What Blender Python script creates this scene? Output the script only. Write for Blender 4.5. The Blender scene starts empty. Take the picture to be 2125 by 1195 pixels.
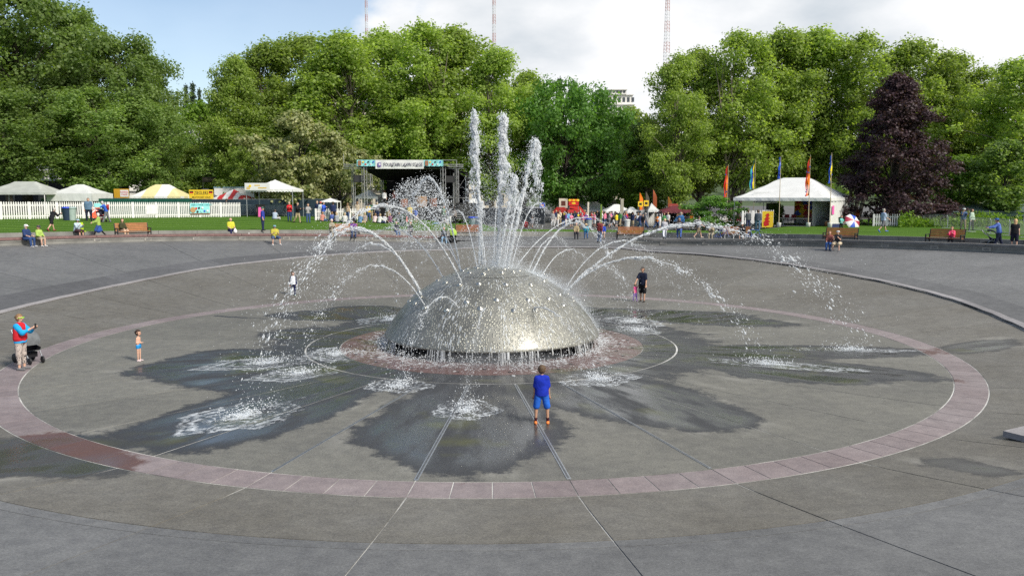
import bpy, bmesh, math, random
import numpy as np
from math import sin, cos, pi, radians, atan2, hypot, sqrt
from mathutils import Vector, Matrix

random.seed(7); RNG = np.random.default_rng(7)
SC = bpy.context.scene
COL = SC.collection

# ------------------------------------------------------------------ camera
CAM_H, CAM_D, PITCH, YAW, FPX = 5.3, 29.817, 0.110773, 0.023673, 1758.75
cam_data = bpy.data.cameras.new('camera')
cam_data.sensor_width = 36.0
cam_data.lens = FPX / 2125 * 36.0
cam_data.clip_start, cam_data.clip_end = 0.1, 20000
camera = bpy.data.objects.new('camera', cam_data)
camera.location = (0, -CAM_D, CAM_H)
camera.rotation_euler = (pi/2 - PITCH, 0, -YAW)
COL.objects.link(camera)
SC.camera = camera

# ------------------------------------------------------------------ sun, sky, exposure
SUN_EL, SUN_AZ = radians(41), radians(134)      # azimuth clockwise from +Y (the view direction)
sd = Vector((sin(SUN_AZ)*cos(SUN_EL), cos(SUN_AZ)*cos(SUN_EL), sin(SUN_EL)))
sun = bpy.data.lights.new('sun', 'SUN'); sun.energy = 4.5; sun.angle = radians(11); sun.color = (1.0, .93, .82)
sun_o = bpy.data.objects.new('sun', sun); COL.objects.link(sun_o)
sun_o.rotation_euler = sd.to_track_quat('Z', 'Y').to_euler(); sun_o.location = (40, -20, 60)

world = bpy.data.worlds.new('World'); SC.world = world; world.use_nodes = True
wn, wl = world.node_tree.nodes, world.node_tree.links
wn.clear()
def wnode(t, **kw):
    n = wn.new(t)
    for k, v in kw.items(): setattr(n, k, v)
    return n
wout = wnode('ShaderNodeOutputWorld')
sky = wnode('ShaderNodeTexSky', sky_type='NISHITA', sun_disc=False, sun_elevation=SUN_EL, sun_rotation=SUN_AZ, air_density=1.0, dust_density=.4, ozone_density=1.6)
bg_sky = wnode('ShaderNodeBackground'); bg_sky.inputs[1].default_value = 0.125
bg_cl = wnode('ShaderNodeBackground'); bg_cl.inputs[1].default_value = 1.0
mixw = wnode('ShaderNodeMixShader')
tc = wnode('ShaderNodeTexCoord'); sep = wnode('ShaderNodeSeparateXYZ')
wl.new(tc.outputs['Generated'], sep.inputs[0])
def wmath(op, a, b=None, clamp=False):
    n = wnode('ShaderNodeMath', operation=op, use_clamp=clamp)
    for i, v in enumerate((a, b)):
        if v is None: continue
        if isinstance(v, (int, float)): n.inputs[i].default_value = v
        else: wl.new(v, n.inputs[i])
    return n.outputs[0]
zz = wmath('ADD', wmath('MAXIMUM', sep.outputs['Z'], 0.0), 0.34)
comb = wnode('ShaderNodeCombineXYZ')
wl.new(wmath('DIVIDE', sep.outputs['X'], zz), comb.inputs[0]); wl.new(wmath('DIVIDE', sep.outputs['Y'], zz), comb.inputs[1])
def wnoise(scale, detail, rough, off):
    m = wnode('ShaderNodeMapping'); m.inputs['Location'].default_value = off
    wl.new(comb.outputs[0], m.inputs[0])
    n = wnode('ShaderNodeTexNoise'); n.inputs['Scale'].default_value = scale; n.inputs['Detail'].default_value = detail; n.inputs['Roughness'].default_value = rough
    wl.new(m.outputs[0], n.inputs[0]); return n.outputs[0]
cov = wnoise(1.15, 8, 0.5, (3.1, 1.7, 0))
# the weather front: cloud thickens towards the east (+X)
cov2 = wmath('ADD', cov, wmath('MULTIPLY', sep.outputs['X'], 0.75))
cmask = wnode('ShaderNodeMapRange', interpolation_type='SMOOTHSTEP'); cmask.inputs[1].default_value = 0.475; cmask.inputs[2].default_value = 0.565
wl.new(cov2, cmask.inputs[0])
thin = wnode('ShaderNodeMapRange'); thin.inputs[1].default_value = 0.0; thin.inputs[2].default_value = 0.5; thin.inputs[3].default_value = 0.26; thin.inputs[4].default_value = 0.06
wl.new(sep.outputs['Z'], thin.inputs[0])
tot = wmath('MAXIMUM', cmask.outputs[0], thin.outputs[0], True)
shade = wnode('ShaderNodeValToRGB'); shade.color_ramp.elements[0].position = 0.45; shade.color_ramp.elements[1].position = 0.68
shade.color_ramp.elements[0].color = (0.9, 0.91, 0.925, 1); shade.color_ramp.elements[1].color = (0.54, 0.6, 0.66, 1)
wl.new(wnoise(2.1, 7, 0.52, (5.1, 0.9, 0.4)), shade.inputs[0])
wl.new(shade.outputs[0], bg_cl.inputs[0])
wl.new(sky.outputs[0], bg_sky.inputs[0])
wl.new(tot, mixw.inputs[0]); wl.new(bg_sky.outputs[0], mixw.inputs[1]); wl.new(bg_cl.outputs[0], mixw.inputs[2])
wl.new(mixw.outputs[0], wout.inputs[0])

vs = SC.view_settings
vs.view_transform = 'Standard'; vs.look = 'None'; vs.gamma = 1.0; vs.exposure = 0.16
SC.render.engine = 'CYCLES'
SC.cycles.max_bounces = 6; SC.cycles.transparent_max_bounces = 8
SC.cycles.use_denoising = False
try: SC.cycles.denoiser = 'OPENIMAGEDENOISE'
except Exception: pass

# ------------------------------------------------------------------ pixel -> place helpers (photo pixels 2125x1195)
_cp, _sp, _cy, _sy = cos(PITCH), sin(PITCH), cos(YAW), sin(YAW)
def ray(u, v):
    x = (u-1062.5)/FPX; up = (597.5-v)/FPX
    y = _cp + up*_sp; z = -_sp + up*_cp
    return (_cy*x + _sy*y, -_sy*x + _cy*y, z)          # per unit of forward depth
def P3(u, v, depth):
    d = ray(u, v); return Vector((d[0]*depth, d[1]*depth - CAM_D, CAM_H + d[2]*depth))
def W(u, depth):
    p = P3(u, 402, depth); return p.x, p.y
def interp(t, tab):
    if t <= tab[0][0]: return tab[0][1]
    for (a, va), (b, vb) in zip(tab, tab[1:]):
        if t <= b:
            k = (t-a)/(b-a); k = k*k*(3-2*k) if False else k
            return va + (vb-va)*k
    return tab[-1][1]
def smooth(t): t = max(0., min(1., t)); return t*t*(3-2*t)

# ------------------------------------------------------------------ the lie of the land (theta: degrees from +Y, clockwise)
R_RED, R_LINE, R_PI, R_PO = 5.32, 6.47, 14.62, 15.46
RIM = [(-180,2.6),(-60,2.48),(-42,2.40),(-20,2.13),(-5,1.76),(8,1.60),(18,1.65),(38,1.98),(50,2.10),(62,2.2),(100,2.4),(180,2.6)]
RWALL = [(-180,34.5),(-60,35.5),(-40,34.6),(-22,33.9),(-5,35.2),(17,34.6),(25,34.4),(38,33.8),(55,33.6),(100,34),(180,34.5)]
RLAWN = [(-180,39),(-60,39.6),(-48,38.4),(-40,37.4),(-20,37.8),(-5,42),(8,44),(18,43),(26,41),(38,38.6),(50,37.4),(60,37),(100,38),(180,39)]
def gsm(t, tab):                                   # tables smoothed over +-6 degrees
    return sum(interp(t+d, tab)*w for d, w in ((-6,.15),(-3,.2),(0,.3),(3,.2),(6,.15)))
_cache = {}
def tabv(name, t):
    k = (name, round(t*2))
    if k not in _cache:
        tt = round(t*2)/2
        _cache[k] = gsm(tt, {'rim':RIM,'wall':RWALL,'lawn':RLAWN}[name])
    return _cache[k]
def tl(name, t):                                   # linear between the half-degree samples
    a = math.floor(t*2)/2; k = (t-a)*2
    return tabv(name, a)*(1-k) + tabv(name, a+.5)*k
def rim(t): return tl('rim', t)
def opening(t): return smooth((t+6.5)/4.5)*smooth((21-t)/4.5)      # the gap in the seat wall
def foot(t): return rim(t) - 0.2*(1-opening(t))
def slope_z(r, t):
    k = max(0., (r-R_PO)/(tl('wall', t)-R_PO)); return foot(t)*(k**1.12)
def lawn_z(r, t):
    L = smooth((-t-1)/9)
    return rim(t) + .36 + .5*smooth((r-tl('lawn', t))/15)*L
def surf(x, y):
    r = hypot(x, y); t = math.degrees(atan2(x, y))
    if r < R_PO: return 0.
    rw = tl('wall', t)
    if r < rw: return slope_z(r, t)
    rl = tl('lawn', t)
    if r < rl: return rim(t)
    if 1.5 < t < 27 and r > rl+5.0: return 1.6
    return lawn_z(r, t)
def hit(u, v):
    d = ray(u, v); t0 = 8.0
    while t0 < 260:
        p = (d[0]*t0, d[1]*t0-CAM_D, CAM_H+d[2]*t0)
        if p[2] <= surf(p[0], p[1]): break
        t0 += 0.25
    lo, hi = t0-.25, t0
    for _ in range(18):
        m = (lo+hi)/2; p = (d[0]*m, d[1]*m-CAM_D, CAM_H+d[2]*m)
        if p[2] <= surf(p[0], p[1]): hi = m
        else: lo = m
    return Vector((d[0]*hi, d[1]*hi-CAM_D, surf(d[0]*hi, d[1]*hi-CAM_D))), hi
def pol(r, t): return r*sin(radians(t)), r*cos(radians(t))

# ------------------------------------------------------------------ materials
MATS = {}
def newmat(name):
    m = bpy.data.materials.new(name); m.use_nodes = True
    nt = m.node_tree; b = nt.nodes['Principled BSDF']
    return m, nt, b
def mat(name, col=(.5,.5,.5), rough=.7, var=.18, scale=6., bump=.15, metal=0., bscale=None, spec=.4):
    """Principled with object-space noise for tone, roughness and fine relief."""
    if name in MATS: return MATS[name]
    m, nt, b = newmat(name); N, L = nt.nodes, nt.links
    b.inputs['Metallic'].default_value = metal; b.inputs['Specular IOR Level'].default_value = spec
    g = N.new('ShaderNodeNewGeometry')
    n = N.new('ShaderNodeTexNoise'); n.inputs['Scale'].default_value = scale; n.inputs['Detail'].default_value = 6
    L.new(g.outputs['Position'], n.inputs['Vector'])
    r = N.new('ShaderNodeValToRGB'); r.color_ramp.elements[0].position = .3; r.color_ramp.elements[1].position = .7
    r.color_ramp.elements[0].color = (*[c*(1-var) for c in col], 1); r.color_ramp.elements[1].color = (*[min(1, c*(1+var)) for c in col], 1)
    L.new(n.outputs[0], r.inputs[0]); L.new(r.outputs[0], b.inputs['Base Color'])
    b.inputs['Roughness'].default_value = rough
    if bump:
        n2 = N.new('ShaderNodeTexNoise'); n2.inputs['Scale'].default_value = bscale or scale*6; n2.inputs['Detail'].default_value = 4
        L.new(g.outputs['Position'], n2.inputs['Vector'])
        bp = N.new('ShaderNodeBump'); bp.inputs['Strength'].default_value = bump; bp.inputs['Distance'].default_value = .02
        L.new(n2.outputs[0], bp.inputs['Height']); L.new(bp.outputs[0], b.inputs['Normal'])
    MATS[name] = m; return m
def cloth(rgb):
    k = 'cloth_%02x%02x%02x' % tuple(int(c*255) for c in rgb)
    return mat(k, rgb, .85, .2, 7, .85, bscale=11, spec=.15)
def paint(rgb, rough=.45):
    k = 'paint_%02x%02x%02x_%d' % (*[int(c*255) for c in rgb], int(rough*100))
    return mat(k, rgb, rough, .08, 5, .05)

# ------------------------------------------------------------------ mesh builder
class MB:
    def __init__(s): s.v = []; s.f = []; s.m = []; s.mi = 0
    def add(s, vs, fs):
        o = len(s.v); s.v += [tuple(p) for p in vs]; s.f += [tuple(i+o for i in f) for f in fs]; s.m += [s.mi]*len(fs); return s
    def box(s, c, d, rz=0., tilt=None):
        hx, hy, hz = d[0]/2, d[1]/2, d[2]/2
        pts = [Vector((x, y, z)) for z in (-hz, hz) for y in (-hy, hy) for x in (-hx, hx)]
        M = Matrix.Rotation(rz, 3, 'Z')
        if tilt is not None: M = M @ Matrix.Rotation(tilt, 3, 'X')
        c = Vector(c)
        return s.add([c + M @ p for p in pts], [(0,2,3,1),(4,5,7,6),(0,1,5,4),(2,6,7,3),(0,4,6,2),(1,3,7,5)])
    def tube(s, a, b, r0, r1=None, n=6, cap=True):
        a, b = Vector(a), Vector(b); r1 = r0 if r1 is None else r1
        d = (b-a); L = d.length
        if L < 1e-6: return s
        d /= L; x = d.orthogonal().normalized(); y = d.cross(x)
        vs = []
        for p, r in ((a, r0), (b, r1)):
            for i in range(n):
                t = 2*pi*i/n; vs.append(p + x*cos(t)*r + y*sin(t)*r)
        fs = [(i, (i+1) % n, n+(i+1) % n, n+i) for i in range(n)]
        if cap: fs += [tuple(range(n))[::-1], tuple(range(n, 2*n))]
        return s.add(vs, fs)
    def path(s, pts, rad, n=6):
        pts = [Vector(p) for p in pts]; rad = rad if isinstance(rad, (list, tuple)) else [rad]*len(pts)
        vs = []; up = None
        for i, p in enumerate(pts):
            d = (pts[min(i+1, len(pts)-1)] - pts[max(i-1, 0)]).normalized()
            if up is None: up = d.orthogonal().normalized()
            x = (up - d*up.dot(d)).normalized(); up = x; y = d.cross(x)
            for j in range(n):
                t = 2*pi*j/n; vs.append(p + (x*cos(t) + y*sin(t))*rad[i])
        fs = [(i*n+j, i*n+(j+1) % n, (i+1)*n+(j+1) % n, (i+1)*n+j) for i in range(len(pts)-1) for j in range(n)]
        fs += [tuple(range(n))[::-1], tuple(range((len(pts)-1)*n, len(pts)*n))]
        return s.add(vs, fs)
    def lathe(s, prof, n=24, c=(0,0,0), cap=True):
        vs = []; fs = []
        for r, z in prof:
            for i in range(n):
                t = 2*pi*i/n; vs.append((c[0]+r*cos(t), c[1]+r*sin(t), c[2]+z))
        for k in range(len(prof)-1):
            for i in range(n): fs.append((k*n+i, k*n+(i+1) % n, (k+1)*n+(i+1) % n, (k+1)*n+i))
        if cap and prof[0][0] > 1e-6: fs.append(tuple(range(n))[::-1])
        if cap and prof[-1][0] > 1e-6: fs.append(tuple(range((len(prof)-1)*n, len(prof)*n)))
        return s.add(vs, fs)
    def ball(s, c, r, n=8, m=5, sc=(1,1,1)):
        vs = []; fs = []
        for k in range(m+1):
            ph = pi*k/m
            for i in range(n):
                t = 2*pi*i/n; vs.append((c[0]+r*sc[0]*sin(ph)*cos(t), c[1]+r*sc[1]*sin(ph)*sin(t), c[2]+r*sc[2]*cos(ph)))
        for k in range(m):
            for i in range(n): fs.append((k*n+i, (k+1)*n+i, (k+1)*n+(i+1) % n, k*n+(i+1) % n))
        return s.add(vs, fs)
    def sheet(s, pts, th=.004):                       # closed thin panel from a planar outline
        pts = [Vector(p) for p in pts]; n = (pts[1]-pts[0]).cross(pts[2]-pts[0]).normalized()*th; k = len(pts)
        fs = [tuple(range(k))[::-1], tuple(range(k, 2*k))] + [(i, (i+1) % k, k+(i+1) % k, k+i) for i in range(k)]
        return s.add(pts + [p+n for p in pts], fs)
    def build(s, name, mats, parent=None, smooth_=False, loc=None, rz=None):
        me = bpy.data.meshes.new(name); me.from_pydata(s.v, [], s.f)
        mats = mats if isinstance(mats, (list, tuple)) else [mats]
        for m in mats: me.materials.append(m)
        if len(mats) > 1: me.polygons.foreach_set('material_index', s.m)
        if smooth_: me.polygons.foreach_set('use_smooth', [True]*len(me.polygons))
        me.update()
        return link(name, me, parent, loc, rz)
def link(name, me, parent=None, loc=None, rz=None):
    o = bpy.data.objects.new(name, me); COL.objects.link(o)
    if parent is not None: o.parent = parent
    if loc is not None: o.location = loc
    if rz is not None: o.rotation_euler = (0, 0, rz)
    return o
def np_mesh(name, V, F, mats, parent=None, smooth_=False):
    """V (n,3) array, F (m,k) array of equal-sized faces."""
    me = bpy.data.meshes.new(name); k = F.shape[1]
    me.vertices.add(len(V)); me.vertices.foreach_set('co', np.asarray(V, np.float32).ravel())
    me.loops.add(F.size); me.loops.foreach_set('vertex_index', np.asarray(F, np.int32).ravel())
    me.polygons.add(len(F)); me.polygons.foreach_set('loop_start', np.arange(0, F.size, k, dtype=np.int32))
    try: me.polygons.foreach_set('loop_total', np.full(len(F), k, np.int32))
    except Exception: pass
    if smooth_: me.polygons.foreach_set('use_smooth', np.ones(len(F), bool))
    for m in (mats if isinstance(mats, (list, tuple)) else [mats]): me.materials.append(m)
    me.update(calc_edges=True); me.validate()
    if name is None: return me
    o = bpy.data.objects.new(name, me); COL.objects.link(o)
    if parent is not None: o.parent = parent
    return o
def tag(o, label, cat=None, group=None, kind=None):
    if label: o['label'] = label
    if cat: o['category'] = cat
    if group: o['group'] = group
    if kind: o['kind'] = kind
    return o
def empty(name, loc, label, cat, group=None, rz=0.):
    o = bpy.data.objects.new(name, None); COL.objects.link(o); o.location = loc; o.rotation_euler = (0, 0, rz); o.empty_display_size = .2
    return tag(o, label, cat, group)
def structure(o, label=None):
    o['kind'] = 'structure'
    if label: o['label'] = label
    return o
def textmesh(txt, size, mat_, parent, loc, rz=0., name='lettering', align='CENTER', ext=.004, rx=pi/2, sx=1.0):
    c = bpy.data.curves.new(name, 'FONT'); c.body = txt; c.size = size; c.align_x = align; c.align_y = 'CENTER'; c.extrude = ext; c.resolution_u = 2
    tmp = bpy.data.objects.new('tmp_text', c); COL.objects.link(tmp)
    dg = bpy.context.evaluated_depsgraph_get(); me = bpy.data.meshes.new_from_object(tmp.evaluated_get(dg))
    bpy.data.objects.remove(tmp); bpy.data.curves.remove(c)
    me.materials.clear(); me.materials.append(mat_)
    o = link(name, me, parent); o.location = loc; o.rotation_euler = (rx, 0, rz); o.scale = (sx, 1, 1)
    return o
# ================================================================== SETTING: basin, slopes, promenade, lawn
# wet petals on the floor: (centre pixel, tip pixel, half width m) -> ellipses along the radius
def wet_ellipse(u0, v0, u1, v1, w):
    a, b = hit(u0, v0)[0], hit(u1, v1)[0]
    return ((a.x+b.x)/2, (a.y+b.y)/2, atan2(b.y-a.y, b.x-a.x), (b-a).length/2*1.03, w*(1.22 if w > .95 else 1.))
WET = [wet_ellipse(*q) for q in [
    (780,800,330,760,1.75), (650,735,250,775,1.3), (840,760,230,925,1.35), (720,800,300,935,1.5), (600,740,330,760,1.8),
    (975,800,955,985,1.75), (960,840,950,960,2.0),
    (1150,780,1480,880,1.75), (1350,840,1560,885,1.2), (1250,730,1960,785,1.15), (1250,730,1930,730,1.1), (1480,760,1860,785,1.3),
    (1150,640,1650,675,1.45), (1200,650,1560,655,1.2), (900,650,560,655,1.5), (850,650,680,640,1.4), (820,700,550,690,1.4),
    (1960,730,2110,705,.9), (110,900,-30,990,1.5), (60,945,250,985,.9), (200,940,60,960,1.1), (440,655,540,661,.16), (1940,960,2120,985,.45), (1915,965,2000,950,.3)]]
WET.append((0, 0, 0, 7.9, 7.9))
def wet_distance(x, y):
    """1 at the edge of the wet petals, less inside (smallest of the ellipse distances)"""
    best = 9.
    for cx, cy, rot, ra, rb in WET:
        dx, dy = x-cx, y-cy; c, sn = cos(rot), sin(rot)
        d = hypot((dx*c+dy*sn)/ra, (dy*c-dx*sn)/rb)
        d = 1+(d-1)*min(1.6, (ra*rb)**.5*.8)
        if abs(best-d) < .2: h_ = .2-abs(best-d); best = min(best, d)-h_*h_/.8
        else: best = min(best, d)
    return min(best, 3.)
def add_wet(nt, g):
    N, L = nt.nodes, nt.links
    at_ = N.new('ShaderNodeAttribute'); at_.attribute_name = 'wet_distance'
    no = N.new('ShaderNodeTexNoise'); no.inputs['Scale'].default_value = 1.3; no.inputs['Detail'].default_value = 9; no.inputs['Roughness'].default_value = .74
    L.new(g.outputs['Position'], no.inputs['Vector'])
    ma = N.new('ShaderNodeMath'); ma.operation = 'MULTIPLY_ADD'; ma.inputs[1].default_value = 1.25
    L.new(no.outputs[0], ma.inputs[0]); L.new(at_.outputs['Fac'], ma.inputs[2])
    mr = N.new('ShaderNodeMapRange'); mr.interpolation_type = 'SMOOTHSTEP'
    mr.inputs[1].default_value = 1.73; mr.inputs[2].default_value = 1.53; L.new(ma.outputs[0], mr.inputs[0])
    return mr.outputs[0], at_.outputs['Fac']
def paving(name, dry, wetcol, speck=.35, wet=True, stain=None, rough=.8):
    if name in MATS: return MATS[name]
    m, nt, b = newmat(name); N, L = nt.nodes, nt.links
    g = N.new('ShaderNodeNewGeometry')
    big = N.new('ShaderNodeTexNoise'); big.inputs['Scale'].default_value = .35; big.inputs['Detail'].default_value = 8; big.inputs['Roughness'].default_value = .62
    L.new(g.outputs['Position'], big.inputs['Vector'])
    fine = N.new('ShaderNodeTexNoise'); fine.inputs['Scale'].default_value = 26; fine.inputs['Detail'].default_value = 5; fine.inputs['Roughness'].default_value = .75
    L.new(g.outputs['Position'], fine.inputs['Vector'])
    r1 = N.new('ShaderNodeValToRGB'); r1.color_ramp.elements[0].position = .3; r1.color_ramp.elements[1].position = .72
    s2 = stain or tuple(c*.78 for c in dry)
    r1.color_ramp.elements[0].color = (*s2, 1); r1.color_ramp.elements[1].color = (*[c*1.12 for c in dry], 1)
    L.new(big.outputs[0], r1.inputs[0])
    r2 = N.new('ShaderNodeValToRGB'); r2.color_ramp.elements[0].position = .35; r2.color_ramp.elements[1].position = .68
    r2.color_ramp.elements[0].color = (1-speck, 1-speck, 1-speck, 1); r2.color_ramp.elements[1].color = (1+speck*.55,)*3 + (1,)
    L.new(fine.outputs[0], r2.inputs[0])
    mx = N.new('ShaderNodeMix'); mx.data_type = 'RGBA'; mx.blend_type = 'MULTIPLY'; mx.inputs[0].default_value = 1
    L.new(r1.outputs[0], mx.inputs[6]); L.new(r2.outputs[0], mx.inputs[7])
    # mid-scale blotches and pale drying marks
    mid = N.new('ShaderNodeTexNoise'); mid.inputs['Scale'].default_value = 3.2; mid.inputs['Detail'].default_value = 6; mid.inputs['Roughness'].default_value = .7; L.new(g.outputs['Position'], mid.inputs['Vector'])
    r3 = N.new('ShaderNodeValToRGB'); r3.color_ramp.elements[0].position = .32; r3.color_ramp.elements[1].position = .7; r3.color_ramp.elements[0].color = (.78,.78,.79,1); r3.color_ramp.elements[1].color = (1.14,1.14,1.12,1); L.new(mid.outputs[0], r3.inputs[0])
    mx3 = N.new('ShaderNodeMix'); mx3.data_type = 'RGBA'; mx3.blend_type = 'MULTIPLY'; mx3.inputs[0].default_value = 1; L.new(mx.outputs[2], mx3.inputs[6]); L.new(r3.outputs[0], mx3.inputs[7]); mx = mx3
    # per-slab tone
    oi = N.new('ShaderNodeObjectInfo'); mr0 = N.new('ShaderNodeMapRange'); mr0.inputs[3].default_value = .9; mr0.inputs[4].default_value = 1.09
    L.new(oi.outputs['Random'], mr0.inputs[0])
    ht = N.new('ShaderNodeVectorMath'); ht.operation = 'SCALE'; L.new(mx.outputs[2], ht.inputs[0]); L.new(mr0.outputs[0], ht.inputs['Scale'])
    bp = N.new('ShaderNodeBump'); bp.inputs['Strength'].default_value = .35; bp.inputs['Distance'].default_value = .01
    L.new(fine.outputs[0], bp.inputs['Height'])
    if wet:
        wm, wd = add_wet(nt, g)
        wr = N.new('ShaderNodeMix'); wr.data_type = 'RGBA'
        wb = N.new('ShaderNodeMix'); wb.data_type = 'RGBA'; wb.blend_type = 'MULTIPLY'; wb.inputs[0].default_value = 1; wb.inputs[6].default_value = (*wetcol, 1)
        L.new(r2.outputs[0], wb.inputs[7])
        # mossy streaks where water always runs
        al = N.new('ShaderNodeTexNoise'); al.inputs['Scale'].default_value = .55; al.inputs['Detail'].default_value = 6; L.new(g.outputs['Position'], al.inputs['Vector'])
        am = N.new('ShaderNodeMapRange'); am.inputs[1].default_value = .56; am.inputs[2].default_value = .68; am.inputs[4].default_value = 0. if 'pink' in name else .75; L.new(al.outputs[0], am.inputs[0])
        am2 = N.new('ShaderNodeMapRange'); am2.inputs[1].default_value = .95; am2.inputs[2].default_value = .6; L.new(wd, am2.inputs[0])
        amm = N.new('ShaderNodeMath'); amm.operation = 'MULTIPLY'; L.new(am.outputs[0], amm.inputs[0]); L.new(am2.outputs[0], amm.inputs[1])
        wa = N.new('ShaderNodeMix'); wa.data_type = 'RGBA'; wa.inputs[7].default_value = (.075, .078, .035, 1)
        L.new(amm.outputs[0], wa.inputs[0]); L.new(wb.outputs[2], wa.inputs[6])
        # thin running film: radial streaks inside the wet area
        sx_ = N.new('ShaderNodeSeparateXYZ'); L.new(g.outputs['Position'], sx_.inputs[0])
        at2 = N.new('ShaderNodeMath'); at2.operation = 'ARCTAN2'; L.new(sx_.outputs[1], at2.inputs[0]); L.new(sx_.outputs[0], at2.inputs[1])
        am_ = N.new('ShaderNodeMath'); am_.operation = 'MULTIPLY'; am_.inputs[1].default_value = 15; L.new(at2.outputs[0], am_.inputs[0])
        ln_ = N.new('ShaderNodeVectorMath'); ln_.operation = 'LENGTH'; L.new(g.outputs['Position'], ln_.inputs[0])
        lm_ = N.new('ShaderNodeMath'); lm_.operation = 'MULTIPLY'; lm_.inputs[1].default_value = .38; L.new(ln_.outputs['Value'], lm_.inputs[0])
        cb_ = N.new('ShaderNodeCombineXYZ'); L.new(am_.outputs[0], cb_.inputs[0]); L.new(lm_.outputs[0], cb_.inputs[1])
        sn_ = N.new('ShaderNodeTexNoise'); sn_.inputs['Scale'].default_value = 1.; sn_.inputs['Detail'].default_value = 7; sn_.inputs['Roughness'].default_value = .6; L.new(cb_.outputs[0], sn_.inputs['Vector'])
        f1_ = N.new('ShaderNodeMapRange'); f1_.inputs[1].default_value = 1.0; f1_.inputs[2].default_value = .62; L.new(wd, f1_.inputs[0])
        f2_ = N.new('ShaderNodeMapRange'); f2_.interpolation_type = 'SMOOTHSTEP'; f2_.inputs[1].default_value = .34; f2_.inputs[2].default_value = .6; L.new(sn_.outputs[0], f2_.inputs[0])
        film = N.new('ShaderNodeMath'); film.operation = 'MULTIPLY'; L.new(f1_.outputs[0], film.inputs[0]); L.new(f2_.outputs[0], film.inputs[1])
        fm = N.new('ShaderNodeMath'); fm.operation = 'MULTIPLY'; L.new(film.outputs[0], fm.inputs[0]); L.new(wm, fm.inputs[1])
        # pale mineral rim where the wet edge dries
        db = N.new('ShaderNodeMapRange'); db.inputs[1].default_value = 1.55; db.inputs[2].default_value = 1.1; db.inputs[4].default_value = .5; L.new(wd, db.inputs[0])
        dn_ = N.new('ShaderNodeMapRange'); dn_.interpolation_type = 'SMOOTHSTEP'; dn_.inputs[1].default_value = .5; dn_.inputs[2].default_value = .72; L.new(sn_.outputs[0], dn_.inputs[0])
        dm_ = N.new('ShaderNodeMath'); dm_.operation = 'MULTIPLY'; L.new(db.outputs[0], dm_.inputs[0]); L.new(dn_.outputs[0], dm_.inputs[1])
        dx_ = N.new('ShaderNodeMix'); dx_.data_type = 'RGBA'; dx_.inputs[7].default_value = (.3,.295,.27,1); L.new(dm_.outputs[0], dx_.inputs[0]); L.new(ht.outputs[0], dx_.inputs[6])
        L.new(wm, wr.inputs[0]); L.new(dx_.outputs[2], wr.inputs[6]); L.new(wa.outputs[2], wr.inputs[7])
        L.new(wr.outputs[2], b.inputs['Base Color'])
        rr = N.new('ShaderNodeMapRange'); rr.inputs[3].default_value = .62; rr.inputs[4].default_value = .13; L.new(fm.outputs[0], rr.inputs[0]); L.new(rr.outputs[0], b.inputs['Roughness'])
        sp = N.new('ShaderNodeMapRange'); sp.inputs[3].default_value = .28; sp.inputs[4].default_value = .6; L.new(fm.outputs[0], sp.inputs[0]); L.new(sp.outputs[0], b.inputs['Specular IOR Level'])
        bs = N.new('ShaderNodeMapRange'); bs.inputs[3].default_value = .35; bs.inputs[4].default_value = .16; L.new(wm, bs.inputs[0]); L.new(bs.outputs[0], bp.inputs['Strength'])
    else:
        L.new(ht.outputs[0], b.inputs['Base Color']); b.inputs['Roughness'].default_value = rough; b.inputs['Specular IOR Level'].default_value = .3
    L.new(bp.outputs[0], b.inputs['Normal'])
    MATS[name] = m; return m

M_FLOOR = paving('exposed aggregate floor', (.172,.169,.15), (.045,.047,.051), stain=(.138,.137,.127))
M_SLOPE_IN = paving('aggregate inner slope', (.158,.154,.143), (.062,.061,.06), stain=(.13,.122,.106))
M_SLOPE_OUT = paving('concrete outer slope', (.155,.158,.163), (.07,.07,.07), speck=.3, stain=(.128,.131,.136))
M_PINK = paving('pink granite paving', (.235,.205,.212), (.11,.064,.058), speck=.22, stain=(.2,.165,.17))
M_REDG = paving('red granite paving', (.17,.1,.095), (.14,.085,.08), speck=.3)
WETMATS = (M_FLOOR, M_SLOPE_IN, M_PINK, M_REDG, M_SLOPE_OUT)
M_BAND_SHADED = paving('ramp paving with painted shade', (.11,.113,.122), (.1,.1,.1), wet=False, speck=.25)
M_KERB = paving('granite kerb', (.29,.28,.29), (.1,.1,.1), wet=False, speck=.2)
m, nt, b = newmat('joint sealant'); N, L = nt.nodes, nt.links; g = N.new('ShaderNodeNewGeometry'); no = N.new('ShaderNodeTexNoise'); no.inputs['Scale'].default_value = .45; no.inputs['Detail'].default_value = 7; no.inputs['Roughness'].default_value = .7; L.new(g.outputs['Position'], no.inputs['Vector'])
r = N.new('ShaderNodeValToRGB'); r.color_ramp.elements[0].position = .38; r.color_ramp.elements[1].position = .62; r.color_ramp.elements[0].color = (.09,.09,.088,1); r.color_ramp.elements[1].color = (.55,.55,.53,1); L.new(no.outputs[0], r.inputs[0]); L.new(r.outputs[0], b.inputs['Base Color']); b.inputs['Roughness'].default_value = .85; M_CAULK = m
M_PROM = paving('promenade paving', (.145,.148,.155), (.1,.1,.1), wet=False, speck=.25)
M_CONC = mat('cast concrete', (.2,.197,.183), .85, .25, 1.3, .2, bscale=18)
M_CONC_D = mat('weathered grey granite', (.15,.147,.144), .7, .25, 2.2, .2, bscale=20)
M_REDCAP = mat('red granite cap', (.17,.1,.095), .5, .22, 5, .1)
M_STEEL = mat('galvanised steel', (.42,.44,.46), .42, .15, 8, .05, metal=.85)
M_BLACK = mat('black metal', (.018,.018,.02), .5, .2, 8, .05)
M_WHITE = mat('white paint', (.66,.66,.65), .55, .07, 4, .08)

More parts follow.
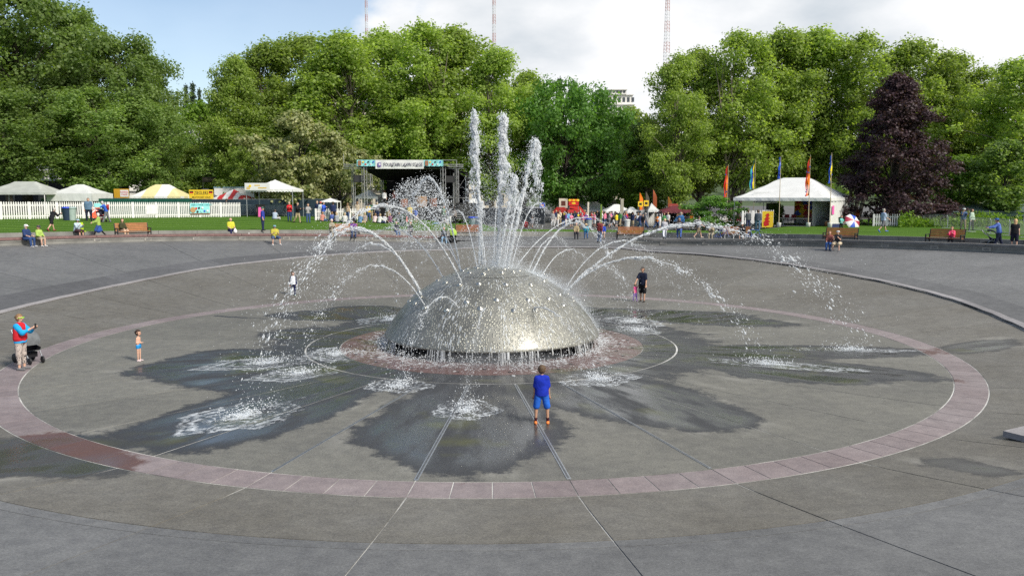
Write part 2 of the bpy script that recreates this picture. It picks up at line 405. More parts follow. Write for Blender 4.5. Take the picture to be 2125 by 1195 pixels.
def grid_patch(rf, zf, r0, r1, t0, t1, nr, nt_, dz=0., ir=.0, it=.0):
    """patch of a polar surface; ir: inset along the radius (m), it: inset sideways (m)"""
    V = []; F = []
    for i in range(nr+1):
        for j in range(nt_+1):
            t = t0 + (t1-t0)*j/nt_
            a, b = r0(t)+ir, r1(t)-ir
            r = a + (b-a)*i/nr
            dt = math.degrees(it/max(r, .5))
            t = (t0+dt) + (t1-t0-2*dt)*j/nt_
            x, y = pol(r, t); V.append((x, y, zf(r, t)+dz))
    k = nt_+1
    for i in range(nr):
        for j in range(nt_): F.append((i*k+j, i*k+j+1, (i+1)*k+j+1, (i+1)*k+j)[::-1])
    # skirt down so that the slab has a thickness
    n0 = len(V); rimv = [j for j in range(k)] + [i*k+nt_ for i in range(1, nr+1)] + [nr*k+j for j in range(nt_-1, -1, -1)] + [i*k for i in range(nr-1, 0, -1)]
    for q in rimv: V.append((V[q][0], V[q][1], V[q][2]-.03))
    for a in range(len(rimv)): F.append((rimv[a], rimv[(a+1) % len(rimv)], n0+(a+1) % len(rimv), n0+a))
    return V, F
def slab(name, parent, m, *a, **k):
    V, F = grid_patch(None, *a, **k); me = bpy.data.meshes.new(name); me.from_pydata(V, [], F); me.materials.append(m)
    if m in WETMATS:
        at_ = me.attributes.new('wet_distance', 'FLOAT', 'POINT'); at_.data.foreach_set('value', [wet_distance(p[0], p[1]) for p in V])
    return link(name, me, parent)
cst = lambda v: (lambda t: v)
flat0 = lambda r, t: 0.

# kerb line on the slope, read from the photograph
kp = []
for u, v in [(5,652),(100,627),(200,605),(320,580),(430,558),(560,542),(700,530),(870,519),(1050,514),(1200,514),(1340,521),(1500,535),(1700,564),(1850,592),(2000,634),(2120,690)]:
    q, _ = hit(u, v); kp.append((math.degrees(atan2(q.x, q.y)), hypot(q.x, q.y)))
kp.sort()
KT = [(-180,18.0),(-150,18.0),(-125,18.3)] + [k for k in kp if -120 < k[0] < 120] + [(125,18.3),(150,18.0),(180,18.0)]
_k2 = {}
def RK(t):
    t = (t+180) % 360 - 180
    k = round(t*2)
    if k not in _k2: _k2[k] = sum(interp((k/2+d+180) % 360-180, KT)*w for d, w in ((-8,.15),(-4,.2),(0,.3),(4,.2),(8,.15)))
    return _k2[k]

SECT = 32; SA = 360/SECT
# --- base sheet below everything (sealant shows in the joints)
V = []; F = []; rings = [0, 3, 5, 7, 10, 14.6, 15.46] ; nT = 360
def base_r(t): return rings + [15.46 + (tl('wall', t)+.3-15.46)*k/24 for k in range(1, 25)]
for j in range(nT):
    t = -180 + 360*j/nT
    for r in base_r(t):
        x, y = pol(r, t); V.append((x, y, (slope_z(r, t) if r > R_PO else 0) - .006 - .008*smooth((r-15.46)/.5) - .03*smooth((r-26)/5)))
nr_ = len(base_r(0))
for j in range(nT):
    for i in range(nr_-1): F.append((j*nr_+i, j*nr_+i+1, ((j+1) % nT)*nr_+i+1, ((j+1) % nT)*nr_+i)[::-1])
me = bpy.data.meshes.new('fountain_basin'); me.from_pydata(V, [], F); me.materials.append(M_CAULK)
basin = structure(link('fountain_basin', me), 'wide round concrete fountain basin')
for k in range(SECT):
    t0 = -180 + SA/2 + SA*k; t1 = t0 + SA
    slab('floor_slab', basin, M_FLOOR, flat0, cst(R_LINE+.03), cst(R_PI-.015), t0, t1, 22, 8, it=.016)
    for q in range(4):
        slab('ring_tile', basin, M_PINK, flat0, cst(R_PI+.02), cst(R_PO-.015), t0+SA*q/4, t0+SA*(q+1)/4, 1, 2, dz=.002, it=.011)
    rk_ = RK
    slab('slope_slab', basin, M_SLOPE_IN, slope_z, cst(R_PO+.02), (lambda t: RK(t)-.03), t0, t1, 12, 8, it=.016)
    slab('slope_slab', basin, M_SLOPE_OUT, slope_z, (lambda t: RK(t)+.32), (lambda t: tl('wall', t)-.005), t0, t1, 8, 6, it=.014)
    # kerb stone standing a little proud of the slope on the east and back, flush in front
    def kz(r, t): return slope_z(r, t) + .012 + .085*smooth((t+30)/70)*smooth((135-t)/30) + .03*smooth((-t-10)/30)*smooth((t+130)/30)
    tc_ = (t0+t1)/2
    if -118 < tc_ < 128:
        slab('kerb_stone', basin, M_KERB, kz, RK, (lambda t: RK(t)+.3), t0, t1, 1, 6, it=.006)
    else:
        slab('slope_slab', basin, M_SLOPE_OUT, slope_z, RK, (lambda t: RK(t)+.3), t0, t1, 1, 6, it=.014)
    slab('floor_slab', basin, M_FLOOR, flat0, cst(R_RED+.015), cst(R_LINE-.03), t0, t1, 1, 3, it=.002)
for k in range(64):
    t0 = -180 + 5.625*k
    slab('red_tile', basin, M_REDG, flat0, cst(3.2), cst(R_RED-.01), t0, t0+5.625, 1, 2, dz=.002, it=.003)
# small round drains in the red ring
dm = MB()
dm.lathe([(.06, 0), (.06, .004), (0, .004)], 10)
d0 = None
for k in range(40):
    t = -180+9*k+3; r = 4.95 if k % 2 else 4.5
    x, y = pol(r, t)
    if d0 is None: d0 = dm.build('floor_drain', M_BLACK, basin, loc=(x, y, .004)); 
    else: link('floor_drain', d0.data, basin, (x, y, .004))
# steel drain channels along four front joints
for t in (-180+SA/2, 180-SA/2, 180-1.5*SA, -180+1.5*SA):
    a, b = pol(R_LINE+.2, t), pol(R_PI-.05, t)
    w = .042 if abs(t) > 170 else .03
    mb = MB(); L_ = hypot(b[0]-a[0], b[1]-a[1]); mb.box((0,0,.004), (w*2, L_, .012)); 
    mb.box((0,0,.0115), (w*.9, L_-.1, .003)); mb.m = [0]*6+[1]*6
    mb.build('drain_channel', [M_STEEL, mat('channel grating', (.12,.125,.13), .5, .2, 9, .1, metal=.5)], basin, loc=((a[0]+b[0])/2, (a[1]+b[1])/2, 0), rz=radians(-t))
# ramp band outside the west kerb, its shadow painted in as darker grey
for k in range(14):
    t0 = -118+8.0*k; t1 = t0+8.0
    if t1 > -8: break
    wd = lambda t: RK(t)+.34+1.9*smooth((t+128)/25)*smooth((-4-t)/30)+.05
    slab('ramp_slab', basin, M_BAND_SHADED, slope_z, (lambda t: RK(t)+.33), wd, t0, t1, 2, 4, dz=.006, it=.004)
for k in range(12):
    t0 = -4+9.0*k; t1 = t0+9.0
    wd = lambda t: RK(t)+.34+1.5*smooth((t+8)/20)*smooth((112-t)/40)+.05
    slab('ramp_slab', basin, M_PROM, slope_z, (lambda t: RK(t)+.33), wd, t0, t1, 2, 4, dz=.006, it=.004)

# --- promenade
V = []; F = []; n = 240
for j in range(n):
    t = -180+360*j/n; a, b = tl('wall', t)-.05, tl('lawn', t)+.15
    for i in range(4):
        r = a+(b-a)*i/3; x, y = pol(r, t); V.append((x, y, rim(t) if i else rim(t)-.0))
for j in range(n):
    for i in range(3): F.append((j*4+i, j*4+i+1, ((j+1) % n)*4+i+1, ((j+1) % n)*4+i)[::-1])
me = bpy.data.meshes.new('promenade'); me.from_pydata(V, [], F); me.materials.append(M_PROM)
structure(link('promenade', me), 'grey paved walk round the rim of the basin')

# --- seat walls with cap stones and recessed step lights
def seat_wall(t0, t1, capmat, label):
    root = empty('seat_wall', (*pol(tl('wall', (t0+t1)/2), (t0+t1)/2), foot((t0+t1)/2)), label, 'wall')
    root_inv = Vector(root.location); root['kind'] = 'thing'
    n = max(2, int((t1-t0)/1.0)); V = []; F = []
    for j in range(n+1):
        t = t0+(t1-t0)*j/n; rw = tl('wall', t); f = foot(t); c = f+.47
        for r, z in ((rw-.02, f-.15), (rw-.02, c-.15), (rw+.42, c-.15), (rw+.42, f-.15)):
            x, y = pol(r, t); V.append((x-root_inv.x, y-root_inv.y, z-root_inv.z))
    for j in range(n):
        for i in range(4): F.append((j*4+i, j*4+(i+1) % 4, (j+1)*4+(i+1) % 4, (j+1)*4+i)[::-1])
    F += [(0,1,2,3), tuple(n*4+i for i in (3,2,1,0))]
    me = bpy.data.meshes.new('wall_base'); me.from_pydata(V, [], F); me.materials.append(M_CONC); link('wall_base', me, root)
    step = 5.1; k = max(1, round((t1-t0)/step)); step = (t1-t0)/k
    for q in range(k):
        V = []; F = []; m_ = 5
        for j in range(m_+1):
            t = t0+step*q+step*j/m_; t += (.02 if j == 0 else -.02 if j == m_ else 0); rw = tl('wall', t); c = foot(t)+.47
            for r, z in ((rw-.07, c-.148), (rw-.07, c), (rw+.46, c), (rw+.46, c-.148)):
                x, y = pol(r, t); V.append((x-root_inv.x, y-root_inv.y, z-root_inv.z))
        for j in range(m_):
            for i in range(4): F.append((j*4+i, j*4+(i+1) % 4, (j+1)*4+(i+1) % 4, (j+1)*4+i)[::-1])
        F += [(0,1,2,3), tuple(m_*4+i for i in (3,2,1,0))]
        me = bpy.data.meshes.new('cap_stone'); me.from_pydata(V, [], F); me.materials.append(capmat); link('cap_stone', me, root)
        t = t0+step*q+.1; rw = tl('wall', t); x, y = pol(rw-.02, t)
        mb = MB(); mb.box((0,0,0), (.5, .03, .2)); mb.mi = 1; mb.box((0,-.008,0), (.3, .03, .12))
        mb.build('step_light', [M_CONC_LIGHT, M_CONC_D], root, loc=(x-root_inv.x, y-root_inv.y, foot(t)+.17-root_inv.z), rz=radians(-t))
    return root
M_CONC_LIGHT = mat('pale cast frame', (.28,.27,.245), .8, .2, 6, .1)
seat_wall(-66, -5.2, M_REDCAP, 'curved concrete seat wall with red granite cap, left of the dome')
seat_wall(16.2, 78, M_CONC_D, 'curved concrete seat wall with grey cap stones, right of the dome')

# --- retaining wall between promenade and lawn
def retaining(t0, t1, label):
    c = Vector((*pol(tl('lawn', (t0+t1)/2), (t0+t1)/2), rim((t0+t1)/2)))
    root = empty('retaining_wall', c, label, 'wall'); root['kind'] = 'thing'
    k = int((t1-t0)/4)
    for q in range(k):
        a, b = t0+(t1-t0)*q/k+.015, t0+(t1-t0)*(q+1)/k-.015; V = []; F = []
        for j in range(5):
            t = a+(b-a)*j/4; rl = tl('lawn', t); z = rim(t)
            for r, zz_ in ((rl, z-.3), (rl, z+.40), (rl+.3, z+.40), (rl+.3, z-.3)):
                x, y = pol(r, t); V.append((x-c.x, y-c.y, zz_-c.z))
        for j in range(4):
            for i in range(4): F.append((j*4+i, j*4+(i+1) % 4, (j+1)*4+(i+1) % 4, (j+1)*4+i)[::-1])
        F += [(0,1,2,3), tuple(16+i for i in (3,2,1,0))]
        me = bpy.data.meshes.new('wall_panel'); me.from_pydata(V, [], F); me.materials.append(M_CONC); link('wall_panel', me, root)
retaining(-66, 78, 'low curved concrete retaining wall along the edge of the lawn')

# --- lawn
m, nt, b = newmat('mown grass'); N, L = nt.nodes, nt.links
g = N.new('ShaderNodeNewGeometry')
n1 = N.new('ShaderNodeTexNoise'); n1.inputs['Scale'].default_value = .22; n1.inputs['Detail'].default_value = 5; L.new(g.outputs['Position'], n1.inputs['Vector'])
n2 = N.new('ShaderNodeTexNoise'); n2.inputs['Scale'].default_value = 9; n2.inputs['Detail'].default_value = 7; n2.inputs['Roughness'].default_value = .8; L.new(g.outputs['Position'], n2.inputs['Vector'])
wv = N.new('ShaderNodeTexWave'); wv.bands_direction = 'Y'; wv.inputs['Scale'].default_value = .16; wv.inputs['Distortion'].default_value = 1.2; wv.inputs['Detail'].default_value = 2; L.new(g.outputs['Position'], wv.inputs['Vector'])
r1 = N.new('ShaderNodeValToRGB'); r1.color_ramp.elements[0].color = (.04,.095,.013,1); r1.color_ramp.elements[1].color = (.086,.165,.025,1); r1.color_ramp.elements[0].position = .3; r1.color_ramp.elements[1].position = .75
ad = N.new('ShaderNodeMath'); ad.operation = 'MULTIPLY_ADD'; ad.inputs[1].default_value = .5; L.new(n2.outputs[0], ad.inputs[0])
ad2 = N.new('ShaderNodeMath'); ad2.operation = 'MULTIPLY_ADD'; ad2.inputs[1].default_value = .3; L.new(wv.outputs[1], ad2.inputs[0])
ml = N.new('ShaderNodeMath'); ml.operation = 'MULTIPLY'; ml.inputs[1].default_value = .35; L.new(n1.outputs[0], ml.inputs[0]); L.new(ml.outputs[0], ad2.inputs[2]); L.new(ad2.outputs[0], ad.inputs[2])
L.new(ad.outputs[0], r1.inputs[0]); L.new(r1.outputs[0], b.inputs['Base Color']); b.inputs['Roughness'].default_value = .9; b.inputs['Specular IOR Level'].default_value = .05
bp = N.new('ShaderNodeBump'); bp.inputs['Strength'].default_value = .9; bp.inputs['Distance'].default_value = .06; L.new(n2.outputs[0], bp.inputs['Height']); L.new(bp.outputs[0], b.inputs['Normal'])
M_GRASS = m
V = []; F = []; TS = [-75+1.5*j for j in range(105)]
def lawn_out(t): return tl('lawn', t) + (5.0 if 1.5 < t < 27 else 5+45*smooth((1.5-t)/7) if t <= 1.5 else 5+45*smooth((t-27)/7))
for t in TS:
    a, bb = tl('lawn', t)+.3, lawn_out(t)
    for i in range(13):
        r = a+(bb-a)*(i/12); x, y = pol(r, t); V.append((x, y, lawn_z(r, t)+.03))
for j in range(len(TS)-1):
    for i in range(12): F.append((j*13+i, j*13+i+1, (j+1)*13+i+1, (j+1)*13+i)[::-1])
me = bpy.data.meshes.new('lawn'); me.from_pydata(V, [], F); me.materials.append(M_GRASS); me.polygons.foreach_set('use_smooth', [True]*len(F))
structure(link('lawn', me), 'mown green lawn behind the basin')

# --- ground sheet to the horizon and the hill behind
def ground_z(x, y):
    r = hypot(x, y); t = math.degrees(atan2(x, y))
    if r < 33: return -1.2
    base = 1.6 if abs(t) > 80 else None
    if base is None:
        base = surf(x, y)-.06 if r > tl('lawn', t)+4.5 else rim(t)-.5
        if r > 95: base = base*max(0, 1-(r-95)/60) + 2.2*min(1, (r-95)/60)
    return base
M_GROUND = mat('plaza asphalt', (.1,.1,.1), .85, .2, .5, .2, bscale=12)
V = []; F = []; RS = [32, 36, 39, 42, 45, 47, 49, 52, 55, 60, 66, 72, 80, 90, 100, 115, 130, 150, 200, 400, 1200, 6000]; nT = 240
for j in range(nT):
    t = -180+360*j/nT
    for r in RS:
        x, y = pol(r, t); V.append((x, y, ground_z(x, y)))
for j in range(nT):
    for i in range(len(RS)-1): F.append((j*len(RS)+i, j*len(RS)+i+1, ((j+1) % nT)*len(RS)+i+1, ((j+1) % nT)*len(RS)+i)[::-1])
me = bpy.data.meshes.new('ground'); me.from_pydata(V, [], F); me.materials.append(M_GROUND)
structure(link('ground', me), 'grey paved ground around the lawn')
def hill_z(x, y): return 2.0 + 35*smooth((y-170)/300)*(1-.18*sin(x/130.)) + 2.5*sin(x/37.)*smooth((y-200)/150)
V = []; F = []; nx, ny = 60, 18
for j in range(ny+1):
    for i in range(nx+1):
        x = -700+1400*i/nx; y = 165+560*j/ny; V.append((x, y, hill_z(x, y)-.2))
for j in range(ny):
    for i in range(nx): k = nx+1; F.append((j*k+i, j*k+i+1, (j+1)*k+i+1, (j+1)*k+i))
me = bpy.data.meshes.new('hill'); me.from_pydata(V, [], F); me.materials.append(mat('wooded hillside', (.05,.075,.03), .9, .5, .08, .3)); me.polygons.foreach_set('use_smooth', [True]*len(F))
structure(link('hill', me), 'green hillside behind the trees')
# small raised granite block at the right edge of the basin
q, _ = hit(2150, 918)
o = MB().box((.35,.35,.05), (.95,.55,.13)).build('granite_block', M_KERB, loc=q, rz=radians(28)); tag(o, 'low pinkish granite block on the slope at the right edge', 'stone block')
# ================================================================== THE FOUNTAIN DOME
DR, DZ0, DH = 3.79, .41, 2.32                       # rim radius, rim height, rise
SR = (DR*DR+DH*DH)/(2*DH); SCZ = DZ0+DH-SR          # sphere radius and centre
AMAX = math.asin(DR/SR)
def dome_pt(ang, t, off=0.):
    r = (SR+off)*sin(ang); return Vector((r*sin(radians(t)), r*cos(radians(t)), SCZ+(SR+off)*cos(ang)))
def dome_material(name, base, dots):
    m, nt, b = newmat(name); N, L = nt.nodes, nt.links
    g = N.new('ShaderNodeNewGeometry')
    v = N.new('ShaderNodeTexVoronoi'); v.inputs['Scale'].default_value = 13; L.new(g.outputs['Position'], v.inputs['Vector'])
    big = N.new('ShaderNodeTexNoise'); big.inputs['Scale'].default_value = 1.1; big.inputs['Detail'].default_value = 5; L.new(g.outputs['Position'], big.inputs['Vector'])
    # round pebbles set in the metal: height falls from each cell centre
    h = N.new('ShaderNodeMapRange'); h.interpolation_type = 'SMOOTHSTEP'; h.inputs[1].default_value = .52; h.inputs[2].default_value = .18; L.new(v.outputs['Distance'], h.inputs[0])
    sc_ = N.new('ShaderNodeSeparateColor'); L.new(v.outputs['Color'], sc_.inputs[0])
    pick = N.new('ShaderNodeMapRange'); pick.inputs[1].default_value = .35; pick.inputs[2].default_value = .75; L.new(sc_.outputs[0], pick.inputs[0])
    hm = N.new('ShaderNodeMath'); hm.operation = 'MULTIPLY'; L.new(h.outputs[0], hm.inputs[0]); L.new(pick.outputs[0], hm.inputs[1])
    r = N.new('ShaderNodeValToRGB'); r.color_ramp.elements[0].position = .3; r.color_ramp.elements[1].position = .7
    r.color_ramp.elements[0].color = (*[c*.75 for c in base], 1); r.color_ramp.elements[1].color = (*[c*1.2 for c in base], 1); L.new(big.outputs[0], r.inputs[0])
    mx = N.new('ShaderNodeMix'); mx.data_type = 'RGBA'; L.new(hm.outputs[0], mx.inputs[0]); L.new(r.outputs[0], mx.inputs[6]); mx.inputs[7].default_value = (*dots, 1)
    L.new(mx.outputs[2], b.inputs['Base Color']); b.inputs['Metallic'].default_value = .62; b.inputs['Roughness'].default_value = .52; b.inputs['Coat Weight'].default_value = .35; b.inputs['Coat Roughness'].default_value = .25
    bp = N.new('ShaderNodeBump'); bp.inputs['Strength'].default_value = .5; bp.inputs['Distance'].default_value = .03; L.new(h.outputs[0], bp.inputs['Height']); L.new(bp.outputs[0], b.inputs['Normal'])
    return m
M_DOME = dome_material('wet pebbled metal', (.22,.221,.2), (.46,.46,.39))
fountain = empty('dome_fountain', (0, 0, 0), 'large silvery pebbled metal dome fountain in the centre of the basin', 'fountain')
ACAP = AMAX*.31
prof = []
for k in range(41):
    a = ACAP+.004+(AMAX-ACAP-.004)*k/40; prof.append((SR*sin(a), SCZ+SR*cos(a)))
prof += [(DR-.0, DZ0-.05), (DR-.06, DZ0-.06), (DR-.12, DZ0+.05)]
MB().lathe(prof[::-1], 96, cap=False).build('shell', M_DOME, fountain, True)
prof = [(SR*sin(ACAP*k/12)*.9985 if k == 12 else SR*sin(ACAP*k/12), SCZ+SR*cos(ACAP*k/12)+.004) for k in range(13)]
cap = MB().lathe(prof[::-1], 72, cap=False).build('crown_plate', M_DOME, fountain, True)
MB().lathe([(SR*sin(ACAP)-.03, SCZ+SR*cos(ACAP)-.05), (SR*sin(ACAP)+.05, SCZ+SR*cos(ACAP)-.07)], 72, cap=False).build('seam', M_BLACK, fountain)
M_DARKB = mat('black wet base', (.022,.024,.026), .35, .3, 7, .3)
drum = MB(); drum.lathe([(3.5, -.02), (3.42, DZ0+.12), (0, DZ0+.12)], 64); drum.build('base_drum', M_DARKB, fountain, True)
fin = MB().box((0,0,.2), (.07,.16,.42)); f0 = None
for k in range(72):
    x, y = pol(3.52, 5*k); 
    if f0 is None: f0 = fin.build('base_fin', M_DARKB, fountain, loc=(x, y, 0), rz=radians(-5*k))
    else: link('base_fin', f0.data, fountain, (x, y, 0), radians(-5*k))
nz = MB(); nz.lathe([(.0, .085), (.035, .085), (.05, .07), (.055, .05), (.095, .035), (.115, .012), (.115, -.03)][::-1], 16)
M_NOZ = mat('polished nozzle', (.52,.51,.46), .22, .1, 6, .03, metal=.9)
n0 = None
NOZ = []
for frac, cnt, off in ((.0, 1, 0), (.13, 6, 20), (.23, 11, 0), (.42, 14, 9), (.60, 16, 0), (.685, 18, 6)):
    for k in range(cnt):
        t = off+360*k/cnt + random.uniform(-5, 5)*(frac > 0); a = AMAX*(frac+random.uniform(-.02, .02)*(frac > 0)); p = dome_pt(a, t); NOZ.append((a, t))
        nrm = (p-Vector((0,0,SCZ))).normalized()
        o = nz.build('nozzle', M_NOZ, fountain, True) if n0 is None else link('nozzle', n0, fountain)
        n0 = o.data; o.location = p+nrm*.005; o.scale = (.85, .85, .6); o.rotation_euler = nrm.to_track_quat('Z', 'Y').to_euler()

# ================================================================== WATER
m, nt, b = newmat('white water'); N, L = nt.nodes, nt.links
b.inputs['Base Color'].default_value = (.92,.95,.97,1); b.inputs['Roughness'].default_value = .35; b.inputs['Specular IOR Level'].default_value = .4
tr = N.new('ShaderNodeBsdfTranslucent'); tr.inputs[0].default_value = (.92,.95,.98,1)
ms = N.new('ShaderNodeMixShader'); ms.inputs[0].default_value = .5
L.new(b.outputs[0], ms.inputs[1]); L.new(tr.outputs[0], ms.inputs[2])
tp = N.new('ShaderNodeBsdfTransparent'); ms2 = N.new('ShaderNodeMixShader'); ms2.inputs[0].default_value = .72; L.new(tp.outputs[0], ms2.inputs[1]); L.new(ms.outputs[0], ms2.inputs[2]); L.new(ms2.outputs[0], N['Material Output'].inputs[0])
M_WATER = m
m, nt, b = newmat('thin spray'); N, L = nt.nodes, nt.links
b.inputs['Base Color'].default_value = (.8,.86,.92,1); b.inputs['Roughness'].default_value = .1
tp = N.new('ShaderNodeBsdfTransparent'); ms = N.new('ShaderNodeMixShader'); ms.inputs[0].default_value = .45
L.new(tp.outputs[0], ms.inputs[1]); L.new(b.outputs[0], ms.inputs[2]); L.new(ms.outputs[0], N['Material Output'].inputs[0])
M_SPRAY = m
_oct_v = np.array([(1,0,0),(-1,0,0),(0,1,0),(0,-1,0),(0,0,1),(0,0,-1)], float)
_oct_f = np.array([(0,2,4),(2,1,4),(1,3,4),(3,0,4),(2,0,5),(1,2,5),(3,1,5),(0,3,5)])
def drops(P, S, D=None, E=None):
    """octahedral drops: P (n,3) centres, S radii, D stretch direction, E stretch factor"""
    n = len(P); V = np.repeat(_oct_v[None], n, 0)*(RNG.uniform(.6, 1.4, (n, 6, 1)))
    ax = RNG.normal(size=(n, 3)); ax /= np.linalg.norm(ax, axis=1)[:, None]; an = RNG.uniform(0, 6.28, n)
    K = np.zeros((n, 3, 3)); K[:, 0, 1] = -ax[:, 2]; K[:, 0, 2] = ax[:, 1]; K[:, 1, 0] = ax[:, 2]; K[:, 1, 2] = -ax[:, 0]; K[:, 2, 0] = -ax[:, 1]; K[:, 2, 1] = ax[:, 0]
    R = np.eye(3)[None] + np.sin(an)[:, None, None]*K + (1-np.cos(an))[:, None, None]*(K@K)
    V = np.einsum('nij,nkj->nki', R, V)*np.asarray(S)[:, None, None]
    if D is not None: V += D[:, None, :]*(np.einsum('nki,ni->nk', V, D)*(E[:, None]-1))[:, :, None]
    V = V + P[:, None, :]
    F = (_oct_f[None] + (np.arange(n)*6)[:, None, None]).reshape(-1, 3)
    return V.reshape(-1, 3), F
def tube_np(P, R, n=6):
    T = np.gradient(P, axis=0); T /= np.linalg.norm(T, axis=1)[:, None]; up = np.array((.3, .8, .52)); X = np.cross(T, up); X /= np.linalg.norm(X, axis=1)[:, None]; Y = np.cross(T, X); m = len(P)
    a = np.linspace(0, 2*pi, n, endpoint=False); V = P[:, None, :]+(X[:, None, :]*np.cos(a)[None, :, None]+Y[:, None, :]*np.sin(a)[None, :, None])*R[:, None, None]
    F = []
    for i in range(m-1):
        for j in range(n):
            p, q, r, s = i*n+j, i*n+(j+1) % n, (i+1)*n+(j+1) % n, (i+1)*n+j; F += [(p, q, r), (p, r, s)]
    return V.reshape(-1, 3), np.array(F)
def water_obj(name, parts, label, cat='water jet', group='water jets of the dome', m=None, kind=None):
    Vs, Fs, o = [], [], 0
    for V, F in parts: Vs.append(V); Fs.append(F+o); o += len(V)
    ob = np_mesh(name, np.concatenate(Vs), np.concatenate(Fs), m or M_WATER, None, True)
    if kind: tag(ob, label, kind=kind)
    else: tag(ob, label, cat, group)
    return ob
def jet(a, t, land_r, apex, n=900, thick=.035, spread=.5, label='', breakup=.35, tdev=0., stop=1.0):
    n = int(n*1.5); thick = thick*.31
    """parabola from a nozzle to the paving; solid at first, breaking into beads, then loose drops"""
    p0 = np.array(dome_pt(a, t, .08)); x, y = pol(land_r, t+tdev); p1 = np.array((x, y, .05))
    up = sqrt(max(.05, apex-p0[2])); dn = sqrt(apex-.05); ts = up/(up+dn)
    def pos(s):
        s = np.asarray(s)[:, None]; h = p0[:2]+(p1[:2]-p0[:2])*s
        z = apex - (s-ts)**2*((apex-p0[2])/ts**2)
        return np.concatenate([h, z], 1)
    def dirs(s):
        d = pos(s+.01)-pos(s-.01); return d/np.linalg.norm(d, axis=1)[:, None]
    parts = []
    # unbroken core of the stream, thinning and wobbling until it breaks up
    sc = np.linspace(0, min(.95, breakup*1.45), 70); Pc = pos(sc); kc = np.clip((sc-breakup*.5)/(1-breakup*.5), 0, 1)
    Pc = Pc + np.stack([np.sin(sc*19+1)*.5+np.sin(sc*47), np.sin(sc*23+4)*.6+np.sin(sc*53+2), np.sin(sc*29+2)*.5+np.sin(sc*61)], 1)*(kc**1.2*.10)[:, None]
    parts.append(tube_np(Pc, thick*(1.5+.8*np.sin(sc*90+t)*RNG.uniform(.3, 1, 70))*np.clip(1.25-sc/(breakup*1.5), .12, 1)))
    # beads along the stream, in clusters so that it pulses
    s = np.sort(RNG.beta(1.0, 1.25, n))*stop; clump = .5+.5*np.sin(s*RNG.uniform(60, 110)+np.sin(s*31)*2)
    keep = RNG.uniform(size=n) < np.where(s < breakup, 1., .35+.65*clump); s = s[keep]
    P = pos(s); k = np.clip((s-breakup*.5)/(1-breakup*.5), 0, 1)
    # the stream wanders in slow waves, and its drops spread round that
    wob = np.stack([np.sin(s*19+1)*.5+np.sin(s*47), np.sin(s*23+4)*.6+np.sin(s*53+2), np.sin(s*29+2)*.5+np.sin(s*61)], 1)*(k**1.2*.10)[:, None]
    P = P + wob + RNG.normal(size=P.shape)*(thick*1.1+spread*.4*k**1.6)[:, None]*np.array((1, 1, .9))
    S = np.where(s < breakup, thick*RNG.uniform(.8, 1.3, len(s)), thick*RNG.lognormal(-.25, .5, len(s)))
    D = dirs(s); E = np.where(s < breakup, RNG.uniform(3.5, 7, len(s)), RNG.uniform(1.2, 4.2, len(s)))
    parts.append(drops(P, S, D, E))
    # fine drops around the falling part
    m_ = int(n*.6); s = RNG.beta(2.6, 1.3, m_)*stop; P = pos(s)+RNG.normal(size=(m_, 3))*(.05+spread*s**1.5)[:, None]; P[:, 2] = np.maximum(P[:, 2], .03)
    parts.append(drops(P, RNG.uniform(.005, .012, m_)))
    return water_obj('water_jet', parts, label)
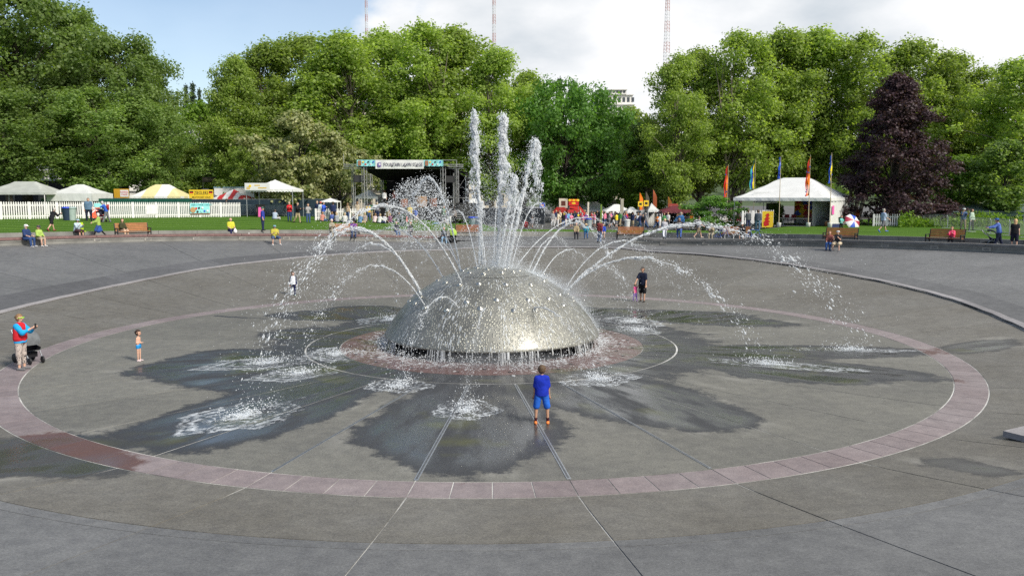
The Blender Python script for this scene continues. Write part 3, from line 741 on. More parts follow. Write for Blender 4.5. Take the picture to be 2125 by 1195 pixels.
def column(a, t, top, lean=(0, 0), n=1500, thick=.045, label='', fall=1.0, fallw=.35, fdir=None):
    p0 = np.array(dome_pt(a, t, .1)); parts = []; n = int(n*1.25); thick *= .34; fallw *= .5
    # unbroken core of the stem
    sc = np.linspace(0, .93, 90); Pc = np.stack([p0[0]+lean[0]*sc+(np.sin(sc*25+t)*.5+np.sin(sc*61))*.045*sc**1.1, p0[1]+lean[1]*sc+(np.sin(sc*33)*.5+np.sin(sc*71))*.045*sc**1.1, p0[2]+(top-p0[2])*sc], 1)
    parts.append(tube_np(Pc, thick*(2.2+1.2*np.sin(sc*120+t)*RNG.uniform(.2, 1, 90))*(1+.7*sc)))
    # rising stem
    s = RNG.uniform(0, 1, n)**1.15; z = p0[2]+(top-p0[2])*s
    cx = p0[0]+lean[0]*s; cy = p0[1]+lean[1]*s
    wob = np.stack([np.sin(s*25+t)*.5+np.sin(s*61), np.sin(s*33)*.5+np.sin(s*71), 0*s], 1)*(.045*s**1.1)[:, None]
    P = np.stack([cx, cy, z], 1)+wob+RNG.normal(size=(n, 3))*(.022+.06*s**3)[:, None]
    S = thick*RNG.uniform(.6, 1.35, n)*(.75+.6*s); E = np.where(s < .6, RNG.uniform(2, 4.5, n), RNG.uniform(1, 2.5, n))
    parts.append(drops(P, S, np.repeat(np.array([[lean[0]/(top-p0[2]), lean[1]/(top-p0[2]), 1.]]), n, 0), E))
    # crown of the column and water falling back outside it
    n2 = int(n*.7); q = RNG.beta(1.0, 2.6, n2)*fall; z = top-(top-p0[2])*q; w = fallw*(.25+1.1*np.sqrt(q))
    strand = RNG.integers(0, 3, n2); off = np.stack([np.cos(strand*2.1+.4), np.sin(strand*2.1+.4)], 1)*w[:, None]
    if fdir is not None: off = np.abs(off)*np.array(fdir)+off*.25
    P = np.stack([p0[0]+lean[0]+off[:, 0], p0[1]+lean[1]+off[:, 1], z], 1)
    P += np.stack([np.sin(q*37+strand), np.sin(q*43+strand*2), 0*q], 1)*(.05+.06*q)[:, None] + RNG.normal(size=(n2, 3))*(.03+.07*q)[:, None]
    S = thick*RNG.lognormal(-.2, .45, n2)*(1.05-.5*q)
    parts.append(drops(P, S, np.repeat(np.array([[0., 0., 1.]]), n2, 0), RNG.uniform(1.5, 4.5, n2)))
    n3 = n; q = RNG.uniform(0, 1, n3); P = np.stack([p0[0]+lean[0]*(1-q), p0[1]+lean[1]*(1-q), top-(top-p0[2])*q], 1)+RNG.normal(size=(n3, 3))*(.12+.35*q)[:, None]
    parts.append(drops(P, RNG.uniform(.006, .014, n3)))
    return water_obj('water_jet', parts, label)

def zat(u, v, p): return CAM_H + ray(u, v)[2]*((p[0]*_sy+(p[1]+CAM_D)*_cy)*1.0/(_cp*_cp+0) if False else (hypot(p[0], p[1]+CAM_D)/hypot(ray(u, v)[0], ray(u, v)[1])))
# --- tall columns over the crown
zt = lambda v: CAM_H + ray(1020, v)[2]*(CAM_D/ray(1020, v)[1])
column(AMAX*.09, -50, zt(230), (-.28, .1), 1500, .045, 'tallest white water column, leftmost of those above the dome', 1.0, .2)
column(AMAX*.05, 60, zt(240), (.18, 0), 1900, .05, 'thick white water column rising from the middle of the dome', .9, .26, (1, .2))
column(AMAX*.12, 80, zt(290), (.95, .2), 1500, .04, 'rightmost tall water column, leaning right and breaking over', .75, .36, (1, .1))
column(AMAX*.06, 130, zt(368), (.55, -.1), 900, .036, 'shorter water column between the two tall leaning ones', .8, .2, (1, 0))
column(AMAX*.10, -70, zt(420), (.05, .2), 500, .026, 'thin low water column on the left of the dome crown', .5, .12)
# --- arcs: landing points read from the foam patches
def land(u, v): q, _ = hit(u, v); return hypot(q.x, q.y), math.degrees(atan2(q.x, q.y))
def arc(a, u, v, apex, label, **k):
    r, t = land(u, v); return jet(AMAX*a, t, r, apex, label=label, **k)
arc(.60, 545, 752, 4.15, 'thick broad water arc falling to the left of the dome', n=1350, thick=.042, spread=.75, breakup=.42)
arc(.42, 500, 862, 4.95, 'long high water arc thrown left and falling nearest the camera', n=1000, thick=.036, spread=.42, breakup=.5)
arc(.42, 815, 664, 5.9, 'tall narrow water arc behind the left shoulder of the dome', n=900, thick=.036, spread=.35, breakup=.5)
arc(.60, 690, 645, 3.9, 'low water arc falling far left behind the dome', n=700, thick=.03, spread=.4)
arc(.68, 610, 775, 3.05, 'short water arc dropping close to the left rim of the dome', n=600, thick=.028, spread=.35)
arc(.42, 905, 640, 4.6, 'thin water arc directly behind the dome, left of the columns', n=520, thick=.026, spread=.25)
arc(.60, 985, 632, 3.7, 'thin small arc behind the dome, just left of centre', n=420, thick=.024, spread=.22)
arc(.42, 1130, 634, 5.3, 'high water arc behind the dome, right of the columns', n=850, thick=.034, spread=.34, breakup=.45)
arc(.42, 1310, 668, 4.2, 'looping water arc falling right of the dome beside the man and toddler', n=950, thick=.036, spread=.3)
arc(.60, 1220, 645, 3.55, 'low water loop over the right shoulder of the dome', n=560, thick=.026, spread=.25)
arc(.60, 1800, 724, 4.25, 'longest water arc, thrown far to the right across the basin', n=1500, thick=.045, spread=.7, breakup=.4)
arc(.60, 1590, 752, 3.2, 'water arc to the right falling on the nearer foam trail', n=950, thick=.036, spread=.42, breakup=.42)
arc(.68, 1345, 690, 2.65, 'short water arc dropping close to the right rim of the dome', n=480, thick=.024, spread=.25)
arc(.685, 828, 800, 2.15, 'small arc trickling over the front left of the dome', n=520, thick=.026, spread=.14)
arc(.68, 968, 850, 1.75, 'weak trickle arc over the front of the dome', n=460, thick=.02, spread=.16)
for a_, u_, v_, ap, lb in [(.42, 760, 652, 4.9, 'thin high arc left behind the dome, ending at the far left ring'), (.6, 850, 642, 3.3, 'thin low arc behind the dome shoulder on the left'), (.42, 950, 634, 5.6, 'very thin tall arc behind the dome near the columns'), (.23, 1045, 632, 5.2, 'thin arc behind the dome right under the middle column'), (.6, 1085, 634, 3.9, 'thin small arc behind the dome, just right of centre'), (.42, 1180, 640, 4.9, 'thin high arc right behind the dome'), (.6, 1270, 660, 3.1, 'thin low arc over the right shoulder to the foam ring'), (.6, 1450, 700, 3.6, 'thin water arc to the right between the two long arcs'), (.6, 640, 700, 3.5, 'thin water arc to the left behind the thick arc'), (.23, 1400, 662, 4.4, 'thin wide arc thrown to the back right'), (.685, 1240, 786, 1.7, 'weak trickle arc over the front right of the dome')]:
    arc(a_, u_, v_, ap, lb, n=420, thick=.026, spread=.26, breakup=.4)
# burst of fine spray in front of the stage
n = 5200; t = radians(-14); c = np.array((7.2*sin(t), 7.2*cos(t), 0.))
ph = RNG.uniform(0, 2*pi, n); rr = np.sqrt(RNG.uniform(0, 1, n))
P = np.stack([c[0]-1.35+rr*np.cos(ph)*1.35+RNG.normal(size=n)*.1, c[1]+RNG.normal(size=n)*.6, 4.75+rr*np.sin(ph)*1.35-.2*rr+RNG.normal(size=n)*.12], 1)
P[:, 2] = np.where(P[:, 2] < 3.7, 3.7-(3.7-P[:, 2])*1.5, P[:, 2])
water_obj('spray_burst', [drops(P, RNG.lognormal(-4.25, .42, n))], 'round burst of fine spray drops in front of the stage', 'spray', 'water jets of the dome')
# --- flakes of foam on the paving
def flakes(x, y, z, size, jit=.45, ell=None):
    """small irregular five-sided foam flakes lying flat"""
    n = len(x); k = 5; ang = np.linspace(0, 2*pi, k, endpoint=False)[None]+RNG.uniform(0, 6.28, (n, 1)); rad = size[:, None]*RNG.uniform(1-jit, 1+jit, (n, k))
    st = np.ones((n, 1)) if ell is None else ell[:, None]
    th = np.arctan2(y, x)[:, None]; lx = rad*np.cos(ang)*st; ly = rad*np.sin(ang)
    X = x[:, None]+lx*np.cos(th)-ly*np.sin(th); Y = y[:, None]+lx*np.sin(th)+ly*np.cos(th)
    V = np.zeros((n, k+1, 3)); V[:, :k, 0] = X; V[:, :k, 1] = Y; V[:, :k, 2] = z[:, None]; V[:, k, 0] = x; V[:, k, 1] = y; V[:, k, 2] = z+size*.06
    F = np.array([(i, (i+1) % k, k) for i in range(k)])[None]+(np.arange(n)*(k+1))[:, None, None]
    return V.reshape(-1, 3), F.reshape(-1, 3)
m, nt, b = newmat('foam film'); N, L = nt.nodes, nt.links
b.inputs['Base Color'].default_value = (.8,.85,.9,1); b.inputs['Roughness'].default_value = .4
g = N.new('ShaderNodeNewGeometry'); at_ = N.new('ShaderNodeAttribute'); at_.attribute_name = 'foam_weight'
sx_ = N.new('ShaderNodeSeparateXYZ'); L.new(g.outputs['Position'], sx_.inputs[0])
def mth(op, a, c=None):
    q = N.new('ShaderNodeMath'); q.operation = op
    for i, v in enumerate((a, c)):
        if v is None: continue
        if isinstance(v, (int, float)): q.inputs[i].default_value = v
        else: L.new(v, q.inputs[i])
    return q.outputs[0]
ln_ = N.new('ShaderNodeVectorMath'); ln_.operation = 'LENGTH'; L.new(g.outputs['Position'], ln_.inputs[0])
cb_ = N.new('ShaderNodeCombineXYZ'); L.new(mth('MULTIPLY', mth('ARCTAN2', sx_.outputs[1], sx_.outputs[0]), 75), cb_.inputs[0]); L.new(mth('MULTIPLY', ln_.outputs['Value'], 4.2), cb_.inputs[1])
no = N.new('ShaderNodeTexNoise'); no.inputs['Scale'].default_value = 1.; no.inputs['Detail'].default_value = 7; no.inputs['Roughness'].default_value = .72; no.inputs['Distortion'].default_value = .9; L.new(cb_.outputs[0], no.inputs['Vector'])
thr = mth('SUBTRACT', .71, mth('MULTIPLY', at_.outputs['Fac'], .4)); dd_ = mth('DIVIDE', mth('SUBTRACT', no.outputs[0], thr), .24)
al = N.new('ShaderNodeClamp'); L.new(dd_, al.inputs[0]); tp = N.new('ShaderNodeBsdfTransparent'); ms = N.new('ShaderNodeMixShader'); L.new(mth('MULTIPLY', al.outputs[0], .72), ms.inputs[0]); L.new(tp.outputs[0], ms.inputs[1]); L.new(b.outputs[0], ms.inputs[2]); L.new(ms.outputs[0], N['Material Output'].inputs[0])
M_FOAM = m
FW = [(0,1.2),(.1,1.1),(.2,.85),(.32,.6),(.5,.55),(.68,.62),(.76,.74),(.86,.72),(.94,.42),(1,0.)]
def foam(u, v, rx, ry, n, label, out=0., trail=0., size=.035, u1=None):
    """foam film round the spot where a jet lands; trail: whitish film along the radius, with the wet sheen painted in"""
    q, _ = hit(u, v); R0 = hypot(q.x, q.y); T = atan2(q.y, q.x); nd, na = 16, 48; V = []; F_ = []; Wt = []
    for i in range(nd+1):
        d_ = i/nd
        for j in range(na):
            a_ = 2*pi*j/na; wv = 1+.09*sin(a_*5+u)+.05*sin(a_*11+2+v)+.04*sin(a_*17); lx = d_*cos(a_)*rx*wv; ly = d_*sin(a_)*ry*wv
            if lx > 0: lx *= 1+out
            V.append(((R0+lx)*cos(T)-ly*sin(T), (R0+lx)*sin(T)+ly*cos(T), .007+.002*(1-d_)))
            Wt.append(interp(d_, FW)*(1.0 if cos(a_) > -.2 else .8)+.16*sin(d_*30+1.2*sin(a_*3)))
    for i in range(nd):
        for j in range(na): F_.append((i*na+j, i*na+(j+1) % na, (i+1)*na+(j+1) % na, (i+1)*na+j))
    if trail:
        o0 = len(V); ns, nw = 14, 6
        for i in range(ns+1):
            for j in range(nw+1):
                lx = -rx*.5-trail*i/ns; ly = (j/nw-.5)*2*ry*(.75+.25*sin(i))*.8; V.append(((R0+lx)*cos(T)-ly*sin(T), (R0+lx)*sin(T)+ly*cos(T), .005)); Wt.append(.55*(1-i/ns)**.6*(1-abs(j/nw-.5)*2)**.6 if 0 < j < nw and i < ns else 0)
        for i in range(ns):
            for j in range(nw): F_.append((o0+i*(nw+1)+j, o0+i*(nw+1)+j+1, o0+(i+1)*(nw+1)+j+1, o0+(i+1)*(nw+1)+j))
    me = bpy.data.meshes.new('foam_patch'); me.from_pydata(V, [], F_); me.materials.append(M_FOAM); at2 = me.attributes.new('foam_weight', 'FLOAT', 'POINT'); at2.data.foreach_set('value', Wt)
    ob = link('foam_patch', me); tag(ob, label, kind='stuff')
    # the splash itself
    n3 = 330; h = RNG.exponential(.075, n3); w = .13+h*.6; px = RNG.normal(size=n3)*w*2.2; py = RNG.normal(size=n3)*w
    P = np.stack([(R0+px)*cos(T)-py*sin(T), (R0+px)*sin(T)+py*cos(T), .015+h], 1)
    sp_ = water_obj('splash', [drops(P, RNG.uniform(.008, .022, n3))], None, kind='stuff'); sp_.parent = ob
    return ob
foam(815, 664, 1.2, 1.75, 2600, 'white foam ring left behind the dome', .1, .8)
foam(560, 752, 1.5, 1.05, 2600, 'white foam ring on the left, farther of two', .6, 1.5)
foam(625, 774, 1.3, .95, 2200, 'white foam ring on the left, nearer of two touching rings', .3, 1.0)
foam(510, 860, 1.5, 1.25, 4200, 'large splashing foam patch at the front left', .35, 2.6)
foam(828, 800, .85, 1.05, 2200, 'round foam ring left in front of the dome', .05, 1.2)
foam(968, 850, 1.0, .9, 2400, 'round foam ring straight in front of the dome', .05, 1.6)
foam(1240, 786, .9, 1.35, 2600, 'foam patch right in front of the dome beside the boy', .1, .6)
foam(1310, 668, 1.0, 1.7, 2400, 'foam ring right behind the dome', .1, 1.2)
foam(1320, 686, .8, 1.2, 1500, 'foam ring at the right rim of the dome', .1)
foam(1760, 726, 2.2, .36, 2600, 'long narrow foam trail on the far right', .15, 4.0, .03)
foam(1590, 755, 2.0, .62, 3000, 'wide foam trail on the right, nearer one', .55, 2.6, .032)
foam(700, 735, 1.0, 1.4, 1300, 'thin foam film at the left rim of the dome', .1, 0, .03)
# water over the dome: streaks, rim curtain, splash on the red ring
n = 2600; tt = RNG.uniform(0, 360, n); w = .25+.75*(np.sin(np.radians(tt)*7+1)*.5+np.sin(np.radians(tt)*13)*.5 > .15); tt = tt[RNG.uniform(size=n) < w]; n = len(tt)
aa = AMAX*np.sqrt(RNG.uniform(.08, 1, n)); V = []; 
L_ = RNG.uniform(.04, .2, n); wd = RNG.uniform(.006, .02, n)
Vs = np.zeros((n, 4, 3))
for i, (dl, dw) in enumerate(((0, -1), (0, 1), (1, .5), (1, -.5))):
    a_ = np.minimum(aa+dl*L_/SR, AMAX); tr_ = np.radians(tt)+dw*wd/(SR*np.sin(aa)); R_ = SR+.012+.006*dl
    Vs[:, i, 0] = R_*np.sin(a_)*np.sin(tr_); Vs[:, i, 1] = R_*np.sin(a_)*np.cos(tr_); Vs[:, i, 2] = SCZ+R_*np.cos(a_)
F = np.array([(0, 1, 2, 3)])+(np.arange(n)*4)[:, None]
o = np_mesh('water_film', Vs.reshape(-1, 3), F, M_SPRAY); tag(o, 'streaks of water running down over the dome', kind='stuff')
n = 900; tt = RNG.uniform(0, 2*pi, n); tt = tt[RNG.uniform(size=n) < .12+.88*(np.sin(tt*9+.6)+np.sin(tt*23) > .5)]; n = len(tt)
Vs = np.zeros((n, 4, 3)); z1 = np.maximum(0.01, DZ0-RNG.uniform(.12, .55, n)); w = RNG.uniform(.004, .012, n)/DR; ro = DR+RNG.uniform(-.02, .05, n)
for i, (dz, dw) in enumerate(((0, -1), (0, 1), (1, 1.2), (1, -1.2))):
    Vs[:, i, 0] = (ro+dz*.06)*np.sin(tt+dw*w); Vs[:, i, 1] = (ro+dz*.06)*np.cos(tt+dw*w); Vs[:, i, 2] = np.where(dz, z1, DZ0-.02)
P = np.zeros((2600, 3)); t2 = RNG.uniform(0, 2*pi, 2600); r2 = DR+np.abs(RNG.normal(size=2600))*.16; P[:, 0] = r2*np.sin(t2); P[:, 1] = r2*np.cos(t2); P[:, 2] = RNG.exponential(.13, 2600)+.01
dv, df = drops(P, RNG.uniform(.008, .024, 2600))
F = np.concatenate([np.stack([np.arange(n)*4, np.arange(n)*4+1, np.arange(n)*4+2], 1), np.stack([np.arange(n)*4, np.arange(n)*4+2, np.arange(n)*4+3], 1), df+4*n])
o = np_mesh('water_curtain', np.concatenate([Vs.reshape(-1, 3), dv]), F, M_WATER); tag(o, 'ragged curtain of water dripping from the rim of the dome', kind='stuff')
n = 6500; tt = RNG.uniform(0, 2*pi, n); rr = 3.75+np.abs(RNG.normal(size=n))*.62; k = RNG.uniform(size=n) < .3+.7*(np.sin(tt*5+1)+np.sin(tt*9+rr*3) > 0); tt, rr = tt[k], rr[k]; n = len(tt)
o = np_mesh('ring_foam', *flakes(rr*np.cos(tt), rr*np.sin(tt), np.full(n, .007), .021*RNG.lognormal(0, .45, n), ell=RNG.uniform(.6, 2.5, n)), M_WATER); tag(o, 'foam spreading over the red granite ring below the dome', kind='stuff')
# drifting mist of tiny drops: over the crown and down the right flank
n = 9000; a = np.abs(RNG.normal(size=n))*AMAX*.42; t = np.radians(RNG.normal(size=n)*55+60); h = RNG.exponential(.16, n)
P = np.stack([(SR+h)*np.sin(a)*np.sin(t), (SR+h)*np.sin(a)*np.cos(t), SCZ+(SR+h)*np.cos(a)], 1)
a2 = AMAX*RNG.uniform(.3, 1, n); t2 = np.radians(RNG.normal(size=n)*13+80); h2 = RNG.exponential(.09, n)
P2 = np.stack([(SR+h2)*np.sin(a2)*np.sin(t2), (SR+h2)*np.sin(a2)*np.cos(t2), SCZ+(SR+h2)*np.cos(a2)], 1)
P3_ = np.stack([RNG.normal(size=n)*.42+.25, RNG.normal(size=n)*.5, 2.7+RNG.exponential(.9, n)], 1)
Pm = np.concatenate([P, P2, P3_]); V, F = drops(Pm, RNG.uniform(.004, .010, len(Pm)))
o = np_mesh('mist', V, F, M_SPRAY); tag(o, 'fine mist drifting over the crown and right flank of the dome', kind='stuff')

# soft haze of spray hanging round the foot of the columns and over the right flank
m, nt, b = newmat('hanging spray'); N, L = nt.nodes, nt.links; N.remove(b); pv = N.new('ShaderNodeVolumePrincipled'); pv.inputs['Color'].default_value = (.93,.96,1,1); pv.inputs['Anisotropy'].default_value = .2
g = N.new('ShaderNodeTexCoord'); ln_ = N.new('ShaderNodeVectorMath'); ln_.operation = 'LENGTH'; L.new(g.outputs['Object'], ln_.inputs[0])
mr = N.new('ShaderNodeMapRange'); mr.interpolation_type = 'SMOOTHSTEP'; mr.inputs[1].default_value = 1.; mr.inputs[2].default_value = .0; mr.inputs[4].default_value = .5; L.new(ln_.outputs['Value'], mr.inputs[0]); L.new(mr.outputs[0], pv.inputs['Density']); L.new(pv.outputs[0], N['Material Output'].inputs['Volume'])
for c_, r_, lb in (((.35, 0, 3.5), (.85, .8, 1.9), 'soft white spray haze round the foot of the water columns'), ((2.35, -.2, 1.75), (1.5, 2.2, .85), 'soft spray haze drifting over the right flank of the dome'), ((.1, -4.4, .2), (4.4, .95, .38), 'low spray haze where the rim curtain strikes the red ring')):
    mb = MB(); mb.ball((0, 0, 0), 1., 16, 10); o = mb.build('spray_haze', m, None, True); o.location = c_; o.scale = r_; tag(o, lb, kind='stuff')
# ================================================================== TREES
def leaf_material(name, lo, hi, trans=.35, tint=(.3,.4,.05)):
    m, nt, b = newmat(name); N, L = nt.nodes, nt.links
    g = N.new('ShaderNodeNewGeometry'); r = N.new('ShaderNodeValToRGB')
    r.color_ramp.elements[0].color = (*lo, 1); r.color_ramp.elements[1].color = (*hi, 1); r.color_ramp.elements[0].position = .05; r.color_ramp.elements[1].position = .95
    oi = N.new('ShaderNodeObjectInfo'); no = N.new('ShaderNodeTexNoise'); no.inputs['Scale'].default_value = .5; no.inputs['Detail'].default_value = 3; L.new(g.outputs['Position'], no.inputs['Vector'])
    a = N.new('ShaderNodeMath'); a.operation = 'MULTIPLY_ADD'; a.inputs[1].default_value = .6; L.new(g.outputs['Random Per Island'], a.inputs[0])
    s = N.new('ShaderNodeMath'); s.operation = 'MULTIPLY_ADD'; s.inputs[1].default_value = .7; s.inputs[2].default_value = -.15; L.new(no.outputs[0], s.inputs[0]); L.new(s.outputs[0], a.inputs[2]); L.new(a.outputs[0], r.inputs[0])
    hv = N.new('ShaderNodeHueSaturation'); mr = N.new('ShaderNodeMapRange'); mr.inputs[3].default_value = .82; mr.inputs[4].default_value = 1.2; L.new(oi.outputs['Random'], mr.inputs[0]); L.new(mr.outputs[0], hv.inputs['Value']); L.new(r.outputs[0], hv.inputs['Color'])
    L.new(hv.outputs[0], b.inputs['Base Color']); b.inputs['Roughness'].default_value = .5; b.inputs['Specular IOR Level'].default_value = .35
    t = N.new('ShaderNodeBsdfTranslucent'); tm = N.new('ShaderNodeMix'); tm.data_type = 'RGBA'; tm.blend_type = 'MULTIPLY'; tm.inputs[0].default_value = .0
    L.new(hv.outputs[0], tm.inputs[6]); br = N.new('ShaderNodeVectorMath'); br.operation = 'MULTIPLY'; br.inputs[1].default_value = (1.7, 1.8, .7); L.new(tm.outputs[2], br.inputs[0]); L.new(br.outputs[0], t.inputs[0])
    ms = N.new('ShaderNodeMixShader'); ms.inputs[0].default_value = trans; L.new(b.outputs[0], ms.inputs[1]); L.new(t.outputs[0], ms.inputs[2]); L.new(ms.outputs[0], N['Material Output'].inputs[0])
    return m
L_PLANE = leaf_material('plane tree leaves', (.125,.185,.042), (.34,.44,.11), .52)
L_DARK = leaf_material('dark broad leaves', (.08,.14,.04), (.23,.32,.09), .47)  # dark green leaf colour
L_MAPLE = leaf_material('maple leaves', (.055,.13,.028), (.15,.29,.06), .45)
L_BEECH = leaf_material('copper beech leaves', (.03,.015,.022), (.09,.052,.064), .28)
L_PALE = leaf_material('blossoming dogwood leaves', (.06,.1,.02), (.38,.38,.2), .35)
L_BRIGHT = leaf_material('bright shrub leaves', (.06,.13,.015), (.17,.27,.03), .4)  # bright green leaf colour
L_CONIF = leaf_material('conifer needles', (.02,.045,.025), (.045,.075,.04), .1)
M_BARK = mat('plane bark', (.13,.115,.09), .9, .45, 3, .6, bscale=10)
M_BARK_D = mat('dark bark', (.05,.042,.035), .9, .35, 3, .6, bscale=10)

def crown_points(rng, nclump, prof, lobes=.22):
    """clump centres inside a unit crown: prof(h) gives the radius at height h (0..1)"""
    C = []
    while len(C) < nclump:
        h = rng.uniform(0, 1); R = prof(h)
        if R <= .03: continue
        t = rng.uniform(0, 2*pi); k = sqrt(rng.uniform(.12, 1)) if rng.random() < .8 else sqrt(rng.uniform(0, .3))
        R *= 1+lobes*sin(t*3+h*5)+lobes*.6*sin(t*5-h*9+1.3)
        C.append((R*k*cos(t), R*k*sin(t), h))
    return C
def make_tree_mesh(seed, W_, H_, crown0, prof, nclump, nleaf, leaf, clump=1.0, trunk_r=.35, flat=.75, multi=1, droop=0.):
    """returns (trunk mesh, crown mesh) for a tree of height H_, crown half-width W_, crown starting at crown0*H_"""
    rng = random.Random(seed); R = np.random.default_rng(seed)
    C = crown_points(rng, nclump, prof); zc = lambda h: H_*(crown0+(1-crown0)*h)
    cl = np.array([(x*W_, y*W_, zc(h)) for x, y, h in C]); cr = R.uniform(.65, 1.35, nclump)*clump
    # leaves: most on the shell of each clump, a few inside; every clump is ragged
    per = np.maximum(8, (nleaf*(cr**2)/(cr**2).sum()).astype(int)); idx = np.repeat(np.arange(nclump), per); n = len(idx)
    d = R.normal(size=(n, 3)); d /= np.linalg.norm(d, axis=1)[:, None]; rad = cr[idx]*R.beta(4, 1.6, n)*(1+.25*np.sin(d[:, 0]*7+idx)+.2*np.sin(d[:, 2]*9+idx*2))
    P = cl[idx]+d*rad[:, None]*np.array((1, 1, flat)); P[:, 2] -= droop*np.hypot(P[:, 0]-cl[idx][:, 0], P[:, 1]-cl[idx][:, 1])
    N_ = d*.7+R.normal(size=(n, 3))*.55+np.array((0, 0, .5)); N_ /= np.linalg.norm(N_, axis=1)[:, None]
    a = np.cross(N_, R.normal(size=(n, 3))); a /= np.linalg.norm(a, axis=1)[:, None]; b_ = np.cross(N_, a)
    s = leaf*R.uniform(.6, 1.35, n)
    V = np.stack([P-a*s[:, None]*.6, P-b_*s[:, None]*.45+N_*s[:, None]*.1, P+a*s[:, None]*.6, P+b_*s[:, None]*.45+N_*s[:, None]*.1], 1).reshape(-1, 3)
    F = np.arange(4*n).reshape(-1, 4)
    mc = np_mesh(None, V, F, [])if False else None
    # trunk and limbs
    mb = MB(); lean = rng.uniform(-.04, .04)*H_
    stems = []
    for k in range(multi):
        ox, oy = (0, 0) if multi == 1 else (rng.uniform(-.25, .25)*W_, rng.uniform(-.25, .25)*W_)
        top = (lean+ox*2.2, rng.uniform(-.3, .3)+oy*2, H_*.86); pts = []; rads = []
        for i in range(8):
            f = i/7; pts.append((ox*.3+(top[0]-ox*.3)*f+sin(f*5+seed+k)*.12*f*W_*.4, oy*.3+(top[1]-oy*.3)*f+cos(f*4+seed)*.1*f*W_*.4, H_*.86*f)); rads.append(trunk_r*((1-f)**.8*.9+.06)*(1.25 if i == 0 else 1)/(multi**.4))
        mb.path(pts, rads, 7); stems.append((pts, rads))
    order = sorted(range(nclump), key=lambda i: cl[i][2])
    for i in order[::max(1, nclump//46)]:
        c = cl[i]; pts, rads = stems[rng.randrange(multi)]
        zb = max(H_*crown0*.55, c[2]-rng.uniform(.12, .4)*H_*(1-crown0)); f = min(.97, zb/(H_*.86)); j = min(6, int(f*7)); g_ = f*7-j
        p0 = Vector(pts[j]).lerp(Vector(pts[j+1]), g_); p1 = Vector(c); mid = p0.lerp(p1, .5)+Vector((0, 0, .12*(p1-p0).length))
        r0 = rads[j]*.42; mb.path([p0, p0.lerp(mid, .55), mid, p1], [r0, r0*.75, r0*.5, .02], 5)
    tm = bpy.data.meshes.new('trunk'); tm.from_pydata(mb.v, [], mb.f); tm.polygons.foreach_set('use_smooth', [True]*len(mb.f))
    cm = bpy.data.meshes.new('crown'); cm.vertices.add(len(V)); cm.vertices.foreach_set('co', V.astype(np.float32).ravel()); cm.loops.add(F.size); cm.loops.foreach_set('vertex_index', F.astype(np.int32).ravel())
    cm.polygons.add(len(F)); cm.polygons.foreach_set('loop_start', np.arange(0, F.size, 4, dtype=np.int32)); cm.update(calc_edges=True)
    return tm, cm
def p_round(h): return max(0, (1-(2*h-1)**2))**.55*(.85+.15*h)
def p_tall(h): return (min(1, h*4.5)**.6)*(max(0, 1-h**3)**.5)*1.0
def p_oval(h): return (min(1, h*3)**.5)*(max(0, 1-h**3.2)**.55)
def p_beech(h): return (min(1, h*8)**.5)*(1-h**1.5)**.62*(.84+.22*sin(h*17+.6))*1.02
def p_cone(h): return (1-h)*1.0+.02
def p_wide(h): return max(0, 1-(1.7*h-.7)**2)**.6
PROTO = {}
def proto(kind):
    if kind not in PROTO:
        K = dict(plane1=(11, 6.2, 22, .16, p_oval, 135, 36000, .27, 1.5, .42, .8), plane2=(12, 5.4, 22, .2, p_tall, 125, 33000, .27, 1.45, .38, .85),
                 plane3=(13, 7.0, 21, .18, p_round, 135, 32000, .28, 1.5, .42, .78), plane4=(14, 5.8, 22, .22, p_oval, 120, 28000, .27, 1.4, .36, .85, 3),
                 big1=(21, 8.0, 23, .2, p_oval, 160, 38000, .29, 1.6, .5, .75), big2=(22, 7.2, 22, .24, p_round, 150, 36000, .29, 1.55, .5, .75),
                 maple=(31, 8.2, 13.5, .16, p_round, 140, 34000, .26, 1.35, .42, .65), beech=(41, 6.6, 15, .02, p_beech, 240, 44000, .21, .95, .38, .5, 1, .35),
                 dog=(51, 5.4, 9.5, .14, p_wide, 95, 13000, .28, 1.0, .22, .6), bush=(61, 2.2, 3.2, .02, p_round, 34, 5200, .2, .7, .08, .8),
                 layer=(62, 4.2, 4.0, .1, p_wide, 60, 8000, .2, .8, .12, .35, 2), conif=(71, 3.2, 20, .06, p_cone, 95, 7000, .5, 1.2, .3, .5), young=(72, 3.6, 12, .14, p_oval, 70, 9000, .32, 1.2, .2, .8))[kind]
        PROTO[kind] = make_tree_mesh(*K); 
        for me in PROTO[kind]: me.materials.append(M_BARK)
        PROTO[kind] += (K[1], K[2])
    return PROTO[kind]
def tree(kind, u, depth, top_v, half_px, leaf, bark, label, group=None, name='plane_tree', rz=None, zb=None):
    tm, cm, W_, H_ = proto(kind)
    x, y = W(u, depth); z = (ground_z(x, y) if y < 160 else hill_z(x, y)) if zb is None else zb
    top = P3(u, top_v, depth).z; H = top-z; hw = half_px/FPX*depth
    o = empty(name, (x, y, z), label, 'tree', group, random.uniform(0, 6.28) if rz is None else rz)
    sx = hw/W_; o.scale = (sx, sx, H/H_)
    for nm, me, m in (('trunk', tm, bark), ('crown', cm, leaf)):
        c = link(nm, me, o); c.material_slots[0].link = 'OBJECT'; c.material_slots[0].material = m
    return o
GL, GC, GR = 'tall trees left of the stage', 'tall plane trees behind the stage', 'tall plane trees behind the white tent'
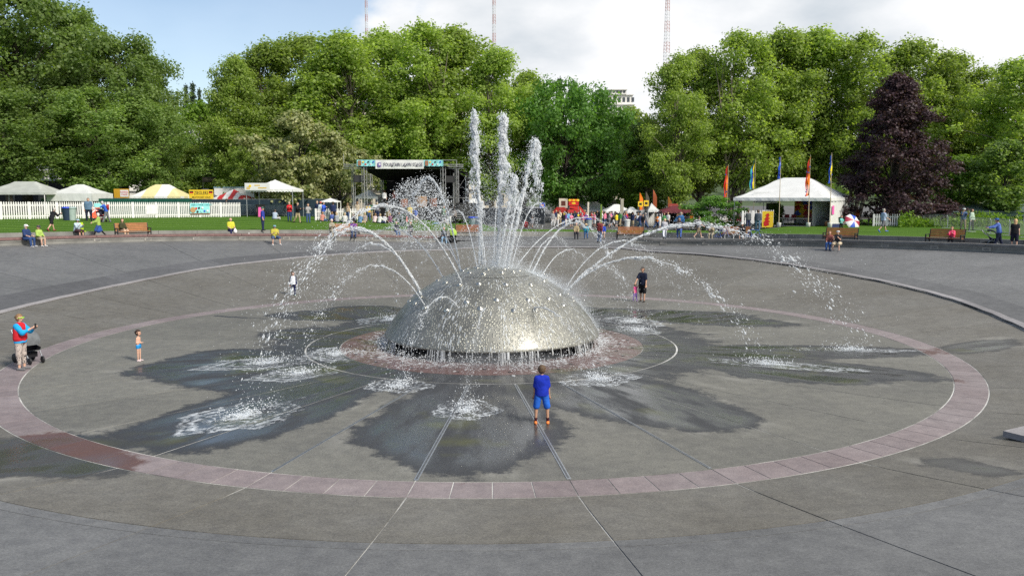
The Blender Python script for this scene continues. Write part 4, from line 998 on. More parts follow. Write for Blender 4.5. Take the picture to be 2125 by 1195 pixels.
for k, u, d, tv, hp, lf, lb in [
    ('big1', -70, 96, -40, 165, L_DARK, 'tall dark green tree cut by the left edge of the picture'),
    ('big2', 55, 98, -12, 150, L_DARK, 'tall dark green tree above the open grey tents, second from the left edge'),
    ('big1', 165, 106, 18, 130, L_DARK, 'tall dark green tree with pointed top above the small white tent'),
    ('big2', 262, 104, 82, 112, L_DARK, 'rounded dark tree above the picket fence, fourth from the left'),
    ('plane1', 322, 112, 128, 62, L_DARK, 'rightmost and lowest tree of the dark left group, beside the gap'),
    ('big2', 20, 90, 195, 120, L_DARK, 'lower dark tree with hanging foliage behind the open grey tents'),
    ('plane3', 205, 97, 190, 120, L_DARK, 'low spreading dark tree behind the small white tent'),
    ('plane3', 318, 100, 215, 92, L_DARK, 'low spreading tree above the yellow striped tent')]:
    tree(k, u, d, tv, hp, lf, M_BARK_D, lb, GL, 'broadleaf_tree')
for k, u, d, tv, hp, lb in [
    ('plane2', 490, 108, 108, 50, 'leftmost plane tree behind the stage, beside the sky gap'),
    ('plane1', 560, 112, 82, 85, 'plane tree above the white banner canopy'),
    ('plane4', 645, 116, 70, 85, 'tall plane tree above the pale flowering tree'),
    ('plane2', 722, 110, 62, 82, 'slim plane tree just left of the stage roof'),
    ('plane1', 800, 118, 58, 88, 'plane tree behind the middle of the stage banner'),
    ('plane4', 876, 112, 45, 80, 'tallest plane tree behind the right half of the stage'),
    ('plane2', 945, 116, 52, 82, 'plane tree behind the left tall water column'),
    ('plane1', 1022, 112, 95, 72, 'plane tree right behind the thick water column'),
    ('plane2', 1088, 118, 138, 58, 'rightmost plane tree behind the stage, next to the dark maple')]:
    tree(k, u, d, tv+23, hp*1.3, L_PLANE, M_BARK, lb, GC)
for k, u, d, tv, hp, lb in [
    ('plane1', 1402, 104, 112, 62, 'leftmost plane tree of the right group, above the market stalls'),
    ('plane2', 1452, 112, 100, 70, 'plane tree between the market stalls and the orange flag'),
    ('plane4', 1525, 108, 70, 84, 'tall plane tree above the orange flag'),
    ('plane1', 1608, 112, 66, 84, 'tall plane tree above the left half of the white tent'),
    ('plane2', 1690, 114, 60, 86, 'tall plane tree above the peak of the white tent'),
    ('plane4', 1775, 110, 72, 84, 'tall plane tree left of the purple beech'),
    ('plane1', 1868, 112, 84, 86, 'plane tree rising straight behind the purple beech'),
    ('plane2', 1952, 114, 104, 76, 'plane tree just right of the purple beech top'),
    ('plane3', 2030, 112, 132, 80, 'rounded plane tree near the right edge'),
    ('plane1', 2118, 100, 118, 92, 'plane tree cut by the right edge of the picture')]:
    tree(k, u, d, tv+17, hp*1.25, L_PLANE, M_BARK, lb, GR)
tree('maple', 1172, 113, 178, 138, L_MAPLE, M_BARK_D, 'wide dark green maple spreading over the market crowd', name='maple_tree', rz=1.0)
tree('maple', 1250, 116, 236, 62, L_MAPLE, M_BARK_D, 'smaller dark maple at the right side of the spreading maple', name='maple_tree', rz=2.4)
tree('beech', 1854, 82, 160, 142, L_BEECH, M_BARK_D, 'dark purple copper beech right of the white tent', name='copper_beech', rz=.4)
tree('dog', 625, 92, 245, 112, L_PALE, M_BARK_D, 'pale cream flowering tree left of the stage', name='flowering_tree')
tree('dog', 705, 96, 292, 85, L_PALE, M_BARK_D, 'smaller pale flowering tree touching the stage left side', name='flowering_tree')
tree('dog', 540, 99, 300, 80, L_PLANE, M_BARK_D, 'low green tree behind the white banner canopy', name='broadleaf_tree')
tree('layer', 1488, 86, 410, 84, L_MAPLE, M_BARK_D, 'low layered dark shrub left of the white tent', name='layered_shrub')
tree('bush', 1612, 84, 424, 19, L_BRIGHT, M_BARK_D, 'round bright green bush beside the small white tent sign', name='bush')
tree('young', 1992, 92, 330, 62, L_BRIGHT, M_BARK, 'bright yellow green young tree between the beech and the pavilion', name='young_tree')
tree('young', 2085, 88, 300, 62, L_DARK, M_BARK_D, 'dark green young tree standing behind the green roofed pavilion', name='young_tree')
tree('young', 425, 125, 225, 62, L_BRIGHT, M_BARK, 'light green tree in the gap between the left and middle groups', name='young_tree')
tree('young', 375, 110, 300, 60, L_PLANE, M_BARK, 'low light green tree above the dark blue tent', name='young_tree')
tree('young', 1345, 108, 330, 62, L_BRIGHT, M_BARK, 'bright green low tree above the grey market stalls', name='young_tree')
tree('young', 1305, 128, 238, 58, L_PLANE, M_BARK, 'plain green tree filling the gap below the hill apartments', name='young_tree')
tree('young', 1328, 120, 262, 52, L_DARK, M_BARK, 'darker tree between the maple and the right plane trees', name='young_tree')
tree('layer', 1935, 80, 425, 85, L_BEECH, M_BARK_D, 'low purple foliage hanging at the foot of the beech', name='hanging_shrub')
for k, (u, d, tv, hp) in enumerate([(395,330,182,10),(409,330,178,12),(422,330,190,9),(1161,345,168,12),(1190,340,182,16)]):
    tree('conif' if k < 4 else 'young', u, d, tv, hp, L_CONIF if k < 4 else L_MAPLE, M_BARK_D, ['leftmost of three far conifers on the hilltop, left gap','middle of three far conifers on the hilltop, left gap','rightmost of three far conifers on the hilltop, left gap','lone far conifer on the hilltop above the maple','dark bushy tree top above the maple'][k], 'far trees on the hill', 'conifer' if k < 4 else 'far_tree')
# hedges behind the fences on the right: low plants one cannot count
n = 9000; u = RNG.uniform(1868, 2125, n); d = RNG.uniform(73, 80, n); P = np.array([(*W(a, b_), 0) for a, b_ in zip(u, d)]); P[:, 2] = 2.35+RNG.beta(1.3, 1.8, n)*(.75+.5*np.sin(P[:, 0]*.9)+.3*np.sin(P[:, 0]*2.3))
a = RNG.normal(size=(n, 3)); a /= np.linalg.norm(a, axis=1)[:, None]; b_ = np.cross(a, RNG.normal(size=(n, 3))); b_ /= np.linalg.norm(b_, axis=1)[:, None]; s = RNG.uniform(.07, .2, n)[:, None]
V = np.stack([P-a*s, P-b_*s*.5, P+a*s, P+b_*s*.5], 1).reshape(-1, 3)
o = np_mesh('flower_bed', V, np.arange(4*n).reshape(-1, 4), L_BRIGHT); tag(o, 'leafy planting behind the crowd barriers on the right', kind='stuff')
# far wood covering the hillside
n = 26000; x = RNG.uniform(-420, 480, n); y = RNG.uniform(210, 470, n); hz = np.array([hill_z(a, b2) for a, b2 in zip(x, y)]); P = np.stack([x, y, hz+RNG.beta(2, 1.4, n)*(6+3*np.sin(x*.11)+2*np.sin(y*.13))], 1)
a = RNG.normal(size=(n, 3)); a /= np.linalg.norm(a, axis=1)[:, None]; b_ = np.cross(a, RNG.normal(size=(n, 3))); b_ /= np.linalg.norm(b_, axis=1)[:, None]; s = RNG.uniform(.8, 2.2, n)[:, None]
V = np.stack([P-a*s, P-b_*s*.7, P+a*s, P+b_*s*.7], 1).reshape(-1, 3)
o = np_mesh('far_wood', V, np.arange(4*n).reshape(-1, 4), L_DARK); tag(o, 'distant trees covering the hillside', kind='stuff')
# ================================================================== FAR BUILDINGS, MASTS
M_CREAM = mat('cream render', (.62,.57,.47), .85, .1, .6, .1)
M_WHITEB = mat('white stucco', (.66,.65,.62), .85, .08, .5, .1)
M_GLASSD = mat('dark window glass', (.045,.055,.065), .15, .2, 2, 0, spec=.6)
M_BRICK = mat('warm brick', (.3,.2,.14), .85, .2, 1, .2)
def face_rz(x, y): return atan2(-x, y+CAM_D)           # local -Y looks at the camera
def building(name, u0, u1, v_top, v_bot, depth, deep, m, label, storeys, bays, setback=0., wm=None, zb=None):
    a, b_ = P3(u0, v_bot, depth), P3(u1, v_bot, depth); top = P3((u0+u1)/2, v_top, depth).z; c = (a+b_)/2; w = (b_-a).length; z0 = c.z if zb is None else zb
    o = empty(name, (c.x, c.y, z0), label, 'building', None, atan2(b_.y-a.y, b_.x-a.x)); h = (top-z0)/storeys
    for s_ in range(storeys):
        off = setback*s_; wl_ = MB(); wl_.box((0, deep/2+off, h*s_+h/2), (w*(1-.04*s_*(setback > 0)), deep, h-.004)); wl_.build('storey_wall', m, o)
        sl = MB().box((0, deep/2+off-.25, h*(s_+1)-.12), (w*(1-.04*s_*(setback > 0))+.5, deep+.6, .22)); sl.build('cornice' if s_ == storeys-1 else 'floor_band', M_WHITEB, o)
        wd = MB().box((0, 0, 0), (w/bays*.55, .12, h*.45)); me = None
        for k in range(bays):
            x = -w/2+w*(k+.5)/bays
            if me is None: wo = wd.build('window', wm or M_GLASSD, o, loc=(x*.95, off-.02, h*s_+h*.5)); me = wo.data
            else: link('window', me, o, (x*.95, off-.02, h*s_+h*.5))
    return o
building('apartment_block', 1236, 1326, 192, 300, 300, 14, M_WHITEB, 'white stepped apartment block on the hill above the maple', 5, 9, 2.2)
building('penthouse', 1262, 1300, 186, 196, 306, 8, M_WHITEB, 'small white roof house on top of the hill apartments', 1, 5)
building('hill_house', 398, 436, 226, 262, 320, 9, M_BRICK, 'brown house on the hill in the left gap', 2, 4)
building('hill_house', 384, 428, 246, 300, 290, 9, M_WHITEB, 'white house on the slope below the brown hill house', 3, 5)
building('long_building', 690, 1060, 200, 415, 150, 12, M_CREAM, 'long cream building showing through the trees behind the stage', 5, 14, zb=2.2)
building('low_building', -60, 262, 340, 420, 128, 10, M_WHITEB, 'low white building showing under the left trees', 2, 12, zb=2.0)
building('long_building', 1150, 1330, 345, 420, 135, 10, M_CREAM, 'pale building glimpsed behind the maple', 3, 8, zb=2.0)
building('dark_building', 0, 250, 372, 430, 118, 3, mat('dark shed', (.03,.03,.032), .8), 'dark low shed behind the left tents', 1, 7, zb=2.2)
M_MASTR, M_MASTW = paint((.42,.24,.22)), paint((.55,.56,.58))
def mast(u, v_bot, depth, w0, w1, label):
    b_ = P3(u, v_bot, depth); top = P3(u, -80, depth).z; H = top-b_.z+30; o = empty('radio_mast', (b_.x, b_.y, b_.z-30), label, 'mast')
    seg = 14
    for k in range(seg):
        mb = MB(); f0, f1 = k/seg, (k+1)/seg
        c = [[Vector(((w0+(w1-w0)*f)*cos(q*2.094+.3), (w0+(w1-w0)*f)*sin(q*2.094+.3), H*f)) for q in range(3)] for f in (f0, f1)]
        for q in range(3):
            mb.tube(c[0][q], c[1][q], .2, None, 4)
            for e in range(3):
                g0, g1 = e/3, (e+1)/3; mb.tube(c[0][q].lerp(c[1][q], g0), c[0][(q+1) % 3].lerp(c[1][(q+1) % 3], g1), .09, None, 3); mb.tube(c[0][q].lerp(c[1][q], g1), c[0][(q+1) % 3].lerp(c[1][(q+1) % 3], g1), .09, None, 3)
        mb.build('lattice_section', M_MASTR if k % 2 else M_MASTW, o)
mast(1383, 130, 620, 3.4, .9, 'rightmost red and white lattice radio mast against the clouds')
mast(1025, 100, 640, 1.5, 1.2, 'middle lattice radio mast above the plane trees')
mast(760, 45, 760, 1.4, 1.1, 'leftmost thin pale radio mast against blue sky')

# ================================================================== BENCHES
M_WOOD = mat('orange hardwood', (.3,.115,.04), .6, .25, 4, .2); M_WOOD_R = mat('reddish hardwood', (.22,.075,.035), .6, .25, 4, .2)
def out_rz(x, y): return atan2(-x, y)                   # local -Y looks at the dome
def bench(u, v, label, wood=None, w=2.15):
    q, _ = hit(u, v); o = empty('bench', q, label, 'bench', 'benches along the lawn wall', out_rz(q.x, q.y)); wood = wood or M_WOOD
    sl = MB().box((0, 0, 0), (w-.1, .085, .035)); me = None
    for k in range(5):
        p = (0, -.05+.105*k, .44-.006*k)
        if me is None: s_ = sl.build('seat_slat', wood, o, loc=p); me = s_.data
        else: s_ = link('seat_slat', me, o, p)
    for k in range(5):
        s_ = link('back_slat', me, o, (0, .47+.022*k, .52+.105*k)); s_.rotation_euler = (radians(78), 0, 0)
    for sx in (-1, 1):
        mb = MB(); x = sx*(w/2-.02)
        mb.box((x, -.08, .31), (.06, .07, .62)); mb.box((x, .46, .31), (.06, .07, .62)); mb.box((x, .19, .64), (.07, .62, .05)); mb.box((x, .19, .38), (.06, .5, .05)); mb.box((x, .53, .72), (.05, .05, .5), 0, -.2)
        mb.build('end_frame', M_BLACK, o)
    MB().box((0, .2, .33), (w-.1, .08, .05)).build('rail', M_BLACK, o)
    return o
BEN = [bench(279, 494, 'orange wooden bench on the left holding a woman in olive', ), bench(716, 492, 'wooden bench shared by a grey-haired man and a person in purple'),
    bench(972, 492, 'reddish empty bench partly hidden by the water arcs', M_WOOD_R), bench(1307, 497, 'empty brown bench right of the water arcs'),
    bench(1525, 498, 'brown bench behind the blue bicycles'), bench(1741, 504, 'wooden bench behind the seated couple on the right', ), bench(1957, 509, 'rightmost wooden bench with a person in pink')]

# ================================================================== FENCES, BARRIERS
def picket_fence(p0, p1, label, h=1.25, npan=8):
    p0, p1 = Vector(p0), Vector(p1); d = p1-p0; L_ = hypot(d.x, d.y); o = empty('picket_fence', p0, label, 'fence', None, atan2(d.y, d.x)); dz = d.z/L_
    for k in range(npan):
        x0, x1 = L_*k/npan, L_*(k+1)/npan; mb = MB(); n = max(3, int((x1-x0)/.17))
        for i in range(n):
            x = x0+(x1-x0)*(i+.5)/n; z = dz*x; w = .048
            mb.add([(x-w, -.012, z+.06), (x+w, -.012, z+.06), (x+w, -.012, z+h-.09), (x+w*.5, -.012, z+h-.02), (x, -.012, z+h), (x-w*.5, -.012, z+h-.02), (x-w, -.012, z+h-.09)] + [(x-w, .012, z+.06), (x+w, .012, z+.06), (x+w, .012, z+h-.09), (x+w*.5, .012, z+h-.02), (x, .012, z+h), (x-w*.5, .012, z+h-.02), (x-w, .012, z+h-.09)],
                   [(0,1,2,3,4,5,6), (13,12,11,10,9,8,7)] + [(i2, 7+i2, 7+(i2+1) % 7, (i2+1) % 7) for i2 in range(7)])
        pn = mb.build('picket_panel', M_WHITE, o)
        for z in (.28, h-.28): MB().box(((x0+x1)/2, .035, dz*(x0+x1)/2+z), (x1-x0-.08, .04, .09)).build('rail', M_WHITE, pn)
        MB().box((x0, .03, dz*x0+h*.5), (.1, .1, h-.02)).build('post', M_WHITE, o)
    return o
pa, pb = hit(-60, 457)[0], hit(500, 451)[0]
picket_fence(pa, pb, 'long white picket fence across the lawn on the left', 1.42, 11)
q0, q1 = hit(655, 458)[0], hit(760, 457)[0]; picket_fence(q0, q1, 'short white picket fence behind the seated crowd left of the stage', 1.1, 3)
picket_fence(hit(1476, 471)[0], hit(1512, 470)[0], 'white picket fence left of the white tent', 1.15, 2)
_t0, _t1 = hit(1598, 464)[0], hit(1610, 464)[0]
picket_fence(P3(1540, 466, 80), P3(1606, 464, 80), 'white picket fence seen through the open white tent', 1.3, 3)
picket_fence(hit(1812, 470)[0], hit(1868, 470)[0], 'short white picket fence right of the white tent', 1.15, 2)
def barrier(p, rz, label, w=2.3, h=1.1):
    o = empty('crowd_barrier', p, label, 'barrier', 'steel crowd barriers', rz); fr = MB()
    fr.path([(-w/2, 0, .12), (-w/2, 0, h-.1), (-w/2+.1, 0, h), (w/2-.1, 0, h), (w/2, 0, h-.1), (w/2, 0, .12)], .024, 6); fr.tube((-w/2, 0, .2), (w/2, 0, .2), .02); fr.build('frame', M_STEEL, o)
    br = MB(); n = 17
    for i in range(1, n): br.tube((-w/2+w*i/n, 0, .2), (-w/2+w*i/n, 0, h), .011, None, 4, False)
    br.build('bars', M_STEEL, o)
    for sx in (-.8, .8): MB().box((sx*w/2, 0, .06), (.06, .55, .05)).build('base_foot', M_STEEL, o)
prev = None
for k, (u, v) in enumerate([(1868, 470), (1916, 471), (1966, 474), (2012, 482), (2055, 486), (2094, 490), (2132, 494)]):
    q = hit(u, v)[0]
    if prev is not None:
        c = (q+prev)/2; d = q-prev; barrier(c, atan2(d.y, d.x), ['steel crowd barrier next to the short picket fence', 'second steel barrier right of the picket fence', 'steel barrier behind the man in blue shirt', 'steel barrier behind the person in pale jacket', 'steel barrier in front of the green roofed pavilion', 'steel barrier at the right edge of the lawn'][k-1], hypot(d.x, d.y)-.1)
    prev = q
for u, v, lb in [(516, 450, 'steel crowd barrier beside the pink chalkboard'), (572, 450, 'steel crowd barrier behind the man sitting on the grass')]:
    q = hit(u, v)[0]; barrier(q, face_rz(q.x, q.y), lb, 2.1, 1.15)
# screened fence behind the picket fence
def screen(u0, u1, v_top, d0, d1, m, label):
    a, b_ = P3(u0, v_top, d0), P3(u1, v_top, d1); z0 = ground_z(a.x, a.y)-.1; L_ = hypot(b_.x-a.x, b_.y-a.y); o = empty('screen_fence', (a.x, a.y, z0), label, 'fence', None, atan2(b_.y-a.y, b_.x-a.x)); h = a.z-z0
    n = int(L_/2.4)+1
    for k in range(n):
        x0, x1 = L_*k/n, L_*(k+1)/n; mb = MB(); c = 8
        vs = [(x0+(x1-x0)*i/c, .03*sin(i*2.1+k), z) for z in (.05, h*.5, h-.03) for i in range(c+1)]
        mb.add(vs, [(j*(c+1)+i, j*(c+1)+i+1, (j+1)*(c+1)+i+1, (j+1)*(c+1)+i) for j in range(2) for i in range(c)]); mb.build('screen_cloth', m, o, True)
        MB().tube((x0, .06, 0), (x0, .06, h+.06), .03).build('post', M_STEEL, o)
    MB().tube((0, .05, h), (L_, .05, h), .025).build('top_rail', M_STEEL, o)
screen(85, 398, 412, 85, 86, cloth((.012,.075,.055)), 'dark green screened fence behind the picket fence')
screen(398, 700, 414, 86, 88, cloth((.02,.035,.05)), 'navy screened fence behind the banner canopy')
screen(985, 1130, 432, 92, 92, cloth((.018,.022,.028)), 'black screened fence right of the stage')

# ================================================================== TENTS AND CANOPIES
def canopy(x, y, z, rz, w, d, eave, peak, ridge, mats, label, name='canopy_tent', stripes=0, legs=True, val=.28, scallop=True, walls=(), cat='tent', legm=None, curve=1.18, legpos=None):
    o = empty(name, (x, y, z), label, cat, None, rz); nx, ny = 24, 12; V = []; F = []; mi = []
    for j in range(ny+1):
        for i in range(nx+1):
            px, py = -w/2+w*i/nx, -d/2+d*j/ny
            fx = max(0, abs(px)-ridge/2)/(w/2-ridge/2+1e-6); f = 1-max(fx, abs(py)/(d/2)); V.append((px, py, eave+(peak-eave)*f**curve))
    for j in range(ny):
        for i in range(nx): F.append((j*(nx+1)+i, j*(nx+1)+i+1, (j+1)*(nx+1)+i+1, (j+1)*(nx+1)+i)); mi.append(int(i/nx*stripes) % 2 if stripes else 0)
    mb = MB(); mb.v, mb.f, mb.m = V, F, mi; rf = mb.build('roof', mats, o)
    for sx, sy, L_, r_ in ((0, -1, w, 0), (0, 1, w, pi), (1, 0, d, pi/2), (-1, 0, d, -pi/2)):
        mb = MB(); n = max(6, int(L_/.28)); n = n*2 if scallop else n
        vs = []; 
        for i in range(n+1):
            vs.append((-L_/2+L_*i/n, 0, 0)); 
        for i in range(n+1): vs.append((-L_/2+L_*i/n, -.02+.015*sin(i*1.7), -val*(1 if not scallop or i % 2 else .72)))
        mb.add(vs, [(i, n+1+i, n+2+i, i+1) for i in range(n)]); mb.m = [int(i/n*stripes) % 2 if stripes else 0 for i in range(n)]
        mb.build('valance', mats, o, loc=(sx*(w/2+.004), sy*(d/2+.004), eave+.01), rz=r_)
    if legs:
        for px, py in (legpos or [(sx*w/2*.985, sy*d/2*.97) for sx in (-1, 1) for sy in (-1, 1)]):
            MB().tube((px, py, 0), (px, py, eave), .04, None, 8).build('leg', legm or M_WHITE, o)
    for sx, sy, m in walls:
        L_ = d if sx else w; mb = MB(); c = 14; r_ = pi/2 if sx else 0
        vs = [(-L_/2+L_*i/c, .05*sin(i*2.6), zz_) for zz_ in (.02, eave*.5, eave-.02) for i in range(c+1)]
        mb.add(vs, [(j*(c+1)+i, j*(c+1)+i+1, (j+1)*(c+1)+i+1, (j+1)*(c+1)+i) for j in range(2) for i in range(c)]); mb.build('side_wall', m, o, True, loc=(sx*(w/2-.06), sy*(d/2-.06), 0), rz=r_)
    return o
def tent_px(u0, u1, v_eave, v_peak, depth, d, label, mats, ridge=0, zb=None, turn=0., **k):
    a, b_ = P3(u0, v_eave, depth), P3(u1, v_eave, depth); c = (a+b_)/2; rz = atan2(b_.y-a.y, b_.x-a.x)+turn; w = (b_-a).length
    y = Vector((-sin(rz), cos(rz), 0))*d/2; z = ground_z(c.x, c.y) if zb is None else zb; pk = P3((u0+u1)/2, v_peak, depth+d/2).z
    return canopy(c.x+y.x, c.y+y.y, z, rz, w, d, a.z-z, pk-z, ridge*w, mats, label, **k)
V_WHITE = mat('white tent vinyl', (.66,.67,.66), .5, .06, 1.2, .12, bscale=3)
V_GREY = mat('grey weathered vinyl', (.36,.38,.36), .55, .1, 1.2, .12, bscale=3)
V_YEL = mat('pale yellow vinyl', (.6,.55,.3), .55, .08, 1.2, .1); V_RED = mat('red vinyl', (.45,.03,.03), .5, .1, 1.2, .1); V_NAVY = mat('dark slate vinyl', (.07,.07,.1), .6, .12, 1.2, .1); V_BLACK = mat('black vinyl', (.02,.02,.025), .6, .15, 1.2, .1); V_MAROON = mat('maroon vinyl', (.12,.02,.03), .6, .15, 1.2, .1)
tent_px(-45, 92, 400, 377, 82, 5.0, 'wide open grey canopy tent at the left edge', V_GREY, .35, scallop=False, val=.2)
tent_px(96, 190, 402, 383, 84, 4.5, 'smaller pale grey canopy tent behind the picket fence', mat('pale grey vinyl', (.55,.57,.56), .5, .08, 1.2, .1), .2, scallop=False, val=.75)
tent_px(266, 374, 408, 383, 92, 4.5, 'yellow and white striped tent', [V_WHITE, V_YEL], .3, stripes=4)
tent_px(372, 452, 410, 392, 97, 4.5, 'dark slate tent behind the yellow sign', [V_NAVY], .15, scallop=False)
tent_px(440, 505, 411, 394, 91, 4.0, 'red and white striped stall awning', [V_WHITE, V_RED], .1, stripes=6)
tent_px(510, 607, 393, 373, 81, 4.2, 'white canopy tent with a banner and scalloped edge', V_WHITE, .0, legm=M_STEEL)
tent_px(664, 700, 418, 411, 84, 1.7, 'small white canopy table tent left of the stage', V_WHITE, 0, val=.12)
tent_px(736, 784, 408, 394, 90, 3.0, 'small grey white canopy beside the stage tower', mat('pale grey vinyl', (.55,.57,.56)), 0)
tent_px(960, 1004, 430, 412, 93, 4.5, 'plain white tent at the right of the stage', V_WHITE, .2, walls=((1, 0, V_WHITE),))
# long white trailer behind the striped awning
a = P3(446, 390, 98); z = ground_z(a.x, a.y); o = empty('food_trailer', (a.x, a.y, z), 'long white food trailer behind the striped awning', 'trailer', None, 0.); hh = a.z-z
MB().box((2.2, 1.2, hh/2+.2), (4.6, 2.4, hh-.4)).build('body', M_WHITE, o); MB().box((2.2, 1.2, hh+.05), (4.7, 2.5, .1)).build('roof_edge', paint((.25,.4,.5)), o); MB().box((1.4, -.02, hh*.55), (1.8, .05, .9)).build('hatch', M_GLASSD, o)
for wx in (1.2, 3.4): MB().lathe([(.3, -.1), (.32, 0), (.3, .1)], 14).build('wheel', M_BLACK, o, loc=(wx, .3, .3)).rotation_euler = (pi/2, 0, 0)

# ------------------------------------------------------------------ signs and banners
def board(u0, u1, v0, v1, depth, m, label, name='sign_board', cat='sign', posts=True, th=.05, turn=0.):
    a, b_ = P3(u0, v1, depth), P3(u1, v1, depth); h = P3(u0, v0, depth).z-a.z; c = (a+b_)/2; z = ground_z(c.x, c.y); w = (b_-a).length
    o = empty(name, (c.x, c.y, z), label, cat, None, atan2(b_.y-a.y, b_.x-a.x)+turn); zc = c.z-z+h/2
    MB().box((0, 0, zc), (w, th, h)).build('panel', m, o)
    if posts:
        for sx in (-.46, .46): MB().tube((sx*w, .06, 0), (sx*w, .06, zc+h/2), .035).build('post', M_STEEL, o)
    return o, w, h, zc
INK = paint((.02,.02,.02)); RED = paint((.55,.02,.02)); YEL = paint((.8,.55,.03)); TEAL = paint((.25,.6,.62)); PINK = paint((.85,.15,.45)); BLUEP = paint((.04,.1,.5)); WHT = paint((.66,.66,.66))
o, w, h, zc = board(393, 443, 394, 413, 90, YEL, 'yellow bratwurst stand sign with bold black lettering'); 
textmesh('ZIEGLERS', h*.52, INK, o, (0, -.035, zc+h*.14), sx=w*.64/(h*.52*4.6)); textmesh('BRATWURST HAUS', h*.27, INK, o, (0, -.035, zc-h*.33), sx=w*.82/(h*.27*9.3))
for sx in (-1, 1):
    for k, m in enumerate((INK, RED, YEL)):
        f = MB().box((sx*w*.4, -.032-.002*k, zc+h*(.3-.13*k)), (w*.15, .012, h*.12)); f.build('flag_stripe', m, o).rotation_euler = (0, 0, 0)
o, w, h, zc = board(237, 268, 392, 411, 91, paint((.5,.28,.02)), 'brown and yellow menu sign beside the striped tent'); textmesh('FUNNEL\nCAKES', h*.26, RED, o, (w*.2, -.045, zc), sx=.9)
MB().box((w*.2, -.034, zc), (w*.55, .01, h*.75)).build('menu_card', WHT, o)
o, w, h, zc = board(193, 210, 399, 411, 92, paint((.12,.02,.02)), 'small dark red machine sign behind the fence'); textmesh('ATM', h*.7, WHT, o, (0, -.035, zc))
# teal banner tied on the picket fence, and plain notices
def fence_xy(u): 
    k = (u+60)/560; p = pa.lerp(pb, k); return p
def fence_banner(u0, u1, z0, z1, m, label, texts=()):
    a, b_ = fence_xy(u0), fence_xy(u1); d = b_-a; o = empty('fence_banner', a, label, 'banner', None, atan2(d.y, d.x)); w = hypot(d.x, d.y)
    mb = MB(); c = 10; mb.add([(w*i/c, -.05-.012*sin(i*1.9), z) for z in (z0, z1) for i in range(c+1)], [(i, i+1, c+2+i, c+1+i) for i in range(c)]); mb.build('cloth', m, o)
    for t, s_, tx, tz, mm in texts: textmesh(t, s_, mm, o, (w*tx, -.085, z0+(z1-z0)*tz))
    return o, w
o, w = fence_banner(374, 421, .3, 1.32, TEAL, 'pale teal sponsor banner hanging on the picket fence', [('BEER & WINE GARDEN', .2, .6, .86, paint((.08,.35,.4)))])
MB().lathe([(.26, 0), (.26, .02)], 18).build('emblem', paint((.4,.25,.12)), o, loc=(w*.13, -.08, .72)).rotation_euler = (pi/2, 0, 0)
for k, (tx, tz, m) in enumerate([(.3,.85,RED),(.44,.88,INK),(.62,.9,WHT),(.36,.55,INK),(.56,.58,TEAL),(.72,.6,BLUEP),(.88,.62,WHT)]): MB().lathe([(.1, 0), (.1, .02)], 12).build('logo_mark', m, o, loc=(w*tx, -.08, tz)).rotation_euler = (pi/2, 0, 0)
MB().box((w/2, -.075, .36), (w, .01, .1)).build('hem_band', paint((.2,.1,.06)), o)
fence_banner(274, 300, .35, 1.2, WHT, 'blank white notice hanging on the picket fence'); o, w = fence_banner(165, 180, .2, 1.3, TEAL, 'small teal poster with brown emblem on the fence')
MB().lathe([(.22, 0), (.22, .02)], 14).build('emblem', paint((.4,.25,.12)), o, loc=(w*.55, -.08, .7)).rotation_euler = (pi/2, 0, 0)
o, w, h, zc = board(508, 560, 380, 395, 80.6, V_WHITE, 'white banner with gold lettering on the canopy tent', 'tent_banner', 'banner', False, .02); [MB().box((x_*w, -.014, zc+z_*h), (l_*w, .006, h*.16)).build('print_line', paint((.6,.42,.1)), o) for x_, z_, l_ in ((0, .17, .22), (.2, -.18, .34), (-.36, -.1, .12), (-.36, -.3, .14))]
MB().lathe([(.12, 0), (.12, .02)], 12).build('emblem', YEL, o, loc=(-w*.28, -.02, zc+h*.1)).rotation_euler = (pi/2, 0, 0)
# hanging market sign between the trees
o, w, h, zc = board(420, 448, 368, 378, 108, mat('rusty plate', (.06,.05,.05)), 'dark overhead market sign under the trees', posts=True); textmesh('MARKET', h*.6, paint((.25,.2,.18)), o, (w*.1, -.035, zc))
def sandwich(u, v, w, h, m, label, patch=None, turn=0.):
    q = hit(u, v)[0]; o = empty('sandwich_board', q, label, 'sign', None, face_rz(q.x, q.y)+turn)
    for s_, nm in ((-1, 'front_panel'), (1, 'back_panel')):
        MB().box((0, 0, h/2), (w, .03, h)).build(nm, m, o, loc=(0, s_*.22, 0)).rotation_euler = (-s_*.2, 0, 0)
    if patch: 
        p = MB().box((patch[0]*w, 0, patch[1]*h), (patch[2]*w, .008, patch[3]*h)); po = p.build('poster', PINK, o, loc=(0, -.242, 0)); po.rotation_euler = (.2, 0, 0)
    return o
sandwich(541, 451, .75, 1.25, M_BLACK, 'black chalkboard with tall pink sheet near the banner canopy', (-.05,.42,.6,.75), .15)
sandwich(1462, 474, .95, 1.2, M_BLACK, 'black chalkboard with pink notice left of the white tent', (.0,.3,.5,.42), 0)
